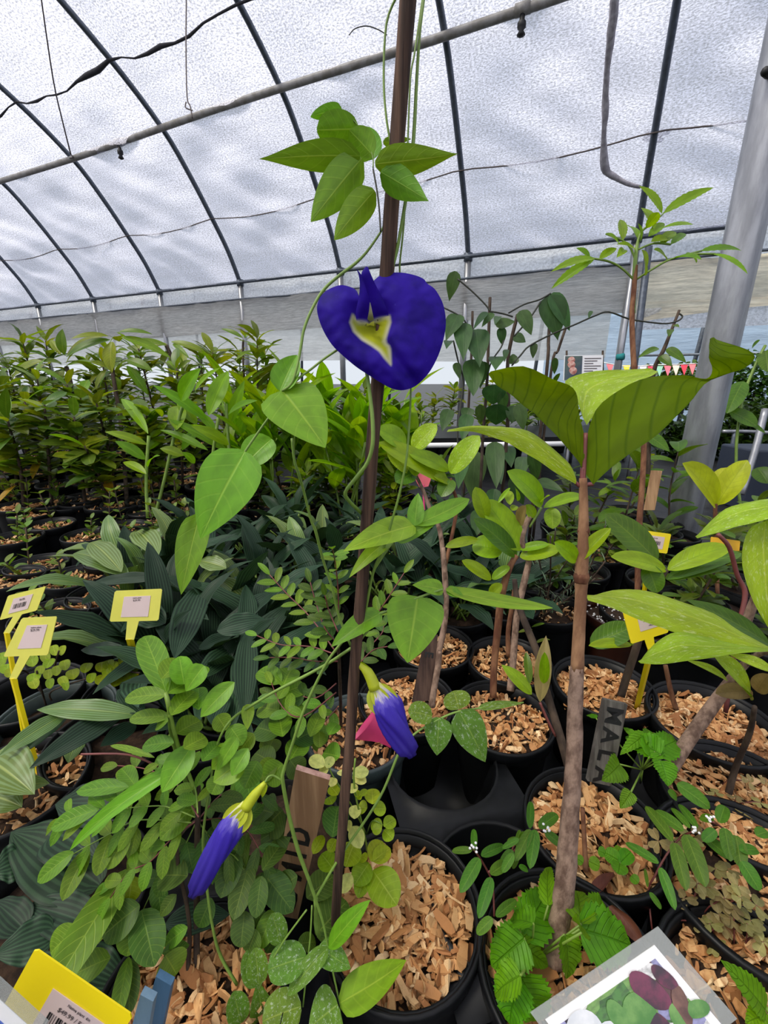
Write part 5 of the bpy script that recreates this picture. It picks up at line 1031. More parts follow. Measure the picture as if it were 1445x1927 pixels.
for b, t, wp in (((1398, 718), (1368, 778), 34), ((1372, 772), (1424, 802), 28), ((1440, 660), (1445, 700), 30), ((1425, 880), (1445, 910), 34), ((1415, 655), (1430, 640), 10), ((1380, 780), (1440, 815), 10)): LF(T, (*b, 1.9), (*t, 1.85), wp, LM['sap_dark'], 'ellip')
# ---- broad leaved plants between stake and vines
S8 = thing('broad_leaved_sapling', base_at(860, 1100), 'sapling with broad glossy leaves right of the stake behind the vine', 'tree sapling'); add_pot(S8, mulch=None)
vine('trunk', S8, [(*q, .95) for q in ((838, 1150), (836, 1080), (828, 1000), (810, 960), (795, 920), (775, 880))], [10, 9, 9, 8, 7, 5], M_BARK, 8); vine('trunk', S8, [(*q, .95) for q in ((836, 1070), (850, 1010), (860, 950), (852, 920), (848, 900))], [8, 7, 7, 6, 5], M_BARKR, 8)
for r in (((875, 460), (405, 190), 44, 'sap'), ((590, 210), (400, 95), 42, 'sap'), ((640, 240), (800, 68), 40, 'big_top'), ((895, 400), (1090, 145), 44, 'big_top'), ((885, 380), (610, 262), 34, 'sap'), ((620, 390), (462, 245), 36, 'big_top'), ((650, 400), (520, 460), 40, 'sap_dark'), ((900, 440), (830, 560), 34, 'sap_dark'), ((890, 470), (780, 420), 18, 'sap'), ((640, 330), (660, 420), 22, 'sap')):
    LF(S8, C6(*r[0], .95), C6(*r[1], .93), r[2], LM[r[3]], 'ellip', bend=.5)
S9 = thing('broad_leaved_sapling', base_at(815, 1212), 'knobbly trunk in a chip filled pot beside the dark wooden label', 'tree sapling'); add_pot(S9, R=.085, n=200, Ls=(.014, .03))
vine('trunk', S9, [(*q, .86) for q in ((815, 1290), (818, 1250), (832, 1200), (840, 1140), (838, 1080), (834, 1030))], [16, 14, 12, 10, 9, 8], M_BARK, 9)
S10 = thing('cut_sapling', base_at(765, 1314), 'black pot of chips with a gnarled cut stem under the closed bloom', 'potted plant'); add_pot(S10, R=.085, n=200, Ls=(.014, .034))
vine('trunk', S10, [(*q, .72) for q in ((812, 1330), (818, 1290), (824, 1255), (828, 1225))], [13, 12, 12, 9], M_BARK, 9)
S11 = thing('potted_stem', base_at(958, 1240), 'black pot of chips with a reddish stem behind the twin trunks', 'potted plant'); add_pot(S11, R=.083, n=190, Ls=(.014, .03))
vine('trunk', S11, [(*q, .86) for q in ((957, 1235), (956, 1190), (962, 1150), (968, 1110))], [10, 9, 9, 8], M_BARKR, 8)
for (x, y) in ((985, 1160), (1000, 1180), (975, 1190), (1008, 1210)): put_leaf(S11, 'myrtle', PH(x, y, .2), Vector((ru(-1, 1), -.3, .4)), .03)
# lower right pots
S12 = thing('weedy_pot', base_at(1400, 1500), 'wide black pot of wood chips with bronze clover at the right edge', 'potted plant'); add_pot(S12, R=.1, n=330, Ls=(.012, .03), singles=40)
vine('trunk', S12, [PH(1365, 1520, .14), PH(1382, 1450, .19), PH(1410, 1380, .27), PH(1420, 1330, .33)], [13, 11, 10, 8], M_TWIG, 8)
clovers(S12, [(1345, 1490, .17), (1385, 1500, .17), (1410, 1470, .18), (1430, 1510, .17), (1400, 1530, .165), (1440, 1470, .18)], 17)
S13 = thing('clover_pot', base_at(1425, 1655), 'black pot overgrown with bronze clover at the lower right', 'potted plant'); add_pot(S13, R=.105, n=200, Ls=(.012, .03))
clovers(S13, [CR(*q) + (h,) for q, h in (((1130, 900), .17), ((1070, 890), .165), ((1150, 1010), .16), ((1200, 900), .17), ((1180, 850), .175), ((1260, 820), .19), ((1300, 760), .2), ((1210, 760), .19), ((1350, 880), .18), ((1390, 960), .17), ((1420, 1000), .17), ((1110, 700), .19), ((1060, 680), .19), ((1330, 900), .18), ((930, 440), .2), ((850, 450), .2), ((1020, 430), .2), ((1280, 700), .2), ((1380, 800), .2), ((1240, 870), .18), ((990, 760), .17), ((1160, 600), .2), ((1220, 600), .2), ((1080, 400), .2))], 24)
S14 = thing('seedling_pot', base_at(1455, 1905), 'black pot with one large toothed leaf in the lower right corner', 'potted plant'); add_pot(S14, R=.09, n=160, Ls=(.014, .034))
LF(S14, CR(1430, 1370, .40), CR(1185, 1095, .40), 52, LM['nettle'], 'ovate', teeth=1, nl=20); LF(S14, CR(1440, 1390, .40), CR(1320, 1440, .39), 40, LM['nettle'], 'ovate', teeth=1, nl=20); LF(S14, CR(1210, 1430, .42), CR(1130, 1380, .42), 26, LM['nettle'], 'ovate')
tube('stem', S14, [PH(1450, 1910, .14), (1445, 1900, .40)], .002, M_STEM)
# toothed leaf seedlings
for lab, base, rows in (('toothed leaf seedling growing beside the grey MAL label', (1190, 1540), [((860, 1385), (670, 1290), 60), ((830, 1370), (945, 1310), 54), ((800, 1400), (790, 1250), 46), ((640, 1440), (540, 1530), 52), ((860, 1420), (900, 1560), 56), ((720, 1290), (660, 1240), 18), ((780, 1280), (640, 1390), 30), ((700, 1590), (640, 1680), 30), ((510, 1190), (455, 1175), 16)]),):
    T = thing('toothed_seedling', base_at(*base), lab, 'seedling'); tube('stem', T, [PH(*CE(760, 1470), .2), PH(*CE(750, 1540), .15)], .0016, M_STEM, 5, 1)
    for b, t, wp in rows:
        B_, E_ = PH(*CE(*b), .235), PH(*CE(*t), ru(.2, .24)); LF(T, B_, E_, wp * .92, LM['nettle'], 'cord', teeth=1, nl=22, fold=.25, bend=.5, ripple=.03, n=Vector((ru(-.4, .4), ru(-.8, .1), 1))); tube('petiole', T, [B_, PH(*CE(760, 1470), .2)], .0011, M_STEM, 5, 1)
T = thing('toothed_seedling', base_at(1000, 1790), 'large toothed leaf seedling around the foot of the bare trunk', 'seedling'); g = PH(1000, 1810, .145)
for b, t, wp in (((110, 960), (235, 730), 78), ((170, 900), (30, 900), 60), ((250, 800), (262, 590), 34), ((420, 930), (700, 1020), 100), ((430, 900), (400, 720), 60), ((430, 930), (540, 760), 70), ((120, 980), (-60, 1130), 84), ((70, 1000), (250, 1130), 44), ((100, 1190), (220, 1420), 96), ((100, 1180), (-40, 1290), 64), ((340, 960), (350, 1200), 64), ((80, 1200), (40, 1445), 80), ((430, 950), (380, 880), 40)):
    hq = ru(.185, .25); B_, E_ = PH(*CR(*b), hq), PH(*CR(*t), hq - .03); LF(T, B_, E_, wp * .92, LM['nettle'], 'cord', teeth=1, nl=24, fold=.28, bend=.7, ripple=.04, n=Vector((ru(-.5, .5), ru(-.8, .1), 1))); tube('petiole', T, [B_, g], .0011, M_STEM, 5, 1)
T = thing('clover_seedling', base_at(1170, 1610), 'small lobed green seedling on the chips behind the bare trunk', 'seedling'); g = PH(1165, 1620, .145)
for b, t, wp in (((640, 560), (555, 510), 28), ((640, 570), (700, 510), 26), ((640, 570), (630, 630), 30), ((560, 520), (520, 500), 18), ((700, 640), (740, 680), 18), ((470, 560), (530, 590), 24), ((440, 570), (400, 540), 18), ((620, 540), (640, 480), 16)):
    LF(T, PH(*CR(*b), .18), PH(*CR(*t), .18), wp, LM['nettle'], 'round')
tube('stem', T, [g, PH(*CR(640, 570), .18)], .001, M_STEM, 5, 1)
def dead(lab, A_, B_, h):
    p = PH(*A_[0], h); T = thing('dry_leaf', p, lab, 'dry leaf'); ruled(T, [PH(*q, h) for q in A_], [PH(*q, h + .008) for q in B_], LM['dead'], cup=.35)
dead('curled dry brown leaf lying behind the bare trunk', [CR(470, 740), CR(490, 670), CR(540, 630), CR(605, 618)], [CR(480, 745), CR(540, 720), CR(580, 670), CR(607, 622)], .165); dead('crinkled dry brown leaf on the front pot beside the photo card', [CR(570, 810), CR(620, 870), CR(680, 960), CR(740, 1010)], [CR(600, 800), CR(680, 850), CR(740, 920), CR(765, 980)], .172)
# narrow leaved weeds with tiny white flowers
def spurge(lab, base, h, stems, rows):
    g = PH(*base, .02); T = thing('flowering_weed', Vector((g.x, g.y, 0)), lab, 'weed')
    for s in stems: tube('stem', T, [PH(*q, h - .02 * i) for i, q in enumerate(s)], .0011, M_REDSTEM, 5, 3)
    for b, t, wp in rows: LF(T, PH(*b, h), PH(*t, h - .012), wp * .8, LM['weed'], 'oblong', bend=.3)
    for q in (stems[0][0],):
        for j in range(7):
            c = PH(*q, h) + Vector((ru(-.004, .004), ru(-.004, .004), ru(0, .004))); v, f, u = lathe([(.0001, .0016), (.0012, .001), (.0016, 0), (.0008, -.001)], 6); obj('floret', mesh('floret', v, f, u), M_WHITE, T, Matrix.Translation(c - origin(T)))
E9 = lambda a: C9(*a); ER = lambda a: CR(*a)
spurge('narrow leaved weed with a white floret tuft right of the front chip pot', (925, 1760), .23, [[E9((1185, 490)), E9((1240, 570)), E9((1290, 680)), E9((1300, 860))], [E9((1270, 620)), E9((1380, 530)), E9((1430, 480))]],
       [(E9(a), E9(b), w_) for a, b, w_ in (((1190, 500), (1190, 385), 16), ((1180, 500), (1070, 505), 16), ((1220, 545), (1115, 730), 30), ((1230, 530), (1355, 475), 22), ((1280, 630), (1385, 560), 26), ((1285, 650), (1215, 870), 28), ((1290, 870), (1205, 955), 24), ((1400, 500), (1330, 610), 24), ((1420, 480), (1440, 390), 12), ((1310, 860), (1420, 770), 22), ((1430, 520), (1400, 600), 14), ((1440, 440), (1370, 450), 12))])
spurge('narrow leaved weed hanging between the two right chip pots', (1240, 1780), .235, [[ER((1050, 395)), ER((970, 430)), ER((890, 530)), ER((830, 640)), ER((795, 720)), ER((815, 930))]],
       [(ER(a), ER(b), w_) for a, b, w_ in (((985, 395), (830, 285), 26), ((925, 450), (780, 260), 26), ((1000, 415), (1105, 700), 40), ((935, 460), (1000, 720), 32), ((850, 570), (670, 460), 20), ((860, 595), (940, 825), 24), ((1020, 380), (920, 270), 16), ((1090, 420), (1240, 545), 26), ((800, 730), (865, 820), 14), ((790, 700), (775, 600), 8), ((1060, 380), (960, 250), 18))])
spurge('narrow leaved weed by the left rim of the right chip pot', (975, 1700), .24, [[ER((235, 390)), ER((155, 400)), ER((60, 480)), ER((40, 600))]],
       [(ER(a), ER(b), w_) for a, b, w_ in (((150, 380), (155, 235), 18), ((155, 390), (70, 560), 24), ((180, 390), (150, 600), 28), ((90, 440), (0, 490), 14), ((120, 400), (95, 440), 10), ((60, 520), (0, 620), 20), ((200, 380), (300, 305), 26), ((230, 400), (330, 480), 22), ((90, 590), (140, 610), 14))])
spurge('dark toothed weed at the right edge above the bronze clover', (1390, 1600), .25, [[ER((1140, 345)), ER((1200, 380)), ER((1280, 460)), ER((1300, 640))]],
       [(ER(a), ER(b), w_) for a, b, w_ in (((1150, 340), (1075, 320), 22), ((1180, 350), (1210, 260), 28), ((1210, 380), (1240, 560), 30), ((1270, 420), (1300, 600), 34), ((1300, 560), (1400, 720), 34), ((1160, 390), (1090, 450), 24), ((1380, 420), (1445, 400), 26), ((1290, 500), (1390, 500), 24), ((950, 140), (1130, 270), 36), ((900, 180), (950, 220), 20))])
# rosemary like herb and brown pot behind
T = thing('needle_herb', base_at(1030, 1140), 'dark pot of grey green needle leaved herb left of the brown pot', 'herb'); add_pot(T, R=.085, mulch='chips', n=50)
for s in range(11):
    b = origin(T) + Vector((ru(-.05, .05), ru(-.05, .05), .15)); tp = b + Vector((ru(-.1, .1), ru(-.08, .08), ru(.1, .26))); tube('stem', T, [b, (b + tp) / 2 + Vector((ru(-.02, .02), 0, 0)), tp], .0018, M_TWIG, 4, 2)
    for j in range(16): put_leaf(T, 'herb', b.lerp(tp, .15 + .85 * j / 15), Vector((ru(-1, 1), ru(-1, 1), ru(.1, .9))), ru(.018, .032), name='needle')
T = thing('brown_pot', base_at(1165, 1150), 'glossy brown pot of white flecked soil behind the tagged chip pot', 'pot'); add_pot(T, R=.083, mulch=None, mat=M_BPOT)
vs, fs = [], []
for j in range(120):
    a, r = rnd() * 6.283, .075 * math.sqrt(rnd()); c = Vector((r * math.cos(a), r * math.sin(a), .15 + ru(0, .004))); o = len(vs); s = ru(.0015, .003); vs += [c + Vector((s, 0, 0)), c + Vector((-s, s, 0)), c + Vector((-s, -s, 0)), c + Vector((0, 0, s * 1.4))]; fs += [(o, o + 1, o + 2), (o, o + 1, o + 3), (o + 1, o + 2, o + 3), (o + 2, o, o + 3)]
tag(obj('perlite', mesh('perlite', vs, fs, None, False), M_WHITE, T), kind='stuff')
# dark potted plants at the right, behind the whorl, and fern like shrubs
for i, (x, y) in enumerate(((1300, 1130), (1400, 1100), (1440, 1200), (1330, 1200), (1090, 1070), (1260, 1180), (1130, 1040), (1440, 1040), (1050, 1030), (1240, 1090), (1000, 1090))):
    T = sapling('dark_shrub', base_at(x, y), ['small dark shrub under the amber tag', 'small dark shrub behind the thick right stems', 'small dark shrub at the right edge under the giant leaf', 'small dark shrub below the leaf fan', 'small dark shrub behind the bare trunk', 'small dark shrub under the tagged giant leaf', 'small light shrub left of the column foot', 'small dark shrub in the right margin', 'small dark shrub behind the needle herb', 'small dark shrub touching the column foot', 'small dark shrub behind the bright whorl'][i], 'dark shrubs on the right', ru(.24, .36), 'myrtle' if i == 6 else 'oval_dk', 34, ru(.05, .075), start=.1, pot=dict(mulch='chips' if i in (0, 6) else None, n=50), r=.004)
# mixed shrubs in the dark middle behind the striped bed
for i, (x, y) in enumerate(((560, 955), (620, 945), (500, 950), (700, 950), (760, 965), (450, 950), (810, 945), (580, 925), (650, 920), (740, 925), (530, 915), (470, 905))):
    sapling('under_shrub', base_at(x, y), 'dim leafy shrub in the shade behind the striped bed', 'shrubs behind the striped bed', ru(.3, .5), random.choice(['oval_dk', 'oval', 'pin_dk']), 44, ru(.07, .11), start=.1, pot=dict(mulch='chips', n=40, Ls=(.02, .04)), r=.005)

for i, (x, y, h, key, lab) in enumerate(((1165, 1020, .42, 'sap_dk', 'broad dark leaved seedling between bare trunk and column'), (1268, 1005, .46, 'sap_dk', 'broad dark leaved seedling leaning on the column foot'), (1110, 995, .36, 'oval', 'light green seedling behind the bare trunk joint'), (1060, 985, .4, 'oval_dk', 'dark seedling behind the bright whorl on the right'), (1240, 985, .3, 'myrtle', 'small light leaved seedling under the pale wooden label'), (1180, 960, .4, 'oval', 'light green seedling far behind the tall reddish stem'))):
    sapling('broad_seedling', base_at(x, y), lab, 'seedlings left of the column', h, key, 26 if key[0] == 'o' else (40 if key == 'myrtle' else 13), {'sap_dk': .12, 'myrtle': .035}.get(key, .075), start=.15, pot=dict(mulch=None), r=.004)
# ------------------------------------------------------------------ foreground left
def pinnate(T, pts, npair, Lpx, wpx, key, name='leaf', ang=.9, droop=.25, stem=None, term=True, px=3):
    """a compound leaf: rachis with paired leaflets"""
    w_ = smoothpath([V3(p) for p in pts], 6); Z = depth(w_[len(w_) // 2])
    rc = tube(name, T, [V3(p) for p in pts], [px / 2 * Z / F, px / 3 * Z / F], stem or M_STEM, 5, 4)
    tot = len(w_) - 1; O = origin(T)
    for i in range(npair + (1 if term else 0)):
        f = .18 + .82 * i / npair; p = w_[min(tot, int(f * tot))]; d0 = (w_[min(tot, int(f * tot) + 1)] - w_[max(0, int(f * tot) - 1)]).normalized()
        if term and i == npair: put_leaf(T if False else rc, key, w_[-1], d0 + Vector((0, 0, -droop)), Lpx * Z / F, Vector((0, -.5, 1)), 'leaflet', O=O); continue
        side = d0.cross(Vector((0, -.35, 1))).normalized()
        for s in (-1, 1):
            d = d0 * math.cos(ang) + side * s * math.sin(ang) + Vector((0, 0, -droop * ru(.2, 1.4)))
            put_leaf(rc, key, p, d, Lpx * Z / F * ru(.82, 1.12), Vector((ru(-.3, .3), -.5, 1)), 'leaflet', wide=wpx / Lpx / .42, O=O)
    return rc
Q = lambda c, h, *pts: [PH(*c(*p), h + dh) for p, dh in zip(pts, [0.02 * i for i in range(len(pts))][::-1])]
# winged rachis shrub, its pot at the bottom
SH = thing('pinnate_shrub', base_at(360, 1885), 'bushy pinnate leaved shrub spilling over the lower left around a closed bloom', 'shrub')
add_pot(SH, R=.086, H=.17, n=220, Ls=(.014, .034), singles=50)
hub = PH(*CA(1075, 330), .33); g = PH(370, 1870, .14)
tube('stem', SH, [g, PH(*CA(1070, 700), .22), hub, PH(*CA(1080, 150), .36)], [.0032, .003, .0026, .0018], M_TWIG, 8); tube('stem', SH, [PH(350, 1870, .14), PH(*CA(1030, 900), .2), PH(*CA(960, 480), .3), hub], [.0025, .002, .0018, .0015], M_TWIG, 7)
tube('stem', SH, [hub, PH(*CA(940, 1000 - 1100), .4), PH(*CB(920, 960), .45), PH(*CB(900, 880), .46)], .002, M_STEM, 6)
def arm(pts, n, Lp, wp, key='pin', h0=.34, h1=.24, c=CA, st=None):
    m = len(pts); pinnate(SH, [PH(*c(*p), h0 + (h1 - h0) * i / (m - 1)) for i, p in enumerate(pts)], n, Lp, wp, key, stem=st or M_STEM)
arm([(1060, 320), (900, 262), (760, 265), (640, 275)], 4, 42, 24, 'pin', .34, .33); arm([(1040, 350), (760, 335), (600, 410), (400, 520)], 5, 58, 26, 'pin', .33, .27)
arm([(1060, 345), (940, 430), (820, 560), (700, 620), (600, 760)], 5, 48, 28, 'pin', .33, .26, st=M_REDSTEM); arm([(1080, 320), (960, 140), (800, 60), (640, 40)], 4, 50, 24, 'pin', .35, .33, st=M_REDSTEM)
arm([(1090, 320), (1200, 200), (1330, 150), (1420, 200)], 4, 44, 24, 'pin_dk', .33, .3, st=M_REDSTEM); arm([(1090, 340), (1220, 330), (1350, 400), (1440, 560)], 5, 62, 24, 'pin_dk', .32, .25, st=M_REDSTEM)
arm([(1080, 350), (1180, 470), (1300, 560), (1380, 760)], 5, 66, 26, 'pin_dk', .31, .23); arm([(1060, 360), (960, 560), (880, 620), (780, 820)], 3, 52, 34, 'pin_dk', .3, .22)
arm([(700, 270), (560, 270), (400, 290), (330, 330)], 3, 56, 22, 'pin', .34, .31); arm([(1075, 300), (1060, 160), (1000, 40), (960, -60)], 4, 44, 24, 'pin', .36, .38)
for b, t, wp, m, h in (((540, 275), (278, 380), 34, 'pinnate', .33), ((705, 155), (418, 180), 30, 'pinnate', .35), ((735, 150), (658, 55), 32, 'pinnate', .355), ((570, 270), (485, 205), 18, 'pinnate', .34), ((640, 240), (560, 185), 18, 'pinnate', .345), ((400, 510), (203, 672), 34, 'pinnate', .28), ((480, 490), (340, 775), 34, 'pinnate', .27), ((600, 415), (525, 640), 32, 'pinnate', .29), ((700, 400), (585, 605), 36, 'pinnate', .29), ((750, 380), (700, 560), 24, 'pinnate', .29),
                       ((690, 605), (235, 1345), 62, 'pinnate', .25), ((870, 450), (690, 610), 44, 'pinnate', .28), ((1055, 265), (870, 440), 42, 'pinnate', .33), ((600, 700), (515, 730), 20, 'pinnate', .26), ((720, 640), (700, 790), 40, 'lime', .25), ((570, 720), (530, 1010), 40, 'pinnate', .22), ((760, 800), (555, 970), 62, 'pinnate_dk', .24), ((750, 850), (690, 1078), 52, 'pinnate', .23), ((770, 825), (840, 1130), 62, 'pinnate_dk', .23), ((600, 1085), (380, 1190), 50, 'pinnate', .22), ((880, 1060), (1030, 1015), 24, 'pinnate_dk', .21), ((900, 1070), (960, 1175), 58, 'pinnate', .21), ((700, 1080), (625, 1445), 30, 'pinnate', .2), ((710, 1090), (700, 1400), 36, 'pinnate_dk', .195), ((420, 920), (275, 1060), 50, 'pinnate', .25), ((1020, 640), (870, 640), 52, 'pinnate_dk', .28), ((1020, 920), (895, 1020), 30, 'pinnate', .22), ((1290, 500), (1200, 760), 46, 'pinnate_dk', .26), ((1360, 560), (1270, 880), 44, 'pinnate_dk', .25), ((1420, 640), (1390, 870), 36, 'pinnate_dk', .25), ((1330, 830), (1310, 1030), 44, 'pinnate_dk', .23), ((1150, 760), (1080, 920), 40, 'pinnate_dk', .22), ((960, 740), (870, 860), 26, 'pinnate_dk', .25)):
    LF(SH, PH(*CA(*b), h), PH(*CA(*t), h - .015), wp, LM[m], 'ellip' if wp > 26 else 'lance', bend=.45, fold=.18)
for b, t, wp, h in (((905, 880), (785, 570), 50, .46), ((905, 890), (680, 910), 34, .46), ((920, 1010), (705, 1020), 30, .44), ((915, 1030), (850, 1060), 26, .44), ((945, 1150), (775, 1170), 32, .42), ((910, 880), (1010, 830), 36, .46), ((880, 800), (990, 700), 46, .47), ((1010, 830), (1110, 730), 42, .46), ((930, 1000), (1060, 870), 40, .45), ((1080, 970), (1080, 850), 34, .44), ((960, 1100), (1090, 1030), 44, .42), ((740, 1390), (660, 1290), 30, .37), ((700, 1390), (415, 1415), 26, .37), ((840, 1230), (600, 1165), 12, .4), ((860, 1270), (780, 1310), 16, .4), ((1000, 1180), (1120, 1120), 40, .42), ((1180, 1000), (1230, 1080), 36, .42), ((1100, 1250), (1200, 1150), 34, .41), ((1250, 1060), (1320, 1160), 40, .41), ((1380, 1100), (1300, 1200), 34, .4), ((1400, 1250), (1330, 1400), 42, .38), ((1200, 1330), (1150, 1430), 36, .38)):
    LF(SH, PH(*CB(*b), h), PH(*CB(*t), h - .01), wp, LM['pinnate'], 'ellip', bend=.4, fold=.2)
tube('stem', SH, [PH(*CB(900, 880), .46), PH(*CB(940, 1060), .43), PH(*CB(980, 1200), .4), PH(*CB(1060, 1420), .36), hub], .0017, M_STEM, 6)
for s, e in (((440, 1212), (860, 1280)),): vine('twig', SH, [PH(*CB(*s), .4), PH(*CB(700, 1215), .395), PH(*CB(*e), .38)], 4, M_REDSTEM)
# second pinnate plant behind the stake
S15 = thing('curry_leaf_plant', base_at(640, 1330), 'pinnate leaved plant with neat paired leaflets behind the stake', 'shrub'); gc = origin(S15) + Vector((0, 0, .1))
tube('stem', S15, [gc, PH(640, 1290, .3), PH(636, 1200, .42)], [.003, .0025, .002], M_TWIG, 7)
for pts, h0, h1, n, Lp, wp, key in (([(455, 640), (450, 480), (435, 340), (420, 270)], .45, .56, 6, 30, 16, 'pin'), ([(440, 830), (300, 640), (170, 510), (80, 410)], .4, .46, 7, 36, 18, 'pin'), ([(430, 840), (300, 800), (140, 790), (10, 740)], .4, .4, 6, 34, 18, 'pin'), ([(560, 800), (640, 660), (720, 540), (810, 400)], .42, .5, 6, 32, 16, 'pin'), ([(450, 880), (330, 880), (200, 860), (80, 860)], .38, .38, 5, 32, 18, 'pin_dk'), ([(440, 1000), (330, 1080), (200, 1060), (60, 1100)], .34, .34, 5, 38, 20, 'pin_dk'), ([(560, 900), (640, 820), (720, 800)], .4, .42, 3, 36, 18, 'pin_dk'), ([(450, 1130), (350, 1240), (280, 1330)], .3, .28, 3, 36, 20, 'pin'), ([(440, 1050), (260, 1180), (150, 1130), (90, 1000)], .34, .36, 4, 40, 24, 'pin'), ([(560, 860), (680, 740), (700, 690)], .4, .41, 3, 30, 18, 'pin_dk'), ([(445, 780), (380, 700), (330, 560), (300, 450)], .42, .48, 6, 30, 18, 'pin_dk'), ([(450, 720), (400, 600), (380, 520)], .44, .48, 4, 30, 16, 'pin_dk')):
    m = len(pts); pinnate(S15, [PH(*C8(*p), h0 + (h1 - h0) * i / (m - 1)) for i, p in enumerate(pts)], n, Lp, wp, key, stem=M_REDSTEM, px=3, droop=.1)
# lance leaved weed left of the bud, cream variegated sprigs
S16 = thing('variegated_sprig', base_at(690, 1560, .15), 'cream and lime small leaved sprig growing behind the lower stake', 'plant'); gv = origin(S16) + Vector((0, 0, .14))
tube('stem', S16, [gv, PH(690, 1600, .19), PH(*C9(600, 440), .22), PH(*C9(540, 160), .3), PH(*C9(545, 0), .33)], .0011, M_STEM, 5); tube('stem', S16, [gv, PH(*C9(520, 250), .26), PH(*C9(420, 90), .3), PH(*C9(400, 30), .31)], .0009, M_STEM, 5); tube('stem', S16, [gv, PH(*C9(640, 340), .25), PH(*C9(720, 380), .24)], .0008, M_STEM, 5)
for b, t, wp, m, h in (((375, 45), (298, -5), 26, 'pale', .31), ((390, 55), (418, -10), 20, 'pale', .31), ((400, 60), (345, 75), 16, 'pale', .305), ((410, 155), (432, 105), 18, 'pale', .3), ((530, 85), (618, 70), 22, 'pale', .31), ((530, 95), (605, 130), 20, 'pale', .305), ((520, 190), (545, 138), 18, 'pale', .3), ((525, 80), (445, 80), 12, 'pale', .31), ((540, 330), (545, 255), 24, 'pale', .27), ((530, 370), (575, 490), 30, 'pale', .25), ((510, 400), (512, 335), 12, 'pale', .26), ((475, 735), (515, 625), 26, 'pale', .22), ((560, 215), (550, 172), 12, 'lime', .29), ((565, 205), (610, 172), 12, 'lime', .29), ((575, 225), (560, 205), 10, 'lime', .29), ((640, 250), (635, 165), 30, 'lime', .28), ((640, 275), (712, 275), 26, 'lime', .27), ((610, 270), (560, 265), 24, 'lime', .27), ((690, 375), (632, 355), 24, 'lime', .25), ((700, 370), (762, 330), 24, 'lime', .25), ((700, 390), (750, 440), 26, 'lime', .24), ((690, 380), (635, 390), 20, 'lime', .25), ((630, 560), (690, 450), 36, 'lime', .21), ((640, 560), (735, 490), 30, 'lime', .21), ((620, 570), (540, 690), 40, 'lime', .205), ((640, 610), (770, 800), 62, 'lime', .2), ((600, 620), (560, 760), 30, 'lime', .2), ((610, 550), (575, 535), 18, 'lime', .215), ((430, 610), (360, 520), 36, 'lime', .24), ((315, 520), (370, 420), 22, 'lime', .27), ((540, 460), (490, 590), 44, 'lime', .22), ((440, 440), (400, 510), 22, 'lime', .25), ((450, 200), (410, 150), 24, 'lime', .28), ((420, 250), (400, 210), 26, 'lime', .27)):
    LF(S16, PH(*C9(*b), h), PH(*C9(*t), h - .003), wp, LM[m], 'ellip', bend=.3, fold=.15)
# big leaved filler of the same shrub left of the wooden label
S17 = thing('leafy_shrub', base_at(520, 1560), 'darker green leafy shrub around the brown wooden label', 'shrub'); gs = origin(S17) + Vector((0, 0, .14)); add_pot(S17, R=.08, mulch=None)
tube('stem', S17, [gs, PH(540, 1560, .24), PH(545, 1480, .3)], .0025, M_TWIG, 6)
for b, t, wp, m, h in (((150, 280), (40, 400), 66, 'pinnate_dk', .27), ((140, 290), (90, 560), 56, 'pinnate_dk', .26), ((40, 610), (165, 440), 34, 'pinnate_dk', .26), ((40, 620), (205, 835), 52, 'pinnate_dk', .24), ((40, 620), (0, 860), 40, 'pinnate_dk', .24), ((230, 640), (120, 720), 40, 'pinnate_dk', .24), ((100, 820), (20, 1040), 36, 'pinnate', .22), ((280, 760), (430, 640), 50, 'pinnate_dk', .21), ((330, 960), (500, 780), 66, 'pinnate_dk', .2), ((420, 430), (450, 260), 50, 'pinnate_dk', .28), ((150, 30), (60, 130), 50, 'pinnate', .33), ((190, 10), (250, 90), 44, 'pinnate_dk', .33), ((120, 20), (20, 100), 40, 'pinnate', .33), ((100, 300), (20, 280), 60, 'pinnate_dk', .28), ((60, 1060), (130, 940), 40, 'pinnate_dk', .2), ((230, 1010), (330, 1000), 30, 'pinnate_dk', .2), ((10, 930), (-40, 1060), 40, 'pinnate_dk', .22), ((-60, 60), (-20, 250), 44, 'pinnate', .32), ((-120, 120), (-40, 200), 40, 'pinnate', .32)):
    LF(S17, PH(*C9(*b), h), PH(*C9(*t), h - .015), wp, LM[m], 'ellip', bend=.4, fold=.18)
for b, t, wp, h in (((140, 1000), (20, 930), 40, .36), ((150, 1020), (200, 920), 44, .36), ((140, 1060), (270, 1010), 40, .35), ((130, 1150), (20, 1130), 44, .34), ((150, 1170), (260, 1090), 44, .34), ((130, 1280), (10, 1240), 50, .32), ((150, 1290), (130, 1180), 44, .33), ((200, 1320), (300, 1270), 50, .31), ((190, 1420), (260, 1310), 44, .31), ((300, 1290), (360, 1160), 30, .33), ((350, 1260), (350, 1350), 24, .31), ((400, 1280), (445, 1220), 26, .32), ((460, 1400), (370, 1380), 44, .3), ((60, 1400), (100, 1300), 40, .3), ((100, 1440), (0, 1380), 46, .31)):
    LF(S17, PH(*C8(*b), h), PH(*C8(*t), h - .01), wp, LM['pinnate' if wp < 45 else 'pinnate_dk'], 'ellip', bend=.4, fold=.18)
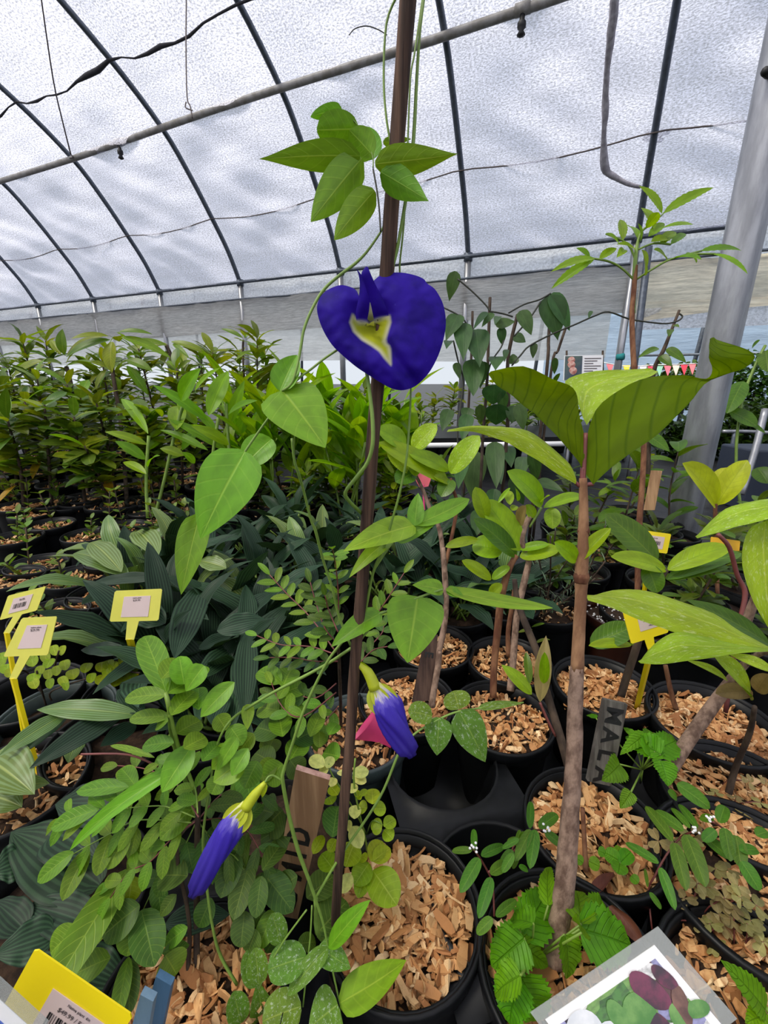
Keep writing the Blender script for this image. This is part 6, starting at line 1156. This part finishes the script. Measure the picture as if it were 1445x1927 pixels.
# hero striped leaves at lower left
def striped(lab, x, y, rows, pot=None, key='striped', h=.2):
    T = thing('striped_plant', base_at(x, y), lab, 'striped plant', 'striped plants at the lower left'); add_pot(T, **(pot or dict(R=.09, mulch=None)))
    for r in rows:
        b, t, wp = r[:3]; m = r[3] if len(r) > 3 else key; hh = r[4] if len(r) > 4 else h
        LF(T, PH(*b, hh), PH(*t, hh - ru(-.01, .025)), wp, LM[m], 'lance' if wp < 60 else 'ovate', bend=.5, fold=.2, ripple=.05, pleat=2.5, nl=16, nw=10)
    return T
striped('large dark striped plant in the lower left corner under the pinnate shrub', 110, 1690, [(CA(540, 690), CA(60, 400), 120), (CA(480, 900), CA(150, 800), 72), (CA(290, 960), CA(-30, 1070), 74), (CA(130, 930), CA(-30, 780), 60), (CA(300, 400), CA(540, 560), 90, 'striped', .22), (CA(420, 1100), CA(700, 1240), 70, 'striped', .17), (CA(300, 1120), CA(120, 1260), 60), (CA(640, 260), CA(300, 250), 80, 'striped', .24), (CA(900, 900), CA(1250, 850), 50, 'striped', .18), (CA(100, 560), CA(-40, 620), 70)])
striped('striped plant with long arching leaves in the dark soil pot', 205, 1388, [(CB(755, 1000), CB(200, 970), 40, 'striped_lt', .26), (CB(700, 960), CB(160, 1290), 46, 'striped', .25), (CB(740, 1050), CB(545, 1170), 34, 'striped', .22), (CB(700, 660), CB(440, 645), 30, 'striped', .3), (CB(780, 1000), CB(640, 860), 36, 'striped', .26), (CB(430, 1120), CB(370, 1260), 34, 'striped_lt', .2), (CB(380, 985), CB(115, 1215), 24, 'striped', .25), (CB(370, 985), CB(-10, 1225), 34, 'striped_lt', .26)])
T = striped('broad pale striped leaf plant in the chip pot at the left edge', 30, 1470, [(CB(-60, 1240), CB(188, 1430), 92, 'striped_lt', .24), (CB(-20, 1400), CB(270, 1370), 40, 'striped_lt', .2), (CB(-40, 1440), CB(120, 1500), 70, 'striped_lt', .18)], dict(R=.09, mulch='chips', n=130))
striped('striped plant with upright blades right of the middle yellow tag', 400, 1240, [(CB(950, 690), CB(1105, 295), 56, 'striped', .3), (CB(1330, 1000), CB(1350, 540), 44, 'striped', .3), (CB(1380, 1000), CB(1280, 690), 44, 'striped', .28), (CB(1080, 800), CB(1310, 620), 46, 'striped', .28), (CB(900, 500), CB(730, 440), 50, 'striped', .3), (CB(1180, 540), CB(1445, 480), 46, 'striped', .3), (CB(700, 240), CB(400, 120), 44, 'striped_lt', .33), (CB(660, 220), CB(490, 60), 44, 'striped_lt', .34), (CB(900, 250), CB(480, 290), 24, 'striped', .33), (CB(1080, 640), CB(1300, 560), 30, 'striped', .28), (CB(1150, 1050), CB(1230, 880), 40, 'striped', .28), (CB(860, 130), CB(740, 0), 46, 'striped_lt', .34), (CB(1230, 200), CB(1080, 160), 34, 'striped_lt', .33)])
# golden small leaved shrub with the tags
S18 = thing('golden_shrub', base_at(105, 1345), 'small golden leaved shrub in a wide pot behind the left yellow tags', 'shrub'); add_pot(S18, R=.09, mulch=None, mat=M_GPOT)
for pts in ([(250, 945), (220, 840), (200, 760)], [(280, 920), (280, 870), (440, 810), (540, 790), (640, 760), (760, 770)], [(240, 900), (150, 770), (110, 760)], [(260, 860), (290, 760), (320, 650)]):
    tube('stem', S18, [PH(*CB(*p), .16 + .1 * i / (len(pts) - 1)) for i, p in enumerate(pts)], .0016, M_TWIG, 5)
for q, wp in (((180, 710), 20), ((200, 800), 22), ((240, 690), 16), ((270, 720), 18), ((300, 650), 16), ((330, 650), 12), ((340, 730), 18), ((300, 760), 16), ((260, 780), 16), ((180, 830), 18), ((260, 830), 14), ((340, 820), 16), ((360, 840), 12), ((230, 760), 16), ((400, 780), 22), ((470, 745), 20), ((490, 800), 16), ((540, 740), 20), ((550, 810), 20), ((590, 730), 20), ((600, 790), 20), ((640, 820), 20), ((620, 740), 18), ((680, 710), 20), ((700, 760), 18), ((740, 750), 18), ((690, 810), 16), ((720, 800), 14), ((570, 770), 16), ((660, 770), 16), ((30, 750), 24), ((10, 720), 22), ((60, 770), 18), ((20, 690), 16), ((160, 690), 16), ((810, 800), 14)):
    b = CB(q[0] + ru(-20, 20), q[1] + 25); LF(S18, PH(*b, .25), PH(*CB(q[0] + ru(-15, 15), q[1] - 30), .25), wp, LM['lime'], 'round', fold=.15)
# filler pots on the dark tray
for (x, y, lab) in ((60, 1300, 'empty black pot behind the left yellow tags'), (250, 1300, 'empty black pot under the golden shrub')): T = thing('empty_pot', base_at(x, y), lab, 'pot'); add_pot(T, mulch=None, level=.06)
S19 = thing('grey_pot', base_at(672, 1372), 'grey green pot of chips holding the pink tag behind the stake', 'pot'); add_pot(S19, R=.083, n=130, mat=M_GPOT)
# black tray with round sockets
def tray(loc, rot, nx, ny, pitch=.185, z=.15, r=.078, skip=()):
    T = thing('pot_tray', loc, 'black plastic carrying tray with empty round sockets between the pots', 'tray'); T.rotation_euler = (0, 0, rot)
    vs, fs = [], []; n = 32
    for a in range(nx):
        for b in range(ny):
            cx, cy = (a - (nx - 1) / 2) * pitch, (b - (ny - 1) / 2) * pitch; o = len(vs)
            for ring, (rr, zz) in enumerate(((None, z), (r * 1.06, z), (r * 1.03, z + .006), (r, z), (r * .92, z - .06), (r * .86, .02), (.001, .02))):
                for j in range(n):
                    an = 6.283 * j / n + .785
                    if rr is None:
                        c, s = math.cos(an), math.sin(an); m = pitch / 2 / max(abs(c), abs(s)); vs.append((cx + c * m, cy + s * m, zz))
                    else: vs.append((cx + rr * math.cos(an), cy + rr * math.sin(an), zz))
            for ring in range(6):
                for j in range(n):
                    p, q = o + ring * n + j, o + ring * n + (j + 1) % n; fs.append((p, q, q + n, p + n))
    obj('socket_sheet', mesh('socket_sheet', vs, fs, None), M_BLACK, T); return T
c_ = base_at(880, 1540, .15); tray(c_, .25, 1, 2, r=.08)
c_ = base_at(600, 1240, .1); 
# ------------------------------------------------------------------ tags, labels and cards
def ytag(name, lab, tl, tr, br, bl, neck, stem, mat, Z, sticker=(.2, .15, .78, .85), lines=(), parts=True, group=None, Zs=None):
    TL, TR, BR, BL = [P(*q, Z) for q in (tl, tr, br, bl)]; T = thing(name, PH(*stem[-1], .14) if Zs is None else P(*stem[-1], Zs), lab, 'plant tag', group); O = origin(T)
    n = (TR - TL).cross(BL - TL).normalized(); n = n if n.dot(EYE - TL) > 0 else -n
    e = lambda u, v: TL.lerp(TR, u).lerp(BL.lerp(BR, u), v)
    N1, N2 = P(neck[0] - neck[2], neck[1], Z), P(neck[0] + neck[2], neck[1], Z)
    out = [e(.03, 0), e(.97, 0), e(1, .04), e(1, .96), e(.97, 1), e(.60, 1), N2, N1, e(.36, 1), e(.03, 1), e(0, .96), e(0, .04)]
    k = len(out); vs = [p - O for p in out] + [p - n * .0012 - O for p in out]
    fs = [tuple(range(k)), tuple(range(k, 2 * k))[::-1]] + [(i, (i + 1) % k, (i + 1) % k + k, i + k) for i in range(k)]
    obj('tag_plate', mesh('tag_plate', vs, fs, None, False), mat, T)
    end = PH(*stem[-1], .135) if Zs is None else P(*stem[-1], Zs); S = [P(neck[0], neck[1] - 1, Z) - n * .0006] + [end]; wst = neck[2] * Z / F * .95
    vs, fs = [], []; sd = (N2 - N1).normalized()
    for p in S:
        for a, b in ((-1, 0), (0, 1), (1, 0), (0, -.3)): vs.append(p + sd * wst * a + n * .0022 * b - O)
    for i in range(len(S) - 1):
        for j in range(4): a, b = i * 4 + j, i * 4 + (j + 1) % 4; fs.append((a, b, b + 4, a + 4))
    fs.append((0, 1, 2, 3))
    obj('tag_stem', mesh('tag_stem', vs, fs, None, False), M_YEL if mat is not M_ORG else M_ORG, T)
    if sticker:
        a, b, c, d = sticker; sq = [e(u, v) + n * .0006 for u, v in ((a, b), (c, b), (c, d), (a, d))]; st = obj('sticker', mesh('sticker', [p - O for p in sq] + [p - n * .0005 - O for p in sq], [(0, 1, 2, 3), (4, 7, 6, 5), (0, 4, 5, 1), (1, 5, 6, 2), (2, 6, 7, 3), (3, 7, 4, 0)], None, False), M_PAPER, T)
        X = (sq[1] - sq[0]); H_ = (sq[3] - sq[0]); Xn = X.normalized(); Yn = n.cross(Xn).normalized(); R_ = Matrix((Xn, Yn, n)).transposed().to_4x4()
        for txt, u, v, sz in lines:
            if txt == '|||':
                vs, fs = [], []
                for q in range(18):
                    w0 = random.choice((.6, 1, 1.6)) * X.length / 60; c0 = sq[0] + X * (u - .3 + q * .036) + H_ * v + n * .0003; o = len(vs); vs += [c0 - O, c0 + Xn * w0 - O, c0 + Xn * w0 + H_ * .32 - O, c0 + H_ * .32 - O]; fs.append((o, o + 1, o + 2, o + 3))
                tag(obj('barcode', mesh('barcode', vs, fs, None, False), M_INK, T), kind='stuff')
            else:
                c0 = sq[0] + X * u + H_ * v + n * .0003; text_obj('print', T, txt, sz * H_.length, Matrix.Translation(c0 - O) @ R_, M_INKG, ext=.0001)
    return T
ytag('yellow_tag', 'yellow price tag with a barcode at the left edge, rearmost of two', (15, 1121), (86, 1103), (69, 1149), (-1, 1167), (12, 1192, 6), [(20, 1260), (34, 1350), (50, 1410)], M_YELP, .66, (.2, .2, .72, .82), [('20.00', .5, .2, .16), ('|||', .45, .42, .3)])
ytag('yellow_tag', 'yellow price tag with pink sticker at the left edge, front of two', (41, 1163), (107, 1160), (90, 1233), (6, 1236), (24, 1278, 7), [(38, 1340), (60, 1410), (78, 1475)], M_YELP, .6, (.25, .2, .8, .8), [('$29.99', .5, .22, .13), ('native plant', .5, .1, .09)])
ytag('yellow_tag', 'yellow price tag with pink sticker standing right of the bright chip pot', (216, 1112), (305, 1108), (298, 1168), (206, 1170), (244, 1204, 8), [(258, 1260), (272, 1310)], M_YELP, .7, (.22, .2, .78, .86), [('$29.99', .5, .2, .13), ('native plant', .5, .08, .09)])
ytag('yellow_tag', 'bright yellow tag behind the leaf fan left of the column', (1205, 997), (1263, 1005), (1255, 1042), (1196, 1034), (1222, 1050, 5), [(1212, 1110), (1205, 1160)], M_YEL, 1.05, (.2, .2, .82, .82), [('$39.99', .5, .2, .16), ('|||', .5, .4, .3)])
ytag('amber_tag', 'amber tag seen from behind right of the column foot', (1338, 1010), (1393, 1018), (1390, 1046), (1336, 1040), (1352, 1058, 6), [(1340, 1078), (1322, 1120)], M_ORG, .98, None)
ytag('yellow_tag', 'bright yellow barcode tag half covered by the giant right leaf', (1172, 1152), (1248, 1130), (1258, 1190), (1188, 1212), (1226, 1222, 7), [(1212, 1280), (1196, 1340)], M_YEL, .66, (.3, .1, .9, .72), [('30.00', .5, .1, .12), ('|||', .5, .28, .3), ('1982365', .5, .82, .1)])
ytag('yellow_tag', 'large bright yellow tag with a pink price sticker in the lower left corner', (66, 1785), (250, 1912), (175, 2030), (0, 1905), (80, 2010, 14), [(70, 2060), (60, 2100)], M_YEL, .30, (.30, .30, .92, .95), [('Native plant  6in', .48, .1, .085), ('$49.99 / EA', .42, .28, .14), ('|||', .42, .42, .3)], Zs=.32)
# laminated cards
def photomat(name, cols_, sc):
    k = NT(name); uv = k.new('ShaderNodeUVMap').outputs[0]; vo = k.new('ShaderNodeTexVoronoi'); k.link(uv, vo.inputs['Vector']); vo.inputs['Scale'].default_value = sc; vo.inputs['Randomness'].default_value = 1
    sx = k.new('ShaderNodeSeparateColor'); k.link(vo.outputs['Color'], sx.inputs[0]); cr = k.new('ShaderNodeValToRGB'); cr.color_ramp.interpolation = 'CONSTANT'; k.link(sx.outputs[0], cr.inputs[0]); e = cr.color_ramp.elements; n = len(cols_)
    e[0].color = srgb(*cols_[0]); e[0].position = 0; e[1].color = srgb(*cols_[1]); e[1].position = 1 / n
    for i in range(2, n): q = e.new(i / n); q.color = srgb(*cols_[i])
    nz = k.noise(14, uv, 4); k.link(k.mix(k.rng(nz, .4, .7), cr.outputs[0], k.mix(.5, cr.outputs[0], srgb(60, 60, 60))), k.p.inputs['Base Color']); k.p.inputs['Roughness'].default_value = .25; return k.m
M_LAM = NT('clear laminate'); M_LAM.p.inputs['Base Color'].default_value = srgb(180, 184, 180); M_LAM.p.inputs['Alpha'].default_value = .42; M_LAM.p.inputs['Roughness'].default_value = .2; M_LAM = M_LAM.m
def oval(T, tl, tr, bl, cu, cv, ru_, rv, rot, mat, lift, name):
    ex, ey = tr - tl, bl - tl; n = ex.cross(ey).normalized(); n = n if n.dot(EYE - tl) > 0 else -n; O = origin(T); c = tl + ex * cu + ey * cv + n * lift; vs = [c + n * .0004 - O]
    a0, b0_ = ex.normalized(), ey.normalized(); L = ex.length
    for j in range(20):
        a = j / 20 * 6.283; x, y = ru_ * math.cos(a), rv * math.sin(a) * (1 + .15 * math.cos(a)); vs.append(c + a0 * L * (x * math.cos(rot) - y * math.sin(rot)) + b0_ * L * (x * math.sin(rot) + y * math.cos(rot)) - O)
    return obj(name, mesh(name, vs, [(0, 1 + j, 1 + (j + 1) % 20) for j in range(20)], [(.5, .5)] * 21), mat, T)
tl, tr = P(1005, 1905, .335), P(1232, 1752, .36); bl = P(1140, 2090, .315)
T = thing('photo_card', tl, 'laminated card with a printed photo of purple fruit at the bottom right', 'photo card')
quad_plate('laminate', T, tl, tr, bl, .0008, M_LAM, lift=.0005, rect=(-.02, -.02, 1.04, 1.05)); quad_plate('card', T, tl, tr, bl, .001, M_WHITE, lift=.0012, rect=(.03, .10, .93, 1)); quad_plate('photo', T, tl, tr, bl, .0005, photomat('fruit photo', [(228, 228, 226), (70, 110, 60), (120, 160, 90), (62, 56, 70), (96, 70, 70), (150, 150, 190), (84, 130, 70)], 5), lift=.0018, rect=(.09, .20, .87, 1))
fm = lambda nm, c, c2: simple(nm, srgb(*c), .3, 0, 60, .3, c2=srgb(*c2))
F1, F2, F3, F4 = fm('printed purple fruit', (120, 60, 84), (66, 52, 62)), fm('printed leaf', (116, 158, 88), (80, 130, 66)), fm('printed branch', (130, 96, 84), (90, 66, 62)), fm('printed sky', (226, 228, 230), (206, 210, 214))
for cu, cv, a, b, r, m, nm in ((.20, .34, .11, .10, .2, F4, 'printed_sky'), (.30, .56, .1, .1, 0, F4, 'printed_sky'), (.69, .40, .085, .135, -.25, F1, 'printed_fruit'), (.83, .38, .05, .09, -.2, F1, 'printed_fruit'), (.55, .50, .1, .11, .2, F2, 'printed_leaf'), (.42, .46, .06, .12, .1, F2, 'printed_leaf'), (.58, .72, .08, .10, .1, F1, 'printed_fruit'), (.80, .66, .05, .12, .5, F3, 'printed_branch'), (.86, .76, .09, .05, .2, F2, 'printed_leaf'), (.72, .74, .04, .09, .3, F2, 'printed_leaf'), (.44, .80, .1, .05, .1, F3, 'printed_branch')):
    oval(T, tl, tr, bl, cu, cv, a, b, r, m, .0024, nm)
tl, tr = P(-20, 1838, .27), P(75, 1925, .27); bl = P(-90, 1960, .27)
T = thing('photo_card', tl, 'laminated card corner with a blue print at the bottom left', 'photo card')
quad_plate('laminate', T, tl, tr, bl, .0008, M_LAM, lift=.0005, rect=(.1, -.1, 1.1, 1.0)); quad_plate('card', T, tl, tr, bl, .001, M_WHITE, lift=.0012, rect=(.3, .12, 1.1, 1.1)); quad_plate('photo', T, tl, tr, bl, .0005, simple('blue print', srgb(84, 110, 190), .3, 0, 30, .3), lift=.0018, rect=(.42, .3, 1.1, 1.1))
# wooden labels
M_WOOD = bark('light brown wooden label', srgb(182, 146, 108), srgb(140, 106, 76), 60, (1, .3, .05), .4); M_WOODG = bark('weathered grey wooden label', srgb(112, 108, 102), srgb(70, 66, 62), 90, (1, .3, .05), .8); M_WOODD = bark('dark wooden label', srgb(88, 68, 58), srgb(52, 38, 34), 80, (1, .3, .05), .6)
M_WOODE = bark('pinkish cut wood end', srgb(186, 150, 136), srgb(150, 112, 100), 90)
def slat(name, lab, tl, tr, br, bl, Zt_, Zb_, th, mat, text=None, tsz=.5, rot=1, tp=.5, sp=1.0):
    TL, TR, BR, BL = P(*tl, Zt_), P(*tr, Zt_), P(*br, Zb_), P(*bl, Zb_); T = thing(name, (BL + BR) / 2, lab, 'plant label'); O = origin(T); n = (TR - TL).cross(BL - TL).normalized(); n = n if n.dot(EYE - TL) > 0 else -n
    q = [TL, TR, BR, BL]; vs = [p - O for p in q] + [p - n * th - O for p in q]
    obj('slat', mesh('slat', vs, [(0, 1, 2, 3), (4, 7, 6, 5), (1, 5, 6, 2), (2, 6, 7, 3), (3, 7, 4, 0)], None, False), mat, T)
    obj('cut_end', mesh('cut_end', [vs[0], vs[1], vs[5], vs[4]], [(0, 1, 2, 3)], None, False), M_WOODE if mat is M_WOOD else mat, T)
    if text:
        X = (TR - TL).normalized(); Wd = (TR - TL).length; Dn = ((BL + BR) / 2 - (TL + TR) / 2); Ln = Dn.length; Dn = Dn.normalized()
        for i, ch in enumerate(text):
            c = (TL + TR) / 2 + Dn * Ln * (tp + i * sp) + n * .0004
            ex = Dn if rot > 0 else -Dn; ey = n.cross(ex).normalized(); text_obj('letter', T, ch, Wd * tsz, Matrix.Translation(c - O) @ Matrix((ex, ey, n)).transposed().to_4x4(), M_INK, ext=.0002, bold=.03)
    return T
slat('wooden_label', 'light brown wooden label lettered in black, standing left of the stake', (556, 1448), (620, 1468), (560, 1730), (508, 1720), .435, .50, .006, M_WOOD, 'DIM', .95, -1, .40, .125)
slat('wooden_label', 'weathered grey wooden label lettered MAL in black', (1137, 1316), (1181, 1326), (1150, 1480), (1106, 1470), .62, .62, .007, M_WOODG, 'MALA', .95, 1, .17, .24)
slat('wooden_label', 'dark wooden label leaning in the pot beside the knobbly trunk', (800, 1195), (824, 1195), (812, 1318), (775, 1322), .74, .72, .006, M_WOODD, 'E', .9, 1, .3, .2)
slat('wooden_label', 'small light wooden label beside the column behind the tall stem', (1227, 885), (1246, 886), (1232, 960), (1213, 960), 1.2, 1.2, .006, M_WOOD)
slat('blue_stick', 'blue painted stick at the bottom, taller of two', (293, 1838), (322, 1855), (300, 1960), (262, 1950), .36, .37, .006, simple('worn blue paint', srgb(70, 108, 140), .6, 0, 30, .3, c2=srgb(40, 70, 100), stretch=(1, 1, .1)))
slat('blue_stick', 'pale blue painted stick at the bottom, shorter of two', (264, 1872), (288, 1885), (270, 1990), (235, 1980), .34, .35, .006, simple('pale worn blue paint', srgb(120, 150, 172), .6, 0, 30, .3, c2=srgb(70, 96, 120), stretch=(1, 1, .1)))
M_PINK = simple('pink plastic', srgb(206, 60, 116), .45, 0, 10, .1)
T = thing('pink_tag', PH(690, 1400, .15), 'folded pink plastic tag standing in the grey green pot', 'plant tag')
ruled(T, [PH(668, 1392, .17), PH(690, 1370, .19), PH(712, 1338, .21)], [PH(735, 1408, .16), PH(738, 1385, .18), PH(722, 1345, .21)], M_PINK, 'tag_sheet', .1); ruled(T, [PH(664, 1390, .165), PH(680, 1365, .18), PH(700, 1340, .2)], [PH(700, 1395, .16), PH(706, 1372, .18), PH(712, 1345, .2)], M_PINK, 'tag_sheet', -.15)
T = thing('pink_tag', P(797, 900, 1.4), 'blurred pink tag far behind the broad glossy leaves', 'plant tag')
ruled(T, [P(783, 888, 1.4), P(782, 902, 1.4), P(790, 918, 1.4)], [P(806, 880, 1.42), P(812, 895, 1.42), P(806, 915, 1.42)], simple('coral plastic', srgb(236, 110, 122), .5), 'tag_sheet', .1); vine('tag_stem', T, ((796, 912, 1.41), (798, 950, 1.41), (800, 990, 1.41)), 4, M_PINK)

# ------------------------------------------------------------------ labels of the repeats, told apart by their place
ORDW = 'first second third fourth fifth sixth seventh eighth ninth tenth eleventh twelfth thirteenth fourteenth fifteenth sixteenth'.split()
def relabel(group, fmt, bands=None, names=('',)):
    obs = [o for o in col.objects if o.parent is None and o.get('group') == group]
    def xy(o):
        p = Vector(o.location) + Vector((0, 0, .17)); z = depth(p); return 722.5 + F * (p - EYE).dot(RT) / z, 963.5 - F * (p - EYE).dot(UPV) / z
    rows = {}
    for o in obs:
        x, y = xy(o); b = 0
        for i, t in enumerate(bands or ()):
            if y > t: b = i + 1
        rows.setdefault(b, []).append((x, o))
    for b, l in rows.items():
        for i, (x, o) in enumerate(sorted(l, key=lambda q: q[0])): o['label'] = fmt % ((ORDW[i], names[b]) if len(names) > 1 else ORDW[i])
relabel('dark striped plants in the middle', 'dark striped plant, %s from left in the %s of the bed', (1062, 1112, 1165, 1230), ('back row', 'second row', 'middle row', 'fourth row', 'front row'))
relabel('small oval leaved seedlings on the left', 'oval leaved potted seedling, %s from left in the %s', (975, 1020, 1075), ('rearmost pot line', 'second pot line', 'third pot line', 'nearest pot line'))
for z_, n_ in (('3.7', 'back'), ('3.1', 'second'), ('2.6', 'middle'), ('2.2', 'fourth'), ('1.9', 'front')): relabel('saplings in the left block, row at %s metres' % z_, ('long' if float(z_) > 2.4 else 'oval') + ' leaved sapling, %s from left, ' + n_ + ' row of the left block')
relabel('shrubs behind the striped bed', 'dim leafy shrub, %s from left in the %s behind the striped bed', (935,), ('rear line', 'front line'))
relabel('seedlings on the bench', 'small leafy seedling, %s from left on the low black bench')
ORDW += 'seventeenth eighteenth nineteenth twentieth twenty-first twenty-second'.split()
relabel('far shrubs under the side wall', 'dim far shrub below the film skirt, %s from left')
relabel('posts of the neighbouring house', 'slim dark post of the neighbouring greenhouse, %s from left')
